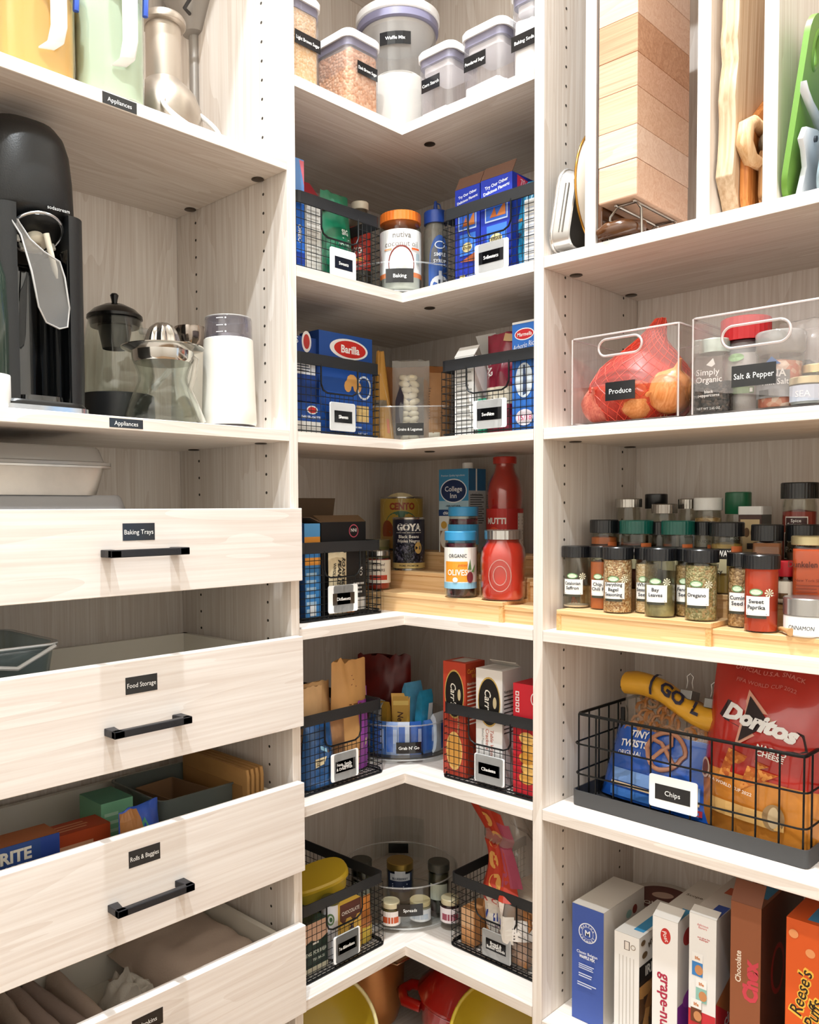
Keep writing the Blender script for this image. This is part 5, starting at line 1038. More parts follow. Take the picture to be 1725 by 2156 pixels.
G().tube([(rl*.95, -.02, zl-.02), (rl*1.9, -.05, zl-.03), (rl*2.0, -.05, zl-.09), (rl*1.4, -.02, zl-.12)], .006, clear('FFFFFF', 2, .03, .2), 8).build('handle', t, smooth=60)
# citrus juicer
c0 = onx(343, 760, .265); c = (c0.x, c0.y); t = thing('citrus_juicer', 'steel citrus reamer on an hourglass glass carafe', 'juicer', (*c, ZL2), face(c))
pf = lambda pts: pxprof(c, 343, ZL2, pts)
gl = [(r_, max(0, z_)) for r_, z_ in pf([(76, 886), (80, 878), (74, 855), (62, 830), (51, 806), (50, 795), (54, 780), (60, 765), (63, 750)])]; gl[0] = (gl[0][0], 0.0)
G().lathe(gl+[(r_-.0022, z_+.0005) for r_, z_ in gl[:0:-1]]+[(gl[0][0]-.004, .004)], glass, 44).build('carafe', t, smooth=50)
st = mat('C6C2BC', .12, .97)
z_ = gl[-1][1]; rj = gl[-1][0]; k = depth_of(c)/FPX
G().lathe([(rj*.95, z_-.012), (rj*1.0, z_-.008), (rj*1.02, z_+.006), (rj*1.35, z_+.012), (rj*1.36, z_+.0135), (rj*.9, z_+.012), (.004, z_+.010)], st, 48).build('dish', t, smooth=35)
lobes = 8; rings = []
for j in range(9):
    v = j/8; R0 = .0275*math.cos(v*math.pi/2*.96)**.75; rings.append([((R0*(1+.10*math.cos(lobes*a_)))*math.cos(a_), (R0*(1+.10*math.cos(lobes*a_)))*math.sin(a_), z_+.011+.043*math.sin(v*math.pi/2)**1.05) for a_ in [2*math.pi*i/48 for i in range(48)]])
G().loft(rings, st).build('reamer', t, smooth=60)
G().tube([(rj*.9, -.006, z_), (rj*1.08, -.008, z_-.006), (rj*.98, -.008, z_-.035), (rj*.86, -.008, z_-.055), (rj*1.1, -.008, z_-.085), (rj*1.30, -.008, .004)], .0048, clear('FFFFFF', 2, .04, .45, 'E8E2D6'), 8).build('handle', t, smooth=60)
# coffee grinders
def grinder(label, px, hwb, d, rows, bodycol, lidm, metal=False):
    c0 = onx(px, 800, d); c = (c0.x, c0.y); t = thing('coffee_grinder', label, 'grinder', (*c, ZL2), face(c), 'cream cylinder coffee grinders')
    k = depth_of(c)/FPX; top, seam = zat(px, rows[0], c)-ZL2, zat(px, rows[1], c)-ZL2; r0, r1 = hwb*k, hwb*k*.90
    G().lathe([(r0*.93, 0), (r0*.95, .005)], mat('3A3436', .3), 40).build('foot', t, smooth=40)
    G().lathe([(r0*.97, .005), (r0*1.0, .010), (r0*.985, .03), (r1, seam), (r1*.97, seam+.001)], bodycol, 44).build('body', t, smooth=40)
    if metal:
        G().lathe([(r1*.8, seam), (r1*.84, seam+.006), (r1*.72, seam+.012), (r1*.86, seam+.02), (r1*.9, top-.006), (r1*.86, top), (.004, top)], lidm, 44).build('lid', t, smooth=35)
    else:
        G().lathe([(r1*.97, seam), (r1*.96, top-.004), (r1*.9, top), (.003, top+.001), (.003, top-.001), (r1*.9, top-.003), (r1*.92, seam)], lidm, 44, cap0=False, cap1=False).build('lid', t, smooth=35)
        G().lathe([(r1*.8, seam+.001), (r1*.75, seam+.008), (.01, seam+.008)], mat('B5B3B6', .2, .8), 36).build('bowl', t, smooth=40)
        G().tube([(r1*.92*math.cos(2*math.pi*j/40), r1*.92*math.sin(2*math.pi*j/40), top-.001) for j in range(40)], .001, clear('FFFFFF', 2.5, .04, .4), 6, True).build('lid_rim', t, smooth=60)
        p = Print(cyl(r1*.965, (seam+top)/2, -.35), .0006, .0002); 
        for i, z in enumerate((.012, 0, -.011)): p.rect(-.006, z-.0006, .006, z+.0006, 'F2F0F4', 2); p.ell(.010, z, .0015, .0015, 'F2F0F4', 8)
        p.build('level_marks', t)
    return t
grinder('cream coffee grinder with a polished steel lid', 402, 42, .178, (690, 742), mat('E6DCCB', .4), mat('9A8F86', .1, .95), True)
grinder('white coffee grinder with a smoky clear lid by the panel', 482, 57, .290, (671, 718), mat('EFEBE0', .4), clear('E8E6EA', 1.4, .03, .10, '9A979E'))

# ================================================================== contents of the drawers
DX = DL
alu = mat('C4BDB4', .36, .8, vary=.18, vscale=14)
def rpan(t, w, d, h, m, fl=.006, rr=.03, th=.0015, name='pan', taper=.93):
    o = rrect(w, d, rr, 5)
    G().loft([[(x*taper, y*taper, 0) for x, y in o], [(x, y, h-.003) for x, y in o], [(x*(1+fl/w*2), y*(1+fl/d*2), h-.003) for x, y in o], [(x*(1+fl/w*2), y*(1+fl/d*2), h) for x, y in o], [(x*.99, y*.985, h) for x, y in o], [(x*taper*.985, y*taper*.98, .003) for x, y in o]], m).build(name, t, smooth=35)
yr = -.9249; d1z = 1.2962
t = thing('tray_lid', 'grey plastic tray lid lying under the baking pan', 'lid', (.19, yr-.16, d1z+.0005), 0); rpan_h = 1.4245-d1z
o = rrect(.22, .32, .025, 5); G().loft([[(x, y, 0) for x, y in o], [(x, y, rpan_h-.034) for x, y in o], [(x*.93, y*.95, rpan_h-.004) for x, y in o], [(x*.9, y*.93, rpan_h) for x, y in o]], mat('8E8C8C', .4)).build('lid', t, smooth=35)
t = thing('baking_pan', 'worn aluminium baking pan with a raised plastic lid', 'pan', (.195, -.963-.155, 1.4246), 0)
rpan(t, .21, .31, .044, alu, .008, .03); o = rrect(.226, .326, .032, 5); G().loft([[(*q, .0445) for q in o], [(*q, .049) for q in o], [(x*.93, y*.95, .051) for x, y in o], [(x*.88, y*.915, .070) for x, y in o], [(x*.85, y*.9, .073) for x, y in o]], clear('B9B4AE', 1.2, .12, .62, 'A8A29C')).build('lid', t, smooth=35)
# glass dish in the second drawer
t = thing('food_container', 'white lidded food container under the glass dish', 'container', (.20, -1.16, 1.0378), 0); rpan(t, .2, .2, .105, mat('DAD6D0', .4), .004, .02); G().prism(rrect(.206, .206, .02, 5), .1055, .112, mat('C9C6C2', .4)).build('lid', t)
t = thing('glass_dish', 'clear glass baking dish with a moulded handle on the drawer', 'dish', (.20, -1.0509-.13, 1.1503), 0)
o = rrect(.20, .26, .03, 6); gd = clear('DCE6E8', 1.6, .03, .12, 'A8B4BA')
G().loft([[(x*.93, y*.95, 0) for x, y in o], [(*q, .052) for q in o], [(x*1.05, y*1.04, .055) for x, y in o], [(x*1.05, y*1.04, .059) for x, y in o], [(x*.975, y*.98, .059) for x, y in o], [(x*.9, y*.93, .005) for x, y in o]], gd).build('dish', t, smooth=40)
G().tube([(.104, .12, .055), (.112, .06, .030), (.113, 0, .040), (.113, -.08, .040)], .0035, clear('FFFFFF', 2.4, .04, .4), 6).build('handle', t, smooth=60); G().tube([(x*1.05, y*1.04, .058) for x, y in o], .0016, clear('FFFFFF', 2.4, .04, .5), 6, True).build('rim', t, smooth=60)
# rolls and bags
d3 = .7763+.0005
def pap(p, w, h): p.rect(-w/2, 0, w/2, h, '24427E'); p.rect(-w/2, 0, w/2, h*.15, 'C9A95E'); p.text('-RITE', w*.12, h-.016, .017, 'D8D2C4', .04, wmax=w*.36); p.text('PAPER', w*.12, h-.036, .013, 'D8D2C4', .04, wmax=w*.34); p.rect(w*.34, h*.15, w*.5, h, '1E3A84'); p.rect(-w/2, h*.15, -w*.32, h, 'B0482A')
pz = onx(60, 1788, .30)
t = carton('parchment_box', 'blue parchment paper box with bold silver lettering', 'L', max(onx(-210, 1850, .30).y, YLE+.03), onx(125, 1765, .30).y, .30, .05, d3, pz.z-d3+.012, '24427E', {'F': pap, 'T': lambda p, w, h: p.rect(-w/2, -h/2, w/2, h/2, '9A5A34')})
a0, a1 = max(onx(-100, 1800, .25).y, YLE+.03), onx(235, 1755, .25).y
carton('foil_box', 'orange red roll box behind the parchment paper', 'L', a0, a1, .246, .05, d3, onx(180, 1748, .25).z-d3, 'B5481E', {'F': lambda p, w, h: (p.rect(-w/2, 0, w/2, h, 'B5481E'), p.lines(w*.1, h*.4, w*.4, h*.9, 3, 'D9A07A', .4, 3)), 'T': lambda p, w, h: (p.rect(-w/2, -h/2, w/2, h/2, 'A83F1C'), p.lines(w*.1, -h*.3, w*.4, h*.3, 3, 'D0906A', .4, 4))})
a0, a1 = onx(222, 1700, .22).y, onx(290, 1690, .22).y
carton('bag_box', 'mint green box of food bags beside the kraft bags', 'L', a0, a1, .205, .075, d3, onx(230, 1697, .22).z-d3, '7FBE96', {'F': lambda p, w, h: (p.lines(-w*.4, h*.5, w*.2, h*.9, 4, 'B4DCC0', .4, 2), p.rect(-w*.1, 0, w*.5, h*.5, '3F7FA8')), 'T': lambda p, w, h: p.rect(-w/2, -h/2, w/2, h/2, '4E8A70')})
t = thing('chip_packet', 'blue and brown resealable bag packet at the drawer front', 'pouch', (.285, onx(292, 1720, .285).y, d3), ROT['L']+R(14)); fm = pouch(t, .085, onx(290, 1695, .285).z-d3, .05, mat('2A56B8', .3, coat=.4), bot=1.0, belly=.6, seed=3); p = Print(fm, .001, .0002); p.rect(-.042, .07, -.008, .15, 'A8703C', 6, 6); p.poly([(-.008, .09), (.012, .1), (.0, .135), (-.008, .13)], '4A9A7A'); p.build('print', t)
a0, a1 = onx(300, 1660, .19).y, onx(462, 1660, .19).y
t = thing('storage_bin', 'smoky grey open bin of bags in the third drawer', 'bin', (.165, (a0+a1)/2, d3), 0); rpan(t, .17, abs(a1-a0), onx(330, 1668, .2).z-d3, clear('B4BAB6', 1.2, .06, .45, '8A928E'), .003, .015, name='bin', taper=.97)
t = thing('paper_sheaf', 'brown paper sleeve folded inside the smoky bin', 'paper', (.18, (a0+a1)/2-.01, d3+.004), R(6)); G().loft([[(x, y, 0) for x, y in rrect(.10, .07, .004, 2)], [(x, y, .118) for x, y in rrect(.12, .085, .004, 2)], [(x, y, .118) for x, y in rrect(.116, .081, .004, 2)], [(x, y, .01) for x, y in rrect(.094, .064, .004, 2)]], mat('7A5A3C', .8)).build('sleeve', t)
kb = mat('B98A50', .75, vary=.12, vscale=12)
for k in range(4):
    y1 = -.664-.0105*k; z1 = onx(583, 1607, .295).z; t = thing('paper_bag', ('folded kraft paper bag right against the side of the third drawer', 'second folded kraft paper bag from the drawer side', 'third folded kraft paper bag from the drawer side', 'folded kraft paper bag nearest the smoky bin')[k], 'paper bag', (.19, y1-.006, d3), 0, 'folded kraft bags in the drawer')
    o = rrect(.205, .008, .003, 2); G().loft([[(*q, 0) for q in o], [(*q, z1-d3-.012) for q in o], [(x*.97, y*.9, z1-d3) for x, y in o]], kb).build('bag', t, smooth=30); G().box(-.09, .09, -.0048, -.0042, .02, z1-d3-.03, mat('A87A44', .75)).build('fold', t)
# napkins
d4 = .5167+.0005
def roll(t, L_, r, m, seed, n=30, wr=.0022):
    S = []
    for i in range(n+1):
        u = i/n; th = u*5.2*math.pi; rad = r*(.25+.75*u); S.append((rad*math.cos(th), rad*math.sin(th)))
    g = G(); segs = 8; rings = []
    for j in range(segs+1):
        x = -L_/2+L_*j/segs; w_ = 1+.07*nse(j*.7, seed, 0); rings.append([(x+.004*nse(a_*2, seed, j*.3), (r*w_+wr*nse(a_*3, j*.8, seed))*math.cos(a_), r+(r*w_+wr*nse(a_*3, j*.8, seed+5))*math.sin(a_)) for a_ in [2*math.pi*i/20 for i in range(20)]])
    g.loft(rings, m).build('roll', t, smooth=60)
    g = G(); pts = [(L_/2+.002, y, r+z) for y, z in S]; g.tube(pts, .0016, m, 5).build('rolled_edge', t, smooth=60)
nap = [mat('B5A095', .9, bump=.5, bscale=250), mat('AC988E', .9, bump=.5, bscale=250), mat('C9B5A6', .9, bump=.5, bscale=250), mat('E2DCD2', .9, bump=.5, bscale=250)]
for k in range(9):
    yk = -1.235+.034*k; m = nap[3] if k == 0 else nap[k % 3]
    t = thing('cloth_napkin', ('rolled taupe cloth napkin in the lowest drawer, %s from the cream one' % ('first', 'second', 'third', 'fourth', 'fifth', 'sixth', 'seventh', 'eighth')[k-1]) if k else 'rolled cream cloth napkin at the end of the napkin row', 'napkin', (.19, yk, d4), R(2*((k*7) % 5)-4), 'rolled cloth napkins'); roll(t, .272, .0168, m, k+20); t.scale = (1, 1, 2.05)
t = thing('table_cloth', 'folded beige table linen filling the corner of the lowest drawer', 'linen', (.175, -.755, d4), 0)
def cl(u, v, side):
    x = (u-.5)*.26; y = (v-.5)*.19; e = (1-abs(2*u-1)**6)*(1-abs(2*v-1)**6); z = (.105+.012*nse(u*3, v*3, 4)+.006*nse(u*9, v*2, 7))*max(.15, e)**.4; return (x, y, z if side else 0)
g = G(); n = 20
g.grid(lambda u, v: cl(u, v, 1), n, n, nap[2]); g.grid(lambda u, v: (cl(u, v, 1)[0], cl(u, v, 1)[1], .001), n, n, nap[2]); g.build('linen', t, smooth=60)
t = thing('table_runner', 'crumpled cream cloth bunched beside the folded linen', 'linen', (.22, -.885, d4), 0)
g = G(); 
g.grid(lambda u, v: ((u-.5)*.2+.01*nse(u*9, v*9, 1), (v-.5)*.075+.008*nse(u*8, v*8, 5), .078+.03*nse(u*10, v*5, 9)*(1-abs(2*v-1)) - .05*abs(2*v-1)**2 - .05*abs(2*u-1)**4), 30, 14, nap[3]); g.grid(lambda u, v: ((u-.5)*.2, (v-.5)*.075, .002), 4, 4, nap[3]); g.build('cloth', t, smooth=60)

# ================================================================== shelf unit, board shelf
ZB1 = ZR[1]; X0 = XPR+TP
maple = lambda a: wood(a, 'E9C4A2', 'D9A67E', 1.6, .42, 'maple_blocks', 1.1, .7)
# glass loaf dish leaning in the first slot
t = thing('loaf_dish', 'silver white loaf dish leaning between panel and divider', 'dish', (.675, -.336, ZB1+.010), 0); t.rotation_euler = (0, R(10), 0)
o = rrect(.135, .22, .028, 5)
G().loft([[(-.0, y+.11, x+.070) for x, y in o], [(.028, y*.95+.11, x*.9+.070) for x, y in o], [(.030, y*.93+.11, x*.87+.070) for x, y in o], [(.004, y*.96+.11, x*.94+.070) for x, y in o]], mat('CFCDCB', .2, .7)).build('dish', t, smooth=35)
G().tube([(-.001, y+.11, x+.070) for x, y in o], .0032, mat('E4E2E0', .15, .8), 6, True).build('rim', t, smooth=60)
for k in (.3, .6): G().tube([(.006+.02*k, -.001+.11-.11*.97, .03), (.006+.02*k, -.001+.11-.11*.97, .11)], .0012, mat('B9B7B5', .2, .8), 5).build('moulded_rib', t)
# gold rimmed plate on edge
t = thing('serving_plate', 'round gold rimmed plate standing against the first divider', 'plate', (.7385, -.225, ZB1+.115), 0)
tf = Matrix.Rotation(R(-90), 4, 'Y')
G().lathe([(.07, .0), (.10, .004), (.113, .012), (.113, .0135), (.098, .007), (.002, .004)], mat('E9DED0', .25), 56).build('plate', t, smooth=40, tf=tf)
G().tube([tf @ Vector((.113*math.cos(2*math.pi*k/56), .113*math.sin(2*math.pi*k/56), .0125)) for k in range(56)], .0022, mat('B8863C', .22, .9), 6, True).build('rim', t, smooth=60)
# brown lacquer tray
t = thing('lacquer_tray', 'dark brown lacquered tray on edge beside the butcher block', 'tray', (.7655, -.336, ZB1+.0005), 0); brn = mat('5A3418', .16, coat=.8, vary=.3, vscale=10)
g = G(); pf_ = [(.001, .0), (.009, .0), (.0095, .05), (.0085, .41), (.004, .42), (.001, .41)]
g.loft([[(x, 0, z) for x, z in pf_], [(x, .30, z) for x, z in pf_]], brn).build('panel', t, bevel=.002)
G().tube([(.005, .002, .014), (.02, .0, .017), (.045, .004, .018), (.066, .03, .018)], [.011, .014, .014, .012], brn, 10).build('rolled_edge', t, smooth=60)
# wire rack carrying the block
t = thing('wire_rack', 'small bent wire rack under the butcher block', 'rack', (.81, -.265, ZB1), 0); wr = mat('B9B4AE', .2, .95)
for y in (-.066, .066): G().tube([(-.026, y, .0022), (-.024, y, .040), (-.010, y, .0535), (.022, y, .0535), (.030, y, .042), (.031, y, .0022)], .0022, wr, 6).build('leg', t, smooth=60)
for x in (-.01, .022): G().tube([(x, -.075, .0535), (x, .075, .0535)], .0022, wr, 6).build('rail', t)
# butcher block: staves along y
t = thing('butcher_block', 'thick end-grain maple butcher block stood upright', 'cutting board', (.7765, -.352, ZB1+.0562), 0)
bw_, bd_, bh_ = .066, .186, .50; rn = random.Random(5); z = 0; k = 0
tones = [('E4C2AA', 'D4A88C'), ('DCB49A', 'C8987A'), ('E8CCB8', 'D8B49C'), ('CFA080', 'B48262'), ('E0BCA2', 'CEA284')]
while z < bh_-.01:
    hh = min(rn.choice((.046, .052, .058)), bh_-z); a_, b_ = tones[(3 if z > .22 and z < .27 else k*2) % 5]
    G().box(0, bw_, 0, bd_, z+.0002, z+hh-.0002, wood('x', a_, b_, 1.4, .4, 'maple_block', 1.0, .8)).build('stave', t, bevel=.0022 if k == 0 else .0006, seg=2 if k == 0 else 1); z += hh; k += 1
# wooden boards
def board(name, label, x, th, pts, m, y0=0.0, tilt=0.0, cat='cutting board', ry=0.0, holes=None):
    """upright board: outline pts in (y, z) from the front bottom corner, thickness along x"""
    t = thing(name, label, cat, (x, -.33+y0, ZB1+.0008), 0); t.rotation_euler = (0, tilt, ry)
    G().loft([[(0, y, z) for y, z in pts], [(th, y, z) for y, z in pts]], m).build('board', t, bevel=.0025, smooth=40); return t
rn = random.Random(4); edge = [(.012*nse(k*.7, 3, 1)+.006+(.035 if k < 2 else 0)*(1-k/2), .028*k) for k in range(18)]
board('live_edge_board', 'tall pale live-edge wooden board behind the olive wood boards', .9525, .026, edge+[(.27, .476), (.27, 0.004)], wood('z', 'D9C0A2', 'B4906C', .8, .5, 'pale_board', 1.2, 1), .0, R(1.5))
board('angled_board', 'orange brown board with a slanting top edge', .980, .013, [(.03, 0), (.02, .03), (.018, .10), (.03, .135), (.15, .235), (.25, .235), (.25, 0)], wood('z', 'D08A4A', 'A85E28', 1.1, .4, 'cherry_board', 1.2, 1), .006, R(1))
t = board('olive_board', 'olive wood board with a looped bark handle', 1.001, .016, [(.045, 0), (.03, .03), (.03, .09), (.05, .115), (.10, .15), (.2, .16), (.24, .1), (.24, 0)], wood('z', 'B98A5A', '6E4A2A', 1.5, .45, 'olive_wood', 1.3, .5), .01, R(1.2))
g = G(); g.tube([(-.003, .055, .128), (-.010, .03, .136), (-.013, .012, .125), (-.012, .006, .100), (-.006, .016, .078), (.0, .04, .075)], [.009, .011, .0125, .0125, .011, .009], wood('z', 'E6C49A', 'CFA06E', 1.2, .5, 'pale_bark', 1, 1), 10).build('handle', t, smooth=60)
g = G(); g.ball((.006, .05, .104), .020, mat('5E4C34', .85, vary=.35, vscale=60, bump=.5, bscale=80), 14, 9, .6, 1.1, 1.0); g.build('dark_knot', t, smooth=60)
t = thing('leaf_sprig', 'grey green leaf sprig tucked behind the olive board handle', 'leaves', (.990, -.29, ZB1+.118), 0); lf = mat('7FA08C', .6)
for k, (dy, dz, a_) in enumerate(((.0, 0, 20), (.02, .012, 35), (.035, .02, 10), (.05, .03, 40), (-.008, -.006, 5))):
    g = G(); L_ = .036; g.loft([[(0, L_*q*math.cos(R(a_))+dy+.005*s_*math.sin(q*math.pi)*-math.sin(R(a_)), L_*q*math.sin(R(a_))+dz+.006*s_*math.sin(q*math.pi)) for q in (0, .3, .6, 1)][::1] + [(0.0006, L_*q*math.cos(R(a_))+dy, L_*q*math.sin(R(a_))+dz-.006*math.sin(q*math.pi)) for q in (1, .6, .3, 0)] for s_ in (1, .9)], lf); g.build('leaf', t)
# plastic boards
def hole_board(name, label, x, y0, w, h, th, m, tilt, rr=.03, hole=None, ry=0.0):
    t = thing(name, label, 'cutting board', (x, -.33+y0, ZB1+.0008), 0); t.rotation_euler = (0, tilt, ry)
    o = [(y+w/2, z+h/2) for y, z in rrect(w, h, rr, 6)]; g = G()
    if hole:
        hy, hz, hr, hs = hole; n_ = len(o); inn = []
        for y, z in o: a_ = math.atan2(z-hz, y-hy); inn.append((hy+hr*math.cos(a_), hz+hs*math.sin(a_)))
        g.loft([[(0, *q) for q in o], [(th, *q) for q in o], [(th, *q) for q in inn], [(0, *q) for q in inn]], m, close=True).build('board', t, smooth=30)
        g = G(); g.tube([(th/2, hy+(hr+.002)*math.cos(2*math.pi*k/24), hz+(hs+.002)*math.sin(2*math.pi*k/24)) for k in range(24)], th*.75, m, 8, True).build('handle_rim', t, smooth=60)
    else: g.loft([[(0, *q) for q in o], [(th, *q) for q in o]], m).build('board', t, bevel=.002, smooth=30)
    return t
hole_board('plastic_board', 'bright green plastic cutting board with an oval hanging hole', 1.0475, -.008, .21, .252, .008, mat('6C9A3A', .45), R(8), .035, (.034, .205, .010, .022))
hole_board('plastic_board', 'grey blue plastic board behind the green board', 1.090, .0, .2, .205, .007, mat('8FA3AE', .4), R(9), .03)
hole_board('plastic_board', 'slate blue plastic board leaning furthest from the green board', 1.092, .04, .2, .10, .007, mat('7E93A4', .4), R(24), .03)
t = thing('white_strainer', 'white plastic strainer with a pierced curved handle', 'strainer', (1.064, -.338, ZB1+.0008), 0); t.rotation_euler = (0, R(8), 0); t.scale = (1, .75, .72); wp = mat('DDE2EA', .3, coat=.3)
G().loft([[(0, y, z) for y, z in ((.02, 0), (.16, 0), (.17, .10), (.12, .14), (.05, .135), (.0, .125), (-.012, .10), (.01, .085), (.03, .06))], [(.008, y, z) for y, z in ((.02, 0), (.16, 0), (.17, .10), (.12, .14), (.05, .135), (.0, .125), (-.012, .10), (.01, .085), (.03, .06))]], wp).build('body', t, bevel=.002, smooth=30)
G().tube([(.004, .10, .138), (.002, .06, .160), (.0, .02, .175), (-.002, -.005, .19), (-.003, -.012, .205)], [.008, .007, .006, .006, .004], wp, 8).build('handle', t, smooth=60)
G().lathe([(.006, -.002), (.006, .011)], mat('4A5058', .5), 12).build('slot', t, tf=Matrix.Translation((0, .045, .115)) @ Matrix.Rotation(R(90), 4, 'Y'))

# ================================================================== shelf unit, bin shelf
ZB2 = ZR[2]
def bin_clear(label, x0, x1, yf, yb_, h, txt, tx, tz, tw=.07, th=.034, hs=(.0, .115, .075, .022), hc=.010):
    w = x1-x0; d = yb_-yf; t = thing('clear_bin', label, 'organizer', ((x0+x1)/2, (yf+yb_)/2, ZB2), 0, 'clear handled bins on the middle shelf')
    pl = clear('FEFCFC', 1.3, .03, .03, 'F4ECEC'); T_ = .003; g = G()
    g.box(-w/2, w/2, -d/2, d/2, 0, T_, pl); g.box(-w/2, -w/2+T_, -d/2, d/2, T_, h, pl); g.box(w/2-T_, w/2, -d/2, d/2, T_, h, pl); g.box(-w/2+T_, w/2-T_, d/2-T_, d/2, T_, h, pl); g.build('walls', t)
    hx, hz, hw_, hh_ = hs; o = [(-w/2+T_, T_), (w/2-T_, T_), (w/2-T_, h), (-w/2+T_, h)]
    slot = [(x+hx, z+hz) for x, z in rrect(hw_, hh_*2, hh_*.98, 8)]; outer = []
    for x, z in slot:
        a_ = math.atan2((z-hz)/h, (x-hx)/w); c_, s_ = math.cos(a_), math.sin(a_)
        tx_ = ((w/2-T_-hx)/c_ if c_ > 0 else (-w/2+T_-hx)/c_) if abs(c_) > 1e-6 else 9; tz_ = ((h-hz)/s_ if s_ > 0 else (T_-hz)/s_) if abs(s_) > 1e-6 else 9
        q = min(abs(tx_), abs(tz_)); outer.append((hx+c_*q, hz+s_*q))
    G().loft([[(x, -d/2, z) for x, z in outer], [(x, -d/2, z) for x, z in slot], [(x, -d/2+T_, z) for x, z in slot], [(x, -d/2+T_, z) for x, z in outer]], pl, cap0=False, cap1=False).build('front_wall', t)
    edge_m = clear('FFFFFF', 2.4, .04, .45, 'FFF4F2')
    G().tube([(x, -d/2-.001, z) for x, z in slot], .0022, edge_m, 6, True).build('grip_rim', t, smooth=60)
    G().tube([(x, y, h) for x, y in rrect(w, d, .005, 2)], .0017, edge_m, 6, True).build('rim', t, smooth=60)
    for sx in (-1, 1): G().tube([(sx*w/2, -d/2, .002), (sx*w/2, -d/2, h)], .0013, edge_m, 6).build('corner_edge', t)
    sticker(txt, flat((tx-(x0+x1)/2, -d/2, tz-ZB2), (1,0,0), (0,0,1)), tw, th, t, hc)
    return t
yF = -.338
x0 = ony(1205, 890, yF).x; x1 = ony(1428, 880, yF).x; h1 = ony(1425, 680, yF).z-ZB2
pl_ = ony(1306, 822, yF)
hcen = ony(1306, 728, yF)
bin_clear('clear handled bin of onions with a produce label', x0, x1, yF, -.13, h1, 'Produce', pl_.x, pl_.z, .052, .030, (hcen.x-(x0+x1)/2, hcen.z-ZB2, .075, .0135), .0085)
x2 = ony(1458, 870, yF).x; h2 = ony(1460, 672, yF).z-ZB2; sp = ony(1587, 789, yF); hc2 = ony(1592, 703, yF)
bin_clear('clear handled bin of salt and pepper jars', x2, x2+.238, yF, -.13, h2, 'Salt & Pepper', sp.x, sp.z, .062, .031, (hc2.x-x2-.119, hc2.z-ZB2, .095, .016), .0085)
# onions in a red net
def onion(label, p, r, m, ang, tiltv, group='onions in the produce bin'):
    t = thing('onion', label, 'onion', p, ang, group); t.rotation_euler = (tiltv[0], tiltv[1], ang)
    pr = [(r*.06, -r*.92), (r*.35, -r*.88), (r*.75, -r*.62), (r*.97, -r*.2), (r, .02*r), (r*.93, r*.35), (r*.7, r*.66), (r*.38, r*.86), (r*.16, r*1.02), (r*.10, r*1.25), (r*.05, r*1.45)]
    rings = [[(a*(1+.025*math.cos(7*b+z*40))*math.cos(b), a*(1+.025*math.cos(7*b+z*40))*math.sin(b), z) for b in [2*math.pi*k/28 for k in range(28)]] for a, z in pr]
    G().loft(rings, m).build('bulb', t, smooth=60)
    g = G()
    for k in range(7): b = 2*math.pi*k/7; g.tube([(r*.05*math.cos(b), r*.05*math.sin(b), -r*.9), (r*.2*math.cos(b), r*.2*math.sin(b), -r*1.05), (r*.3*math.cos(b+.5), r*.3*math.sin(b+.5), -r*1.12)], .0007, mat('C9A878', .8), 4)
    g.build('roots', t); return t
def skin(c1, c2):
    m = wood('z', c1, c2, 1.5, .32, 'onion_skin', 1.0, .5); return m
red_o, yel_o = skin('E88A72', 'C85A50'), skin('EFA468', 'D9813F')
oz = ZB2+.0035
for k, (px, py, d, r, m, lab, tv) in enumerate(((1268, 845, .285, .0345, red_o, 'pinkish onion at the panel end of the bin', (R(62), R(15), 0)), (1345, 850, .295, .033, yel_o, 'pale yellow onion behind the dry onion roots', (R(80), 0, 0)), (1412, 838, .290, .038, yel_o, 'largest golden onion at the bin corner', (R(20), R(-20), 0)), (1330, 790, .215, .036, red_o, 'onion at the back of the red net', (0, R(10), 0)), (1400, 785, .20, .036, red_o, 'rear onion leaning on the bin side', (R(10), 0, 0)))):
    p0 = ony(px, py, -d); onion(lab, (p0.x, -d, oz+r*(1.02 if k < 2 else 1.14)), r, m, k*.9, tv)
def net_material():
    m = bpy.data.materials.new('red_net'); m.use_nodes = True; nt = m.node_tree; nt.nodes.clear()
    out = nt.nodes.new('ShaderNodeOutputMaterial'); tr = nt.nodes.new('ShaderNodeBsdfTransparent'); df = nt.nodes.new('ShaderNodeBsdfPrincipled'); df.inputs['Base Color'].default_value = (*lin('E2392A'), 1); df.inputs['Roughness'].default_value = .4
    mx = nt.nodes.new('ShaderNodeMixShader'); mx.inputs[0].default_value = .50
    nt.links.new(tr.outputs[0], mx.inputs[1]); nt.links.new(df.outputs[0], mx.inputs[2]); nt.links.new(mx.outputs[0], out.inputs[0]); return m
netm = net_material(); cordm = mat('E8563E', .45)
p0 = ony(1352, 800, -.25); t = thing('net_bag', 'red mesh net bag gathered up over the onions', 'net bag', (p0.x, -.250, oz), R(8))
def nf(a, v):
    zz = [0, .03, .06, .09, .115, .135, .15, .17]; rr = [.06, .085, .088, .07, .046, .026, .016, .008]; q = v*7; i = min(6, int(q)); f_ = q-i
    r_ = rr[i]*(1-f_)+rr[i+1]*f_; z_ = zz[i]*(1-f_)+zz[i+1]*f_; sh_ = max(0, v-.45)*.055; return Vector((r_*math.cos(a)*1.02+sh_+.006*nse(a*2, v*5, 3), r_*math.sin(a)*.95+.004*nse(a*2, v*5, 8), z_+.002))
g = G(); rings = [[nf(2*math.pi*k/28, j/20) for k in range(28)] for j in range(21)]; g.loft(rings, netm, cap0=False).build('net', t, smooth=60)
g = G()
for k in range(22):
    for sg in (1, -1): g.tube([nf(2*math.pi*k/22+sg*v*2.6, v)*1.004 for v in [j/16 for j in range(17)]], .00065, cordm, 3)
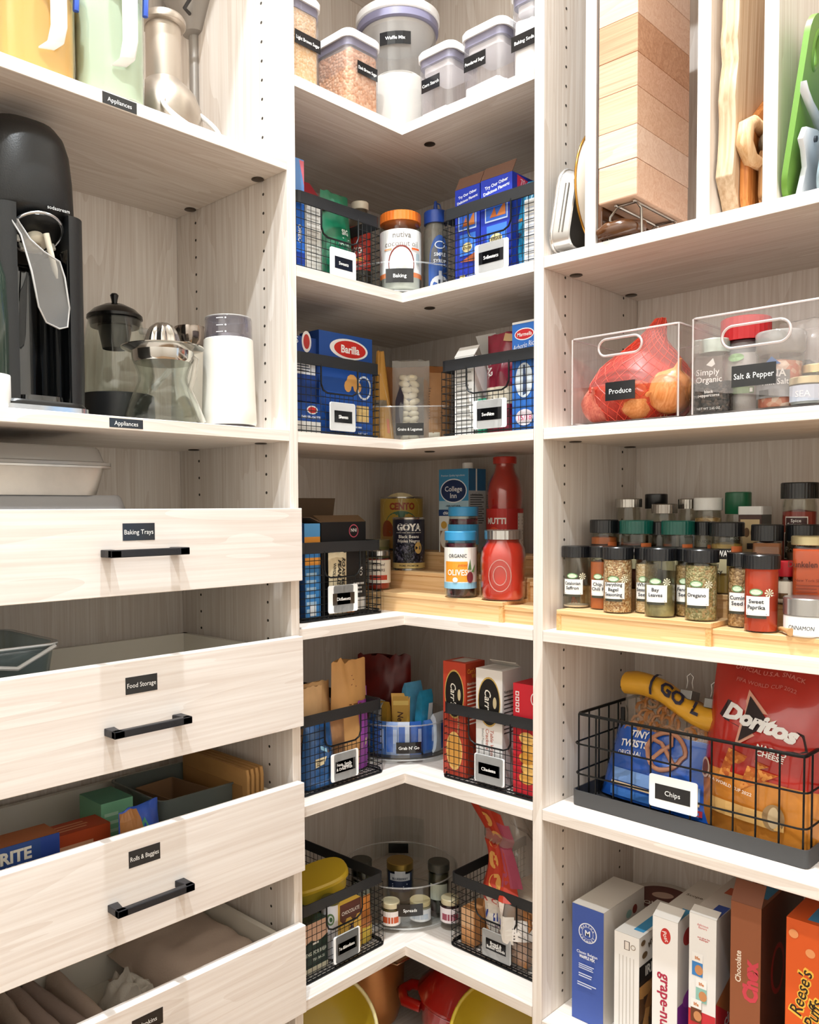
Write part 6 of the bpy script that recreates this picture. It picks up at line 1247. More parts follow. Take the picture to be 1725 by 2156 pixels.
stuff(g.build('cords', t))
# salt and pepper jars
def sp_place(px, py, d): p0 = ony(px, py, -d); return (p0.x, -d)
c = sp_place(1505, 800, .290); t = thing('pepper_jar', 'squat glass jar of black peppercorns with white lettering', 'jar', (*c, oz), R(6)); k = depth_of(c)/FPX; zt = zat(1505, 716, c)-oz; r = .031
o = rrect(2*r, 2*r*.9, .008, 4); G().loft([[(x*.95, y*.95, 0) for x, y in o], [(*q, .004) for q in o], [(*q, zt*.66) for q in o], [(x*.8, y*.8, zt*.78) for x, y in o], [(x*.68, y*.72, zt*.80) for x, y in o], [(x*.68, y*.72, zt*.86) for x, y in o]], glass).build('glass', t, smooth=35)
G().loft([[(x*.9, y*.9, .003) for x, y in o], [(x*.93, y*.93, zt*.42) for x, y in o]], speckle(['2A2422', '3E3430', '1E1A18', '564840'], 230, .6)).build('peppercorns', t); lid(t, r*.72, zt*.82, zt, mat('B9C4B8', .3, .4), ridges=24)
p = Print(flat((0, -r*.9-.0003, 0), (1,0,0), (0,0,1)), .0006, .0002); p.text('Simply', -.002, zt*.55, .0095, 'EDE9E4', .005, wmax=.036); p.text('Organic', 0, zt*.45, .0095, 'EDE9E4', .005, wmax=.038); p.poly([(-.004, zt*.64), (.006, zt*.72), (.009, zt*.64), (.004, zt*.61)], 'E3E0DA'); p.text('black\npeppercorns', 0, zt*.29, .0045, 'EDE9E4', .01, wmax=.034); p.text('NET WT 2.65 OZ', 0, zt*.07, .0035, 'E3E0DA', .0, wmax=.034); p.build('lettering', t)
c = sp_place(1570, 790, .258); t = thing('salt_grinder', 'white salt jar with a large red grinder cap', 'jar', (*c, oz), face(c)-.3); zt = zat(1570, 672, c)-oz; r = .0335
jar_body(t, [(r-.003, 0), (r, .004), (r, zt*.66), (r*.93, zt*.74)], clear('F2F0EE', 1.2, .03, .1)); fill(t, [(r-.004, .003), (r-.0025, .007), (r-.0025, zt*.62)], mat('EAE6E0', .8, bump=.4, bscale=300)); lid(t, r*.94, zt*.66, zt*.76, mat('4A2028', .3)); lid(t, r*1.06, zt*.76, zt, mat('C4242A', .35), ridges=30)
cyl_print(t, r, zt*.2, lambda p: (p.rect(-.018, 0, .022, .01, '6A7A52', 5), p.ell(-.004, .055, .012, .006, '8AA878'), p.rect(.016, .002, .02, .008, 'D9D5C8', 2)))
c = sp_place(1643, 800, .285); t = thing('pink_salt_jar', 'clear grinder jar of pink salt crystals', 'jar', (*c, oz), face(c)-.35); zt = zat(1643, 700, c)-oz; r = .032
jar_body(t, [(r-.003, 0), (r, .004), (r*1.0, zt*.70), (r*.9, zt*.72)]); fill(t, [(r-.004, .003), (r-.0025, .007), (r-.0025, zt*.6), (.002, zt*.66)], speckle(['F0B49C', 'E89A80', 'F6D0C0', 'E0846C'], 110, .45)); G().lathe([(r*.92, zt*.70), (r*1.04, zt*.74), (r*1.08, zt*.97), (r, zt), (.002, zt)], clear('E6E2DE', 1.4, .1, .5, 'C6C2BC'), 30).build('cap', t, smooth=40)
cyl_print(t, r, zt*.14, lambda p: (p.rect(-.03, 0, .024, zt*.34, '8C8A88', 8), p.text('ANA', .004, zt*.31, .011, 'F2EFEA', .02, wmax=.03), p.text('Pink Salt', .004, zt*.20, .0085, 'F4F1EC', .005, wmax=.036), p.rect(-.02, .004, -.004, .012, '4A4844', 2), p.poly([(-.012, zt*.42), (0, zt*.52), (.012, zt*.42)], '5A7AB0')))
c = sp_place(1703, 830, .300); t = thing('sea_salt_jar', 'short jar of pale sea salt with a gold lid', 'jar', (*c, oz), face(c)-.3); zt = zat(1703, 795, c)-oz; r = .026
jar_body(t, [(r-.003, 0), (r, .004), (r, zt*.7), (r*.9, zt*.78)]); fill(t, [(r-.004, .003), (r-.0025, .006), (r-.0025, zt*.66)], mat('D9DDE2', .8)); lid(t, r*.98, zt*.74, zt, mat('D8C9A0', .3, .5)); cyl_print(t, r, .006, lambda p: (p.rect(-.022, 0, .022, zt*.55, 'C3CBD8', 6), p.text('SEA', 0, zt*.26, .009, 'EEF1F4', .005)))
c = sp_place(1700, 760, .245); t = thing('zip_bag', 'crinkled clear bag of dark peppercorns at the bin end', 'pouch', (*c, oz), R(-10)); pouch(t, .085, .135, .05, clear('FFFFFF', 1.8, .14, .25, 'D8D4D0'), seed=51, wob=.15, bot=.9); fill(t, [(.02, .003), (.026, .02), (.024, .06), (.004, .075)], speckle(['2A2624', '3A3432', '1A1816'], 160, .6))
c = sp_place(1722, 790, .27); t = thing('small_jar', 'little jar with a gold lid behind the sea salt', 'jar', (*c, oz), 0); jar_body(t, [(.02, 0), (.022, .004), (.022, .045), (.019, .05)]); lid(t, .0215, .05, .062, mat('D0BE90', .3, .5)); fill(t, [(.018, .002), (.0195, .04)], mat('C8C0B4', .7))

# ================================================================== shelf unit, spice shelf
ZB3 = ZR[3]; sh3, sd3 = .0365, .080; RD3 = .3235
xs0 = ony(1171, 1300, -RD3).x; xe = ony(1497, 1330, -RD3).x
riser('long three-step bamboo riser under the spice jars', xs0, 1.285, RD3, ZB3, sh3, sd3, 3, (xe, .009))
def st3(k, low=False): return ZB3+sh3*(k+1)-(.009 if low else 0)+.0002
def y3(k, f=.5): return -RD3+sd3*(k+f)
capb = mat('141518', .3, coat=.2); capg = mat('0E5A4E', .3, coat=.2); capr = mat('B8202A', .35)
def spice(name, label, px, hw, top, capk, step, f, low, cont, fillk, capm, fn=None, lz=.2, square=False, cat='spice jar', group=None, tw=0.0, ridge=34, glassm=None, capw=1.04):
    y = y3(step, f); z0 = st3(step, low); p0 = ony(px, 1200, y); c = (p0.x, p0.y); k = depth_of(c)/FPX; r = hw*k; zt = zat(px, top, c)-z0; zc_ = zt*(1-capk)
    t = thing(name, label, cat, (*c, z0), face(c)+tw, group)
    gm = glassm or clear('F6F6F2', 1.2, .02)
    if square:
        o = rrect(2*r*.92, 2*r*.92, r*.3, 4); G().loft([[(x*.96, y_*.96, 0) for x, y_ in o], [(x, y_, .003) for x, y_ in o], [(x, y_, zc_*.86) for x, y_ in o], [(x*.84, y_*.84, zc_*.97) for x, y_ in o]], gm).build('glass', t, smooth=35)
        if cont: G().loft([[(x*.93, y_*.93, .002) for x, y_ in o], [(x*.95, y_*.95, zc_*fillk) for x, y_ in o], [(x*.2, y_*.2, zc_*fillk+.003) for x, y_ in o]], cont).build('contents', t, smooth=50)
    else:
        jar_body(t, [(r*.88, 0), (r*.92, .003), (r*.92, zc_*.88), (r*.86, zc_*.98)], gm)
        if cont: fill(t, [(r*.84, .002), (r*.88, .005), (r*.88, zc_*fillk), (.001, zc_*fillk+.004)], cont)
    lid(t, r*.99*capw/1.04, zc_*.985, zt, capm, 'cap', ridges=ridge)
    if fn: p = Print(cyl(r*.925, 0) if not square else flat((0, -r*.92-.0001, 0), (1,0,0), (0,0,1)), .0006, .0002); fn(p, r, zc_); p.build('label', t)
    return t
def just(txt, au=0.0):
    """white front label under a green leaf badge and cream flowers"""
    def fn(p, r, h):
        w = r*1.25; b = -r*.30
        for k in range(8): a_ = 2*math.pi*k/8; p.poly([(b+w*.62, h*.62), (b+w*.62+.0065*math.cos(a_-.22), h*.62+.0065*math.sin(a_-.22)), (b+w*.62+.0065*math.cos(a_+.22), h*.62+.0065*math.sin(a_+.22))], 'E6E2C4'); p.l -= p.st
        p.l += p.st; p.ell(b+w*.05, h*.63, w*.30, h*.055, '6E9A66', 14); p.ell(b+w*.05, h*.63, w*.24, h*.040, 'CFE0C2', 14)
        p.rect(b-w*.42, h*.27, b+w*.62, h*.565, 'F2F1EE', 8); p.rect(b-w*.38, h*.225, b+w*.50, h*.268, '3A3A2E', 6)
        ls = txt.split('\n'); hc = h*.062
        for i, l in enumerate(ls): p.text(l, b+w*.06, h*.445+(len(ls)-1)*hc*.7-i*hc*1.45, hc, '23242A', .02, wmax=w*.85)
        p.lines(b-w*.36, h*.285, b+w*.55, h*.302, 1, '8A8A86', .6)
    return fn
def fairway(sub='', col='C96A3A'):
    def fn(p, r, h):
        p.rect(-r*1.1, h*.60, r*.35, h*.78, '15130F', 8); p.rect(r*.35, h*.64, r*1.15, h*.82, 'D2703C', 5); p.text('FAIRWAY', -r*.36, h*.70, h*.10, 'EFEBE4', .03, wmax=r*1.35); p.rect(-r*1.1, h*.36, r*.1, h*.60, 'C9BF98', 6); p.text(sub, -r*.5, h*.48, h*.075, '2A2620', .02, wmax=r*.9)
    return fn
GJ = 'clear spice jars with black caps on the riser'
seeds = speckle(['D9B88E', 'C49A6A', 'E6CFA8', 'A87C52'], 330, .6, bump=.9)
oreg = speckle(['A8A070', '8E8858', 'C4B88A', 'B89A6A'], 300, .8, bump=.9)
# front row
F_ = [(1214, 30, 1149, .17, 0, .72, 0, mat('E8DCC8', .7), .05, just('Catalonian\nSaffron'), 'nearly empty saffron jar at the panel end of the front row'),
      (1301, 32, 1151, .17, 0, .42, 0, seeds, .97, just('Everything\nBagel\nSeasoning'), 'jar of bagel seasoning filled with pale seeds'),
      (1390, 33, 1153, .17, 0, .36, 0, mat('9A946A', .6, vary=.45, vscale=60, bump=.8, bscale=70), .55, just('Bay\nLeaves'), 'jar of bay leaves with dry olive green leaves'),
      (1477, 35, 1156, .17, 0, .34, 0, oreg, .93, just('Oregano'), 'jar of dried oregano in the front row'),
      (1604, 36, 1167, .17, 0, .34, 1, mat('C8401C', .6, vary=.15, vscale=30), .99, just('Sweet\nPaprika'), 'jar of bright red sweet paprika'),
      (1266, 24, 1149, .17, 0, .74, 0, mat('B8622E', .7), .9, just('Chip.\nChili P'), 'jar of orange chili powder behind the bagel seasoning'),
      (1362, 25, 1152, .17, 0, .76, 0, speckle(['E2C8A0', 'D8BC90', 'EEDCBC'], 330, .6), .9, just('White\nSesame\nSeed'), 'jar of white sesame seed behind the bay leaves'),
      (1448, 26, 1154, .17, 0, .76, 0, speckle(['A88A5A', '8E7446', 'C0A476'], 300, .6), .9, just('Fennel\nSeed'), 'jar of fennel seed behind the oregano'),
      (1562, 29, 1163, .17, 0, .72, 1, speckle(['A8845A', '8A6A44', 'C6A67C'], 300, .6), .95, just('Cumin\nSeed'), 'jar of cumin seed beside the paprika')]
for px, hw, top, ck, s_, f_, lo_, m, fk, fn, lab in F_:
    t = spice('spice_jar', lab, px, hw, top, ck, s_, f_, lo_, m, fk, capb, fn, group=GJ, tw=-.05)
    if 'saffron' in lab:
        g = G()
        for k in range(3): g.tube([(-.008+.006*k, -.006, .004), (-.004-.003*k, -.008, .030)], .0004, mat('C23A1E', .6), 4)
        g.build('saffron_threads', t)
# middle row
M_ = [(1272, 29, 1094, .30, mat('B8622C', .75), .9, capb, fairway('Cay'), 'jar of cayenne with a black cap in the middle row'),
      (1340, 34, 1095, .30, mat('5A2E1C', .8), .8, capg, fairway(''), 'jar with a teal green cap and dark spice, nearest the cayenne'),
      (1311, 22, 1097, .30, mat('4A2A1E', .8), .8, capb, fairway(''), 'dark spice jar wedged behind the teal capped jar'),
      (1427, 33, 1096, .30, mat('6A6046', .8), .35, capg, fairway(''), 'jar with a teal green cap and little spice left'),
      (1392, 24, 1098, .30, mat('4A4038', .8), .6, capb, fairway(''), 'half hidden dark jar between the two teal caps'),
      (1483, 22, 1098, .30, mat('C88A4A', .8), .7, capb, fairway(''), 'narrow jar of orange spice in the middle row'),
      (1530, 34, 1099, .30, mat('9A7E3A', .8), .85, capb, fairway('all\nspicy'), 'jar of mustard brown powder with a black cap')]
for i, (px, hw, top, ck, m, fk, cm, fn, lab) in enumerate(M_):
    spice('spice_jar', lab, px, hw, top, ck*.62, 1, .40 if hw > 28 else .72, 0, m, fk, cm, fn, group=GJ, tw=-.1)
spice('spice_jar', 'square jar of brown ground spice with a black cap', 1615, 31, 1104, .2, 1, .42, 1, mat('8A5A38', .8), .95, capb, lambda p, r, h: p.text('just', -.002, h*.45, .006, 'B8D0A8', .02), square=True, group=GJ)
spice('spice_jar', 'dark capped jar behind the tall red spice bottle', 1690, 33, 1104, .2, 1, .75, 1, mat('5A4436', .8), .8, capb, None, group=GJ)
spice('spice_tin', 'small tin with a rounded red lid behind the paprika', 1652, 24, 1180, .35, 1, .22, 1, mat('E2D6C4', .6), .8, capr, lambda p, r, h: (p.rect(-r, h*.1, r, h*.8, 'E8DCC8', 8), p.rect(-r*.6, h*.2, r*.3, h*.4, '6A4A2A', 3)), ridge=0, cat='tin')
# tall bottle of orange rub and the cinnamon tin
spice('rub_jar', 'tall square jar of orange seasoning rub with a gold lid', 1706, 37, 1128, .12, 1, .32, 1, mat('D2592A', .75, vary=.1, vscale=40), .92, mat('CDBE92', .3, .5), lambda p, r, h: (p.text('Dunkelen Rub', 0, h*.68, .009, '5E2412', .02, wmax=r*2.2), p.text('New York Shuk', 0, h*.42, .0045, '7A2E16', .0, wmax=r*1.8), p.lines(-r*.7, h*.2, r*.7, h*.36, 3, '8E3A1C', .4)), square=True, ridge=0)
c0 = ony(1700, 1314, y3(0, .46)); c = (c0.x+.004, c0.y); z0 = st3(0, True); t = thing('cinnamon_tin', 'low round tin with a hand-lettered cinnamon label', 'tin', (*c, z0), face(c)-.2); zt = zat(1700, 1257, c)-z0; r = .0345
G().lathe([(r*.95, 0), (r, .002), (r, zt*.56)], mat('D8D6D4', .3, .4), 36).build('tin', t, smooth=40); lid(t, r*1.04, zt*.54, zt, mat('BEBDBB', .25, .9)); cyl_print(t, r, zt*.04, lambda p: (p.rect(-.05, 0, .05, zt*.48, 'EFEEEC', 16), p.text('CINNAMON', -.006, zt*.2, .0062, '2A2A2E', .0, shear=.15, wmax=.036)))
c0 = ony(1655, 1312, y3(0, .2)); t = thing('wooden_scoop', 'tiny wooden scoop lying beside the paprika jar', 'scoop', (c0.x, c0.y, st3(0, True)+.006), R(-50)); G().tube([(-.022, 0, 0), (-.01, 0, .0015), (.01, 0, .0005), (.018, 0, 0)], [.003, .003, .0045, .006], mat('C99A66', .6), 8).build('scoop', t, smooth=60)
# back row
B_ = [('mason_spice_jar', 1323, 27, 1050, .12, mat('A89A78', .8), .6, mat('BDB9B2', .25, .9), lambda p, r, h: p.ell(0, h*.6, r*.55, h*.12, 'E4EAE6', 14), 'clear jar with a silver lid at the start of the back row', 0, 30),
      ('spice_bottle', 1381, 23, 1040, .2, mat('6A6258', .8), .5, capb, lambda p, r, h: (p.rect(-r*.7, h*.3, r*.7, h*.7, 'CFC8BC', 6), p.ell(-r*.2, h*.6, r*.4, h*.1, '5A2E1C')), 'black capped spice bottle in the back row', 0, 0),
      ('spice_bottle', 1398, 26, 1061, .14, mat('5A3A26', .8), .8, mat('9A948C', .2, .9), None, 'brown spice bottle with a steel screw lid', 0, 30),
      ('spice_bottle', 1450, 22, 1050, .14, mat('5E5A50', .8), .5, mat('A8A49C', .2, .9), lambda p, r, h: (p.rect(-r*.8, h*.3, r*.8, h*.62, 'D2DAE0', 6), p.text('Cloves', 0, h*.5, .004, '3A4A5A', .01)), 'grey jar of cloves with a steel lid', 0, 30),
      ('nut_jar', 1490, 29, 1048, .17, speckle(['C9A874', 'A8844E', 'E0C698', '8A6A3C'], 120, .6), .85, mat('E9E7E2', .35), lambda p, r, h: (p.rect(-r, h*.3, r, h*.56, 'E4E0DA', 8), p.text('TRADER JOY', 0, h*.45, .0045, '4A4440', .01, wmax=r*1.4)), 'jar of chopped nuts with a white lid', 0, 0),
      ('spice_bottle', 1553, 26, 1036, .28, mat('6E706C', .8), .6, mat('145A3A', .35, coat=.2), lambda p, r, h: p.text('McCo', -.002, h*.55, .006, 'C8CCC8', .01), 'grey spice bottle with a dark green cap', 0, 0)]
for (nm, px, hw, top, ck, m, fk, cm, fn, lab, lo_, rg), fq in zip(B_, (.5, .85, .3, .82, .4, .6)):
    spice(nm, lab, px, hw, top, ck, 2, fq, lo_, m, fk, cm, fn, ridge=rg, group='spice containers in the back row')
a0, a1 = ony(1556, 1090, y3(2, .3)).x, ony(1604, 1090, y3(2, .3)).x; zt = ony(1580, 1066, y3(2, .3)).z; z0 = st3(2, True)
t = carton('spice_tin_box', 'brown square spice tin with a white plastic lid', 'R', a0, a1, -y3(2, .3), .045, z0, zt-z0-.014, '4A2A1E', {'F': lambda p, w, h: (p.rect(-w*.42, h*.2, w*.42, h*.92, 'C9B084'), p.ell(-w*.14, h*.7, w*.13, h*.08, '6A4A2E'), p.ell(w*.16, h*.7, w*.13, h*.08, '6A4A2E'), p.rect(-w*.12, h*.42, w*.16, h*.52, '2A1E18')), 'R': lambda p, w, h: p.rect(-w/2, 0, w/2, h, '5A5A58')}, cat='tin')
G().prism(rrect(abs(a1-a0)+.004, .049, .005, 3), zt-z0-.014, zt-z0, mat('E6E4E0', .35)).build('lid', t)
spice('onion_bottle', 'tall bottle of red spice with a white bordered onion powder label', 1682, 36, 1016, .16, 2, .45, 1, mat('8E2E22', .8), .82, capb, lambda p, r, h: (p.rect(-r*.8, h*.62, r*.45, h*.76, 'D9D2CA', 8), p.rect(-r*.75, h*.635, r*.4, h*.745, '3A1A18', 8), p.text('Spice\nSupreme', -r*.18, h*.71, .0052, 'EEEAE4', .01, wmax=r*1.0), p.rect(-r*.85, h*.22, r*.75, h*.56, 'D9D2CA', 8), p.rect(-r*.8, h*.235, r*.7, h*.545, '16130F', 8), p.text('Onion', -r*.08, h*.47, .0095, 'F2EFEA', .01, wmax=r*1.3), p.text('Powder', -r*.08, h*.345, .0095, 'F2EFEA', .01, wmax=r*1.3)), ridge=40)
t = spice('herb_bottle', 'tall pale herb container at the far end of the back row', 1754, 24, 975, .12, 2, .5, 1, mat('A89A6A', .8), .9, mat('B8AC86', .5), lambda p, r, h: p.rect(-r, h*.3, r, h*.75, 'D8D4B4', 8), ridge=0)

# ================================================================== shelf unit, chip shelf
ZB4 = ZR[4]
bx0 = onz(1207, 1693, ZB4); bx1 = onz(1700, 1832, ZB4)
bl = (Vector((bx1.x, bx1.y))-Vector((bx0.x, bx0.y))); blen = bl.length; bang = math.atan2(bl.y, bl.x)
t = thing('chip_basket', 'large open wire basket with a dark metal tray base', 'basket', (bx0.x, bx0.y, ZB4), bang)
CW, CD, CH = blen, .215, .165
G().loft([[(x+CW/2, y+CD/2, z) for x, y in rrect(CW+a_, CD+a_, .008, 3)] for a_, z in ((0, 0), (.003, .001), (.003, .028), (-.001, .028), (-.001, .003))], mat('4A4A4B', .5, .3)).build('tray', t, smooth=35)
g = G(); r_ = .0016
nx = 11
for i in range(nx+1):
    x = .008+(CW-.016)*i/nx
    for y in (.005, CD-.005): g.tube([(x, y, .004), (x, y, CH)], r_, wire_black, 5)
for j in range(1, 6):
    y = .005+(CD-.01)*j/6
    for x in (.008, CW-.008): g.tube([(x, y, .004), (x, y, CH)], r_, wire_black, 5)
stuff(g.build('upright_wires', t))
for z, q in ((.058, .004), (.112, .006)): G().tube([(x+CW/2, y+CD/2, z) for x, y in rrect(CW-.008+q, CD-.004+q, .012, 3)], .0016, wire_black, 6, True).build('hoop_wire', t, smooth=60)
G().tube([(x+CW/2, y+CD/2, CH) for x, y in rrect(CW-.014, CD-.008, .008, 3)], .0028, wire_black, 6, True).build('top_rim', t, smooth=60)
for x, dy in ((.055, 0), (CW-.06, 0)): G().tube([(x-.012 if x < .1 else x+.012, CD*.45, CH+.002), (x-.012 if x < .1 else x+.012, CD*.45, CH-.05)], .004, wire_black, 6).build('handle_bracket', t)
tg = (ony(1422, 1670, -.335)); px_l = onz(1385, 1700, ZB4)
tagu = .5*CW*1.0
g = G(); g.prism(rrect(.082, .054, .004, 3), 0, .0035, whitem, .0008)
q = Vector((math.cos(bang), math.sin(bang))); lx = (Vector((ony(1422, 1672, bx0.y).x, bx0.y))-Vector((bx0.x, bx0.y))).dot(q)
lz = zat(1422, 1672, (bx0.x+q.x*lx, bx0.y+q.y*lx))-ZB4
tf = Matrix.Translation((lx, -.001, lz)) @ Matrix.Rotation(R(90), 4, 'X'); oh = g.build('label_holder', t, tf=tf)
sticker('Chips', flat((lx, -.0045, lz), (1,0,0), (0,0,1)), .060, .0255, oh, .0085, 'label_card')
def in_basket(lx_, ly_): return (bx0.x+math.cos(bang)*lx_-math.sin(bang)*ly_, bx0.y+math.sin(bang)*lx_+math.cos(bang)*ly_)
# pretzel bag
c = in_basket(.126, .078); t = thing('pretzel_bag', 'blue and clear pretzel bag with its yellow top rolled and clipped', 'snack bag', (*c, ZB4+.004), bang-R(5)); t.rotation_euler = (R(-17), 0, bang-R(5))
S0 = pouch_shape(.245, .205, .105, bot=.7, belly=.35, seed=61, wob=.09, taper=.16)
blue_f = mat('1E58B8', .22, coat=.5, bump=.3, bscale=40); g = G(); 
def ring_(v): return [S0(-1+2*i/22, v, -1) for i in range(23)] + [S0(1-2*i/22, v, 1) for i in range(1, 22)]
g.loft([ring_(j/24) for j in range(16)], blue_f, cap1=False).build('blue_panel', t, smooth=50)
G().loft([ring_(.62+.38*j/10) for j in range(11)], clear('FFFFFF', 1.8, .12, .10, 'E8D8C4'), cap0=False, cap1=False).build('clear_panel', t, smooth=50)
g = G(); rn = random.Random(8); ptz = mat('9A6432', .5, vary=.2, vscale=60)
for k in range(46):
    u_, v_ = rn.uniform(-.75, .75), rn.uniform(.6, .93); p0 = S0(u_, v_, -1)*.86; p0.z = v_*.205; a_ = rn.uniform(0, 3); rr = .0125
    pts = [p0+Vector((rr*math.cos(b)*math.cos(a_), rr*math.cos(b)*math.sin(a_)*.4, rr*math.sin(b)*.8)) for b in [2*math.pi*i/8 for i in range(8)]]; g.tube(pts, .0032, ptz, 5, True)
stuff(g.build('pretzels', t, smooth=60))
fmp = lambda u_, v_, l: S0(max(-1, min(1, u_/.1225)), max(0, min(1, v_/.205)), -1)+Vector((0, -1, .2)).normalized()*l
p = Print(fmp, .0016, .0003); p.text('TINY', -.042, .118, .0125, 'F2F3F6', .03, rot=4); p.text('TWISTS', -.046, .100, .0125, 'F2F3F6', .03, rot=4); p.text('ORIGINAL', -.050, .082, .0085, 'EEF0F4', .01, rot=4)
p.rect(-.085, .03, .085, .052, '7FA6E2', 10, 2); p.rect(-.085, .022, .085, .028, 'E2C9A0', 10); p.rect(-.085, .004, .085, .018, '3E7ACC', 10, 2); p.rect(.05, .006, .09, .016, 'B8283A', 4); p.build('print', t)
g = G(); pm = mat('C08A6E', .45, vary=.1)
def pz(pts): return [fmp(u_, v_, .004) for u_, v_ in pts]
cx_, cz_ = .022, .098
g.tube(pz([(cx_+.036*math.cos(a_)*(1-.12*(math.sin(a_) < 0)), cz_+.032*math.sin(a_)) for a_ in [2*math.pi*k/28 for k in range(28)]]), .0042, pm, 6, True); g.tube(pz([(cx_-.024, cz_-.022), (cx_-.004, cz_+.0), (cx_+.008, cz_+.012), (cx_+.004, cz_+.028)]), .004, pm, 6); g.tube(pz([(cx_+.024, cz_-.022), (cx_+.004, cz_+.0), (cx_-.010, cz_+.012), (cx_-.026, cz_+.016)]), .004, pm, 6); g.build('pretzel_picture', t, smooth=60)
g = G(); ylf = mat('E2A82A', .35, coat=.3, vary=.1, vscale=20)
rings = []
for j in range(15):
    u_ = j/14; x = -.095+.20*u_; zc_ = .206-.034*u_+.010*math.sin(u_*6); rings.append([(x, -.020+(.023+.004*nse(u_*7, k, 3))*math.cos(2*math.pi*k/14), zc_+(.021+.004*nse(u_*6, k, 9))*math.sin(2*math.pi*k/14)) for k in range(14)])
g.loft(rings, ylf).build('rolled_top', t, smooth=50)
def rmap(u_, v_, l): a_ = R(200)+v_/.022; uu = (u_+.095)/.20; return Vector((u_, -.020+(.0235+l)*math.cos(a_), .206-.034*uu+.010*math.sin(uu*6)+(.0225+l)*-math.sin(a_-R(0))))
p = Print(rmap, .0025, .0003); 
for nm, u_ in (('GO', .010), ('L', .056)): p.text(nm, u_, .004, .022, '24223A', .04)
p.rect(-.034, -.02, -.029, .03, '24223A', 1, 5); p.build('print', t)
for x in (.030, .076):
    zc_ = .206-.034*(x+.095)/.2
    G().prism([(x-.011, -.034), (x+.011, -.034), (x+.011, -.006), (x-.011, -.006)], zc_+.010, zc_+.026, mat('8C8C8A', .3, .8)).build('binder_clip', t, bevel=.001)
    G().tube([(x-.007, -.022, zc_+.026), (x-.004, -.026, zc_+.040), (x-.006, -.028, zc_+.050), (x, -.029, zc_+.055), (x+.006, -.028, zc_+.050), (x+.004, -.026, zc_+.040), (x+.007, -.022, zc_+.026)], .0009, silverm, 5).build('clip_wire', t, smooth=60)
# tortilla chip bag
c = in_basket(.296, .062); t = thing('tortilla_chip_bag', 'red and orange bag of cheese tortilla chips standing in the wire basket', 'snack bag', (*c, ZB4+.004), bang-R(3)); t.rotation_euler = (R(-9), R(3), bang-R(3))
S1 = pouch_shape(.200, .292, .095, bot=.5, belly=.42, seed=77, wob=.07, taper=-.02)
redf = mat('B4241A', .2, coat=.6, vary=.12, vscale=10); orf = mat('D98A34', .25, coat=.5, vary=.25, vscale=22, bump=.4, bscale=30)
def rg(v): return [S1(-1+2*i/24, v, -1) for i in range(25)] + [S1(1-2*i/24, v, 1) for i in range(1, 24)]
G().loft([rg(.335*j/14) for j in range(15)], orf, cap1=False).build('lower_panel', t, smooth=50)
G().loft([rg(.335+.665*j/18) for j in range(19)], redf, cap0=False).build('upper_panel', t, smooth=50)
fmd = lambda u_, v_, l: S1(max(-1, min(1, u_/.100)), max(0, min(1, v_/.292)), -1)+Vector((0, -1, .1)).normalized()*l
fmd0 = fmd; fmd = lambda u_, v_, l: fmd0(u_-.008, v_*.927, l)
p = Print(fmd, .0018, .0003)
p.text('OFFICIAL U.S.A. SNACK', .0, .283, .0075, 'D9857A', .01, wmax=.15); p.text('FIFA WORLD CUP 2022', .0, .262, .0065, 'CC7268', .01, wmax=.13)
p.poly([(-.062, .198), (-.052, .225), (.07, .195), (.078, .168), (.055, .16), (-.05, .19)], '2A1012')
p.poly([(-.022, .250), (.030, .200), (-.028, .150)], 'D8A08A'); p.poly([(-.018, .240), (.022, .200), (-.023, .160)], '1E0C0E')
p.text('Doritos', .004, .200, .026, 'ECEBEA', .06, shear=.2, rot=-9, wmax=.135); p.text('NACHO\nCHEESE', .030, .158, .0085, 'F2EEEA', .03, rot=-6)
chipm = speckle(['C8702A', 'B85A20', 'DB8E42'], 150, .7)
for q_ in (((-.05, .085), (-.035, .145), (.03, .13)), ((-.01, .08), (.0, .125), (.045, .12))): p.poly(list(q_), chipm)
p.text('FIFA WORLD CUP 2022', -.028, .082, .0055, 'EFE0D0', .02, rot=-6, wmax=.085); p.ell(-.078, .098, .012, .018, 'E8C9B0'); p.ell(-.078, .098, .008, .014, '8A4A30')
p.rect(-.06, .03, .06, .055, 'E8B870', 8, 3); p.ell(.045, .05, .016, .022, '9A7A52'); p.ell(.045, .05, .008, .018, 'C9B08A'); p.build('print', t)
t = thing('snack_bag', 'dark folded snack bag lying between the two chip bags', 'snack bag', (*in_basket(.222, .11), ZB4+.004), bang+R(20)); pouch(t, .07, .14, .05, mat('2A2624', .3, coat=.4), seed=90, bot=.9)

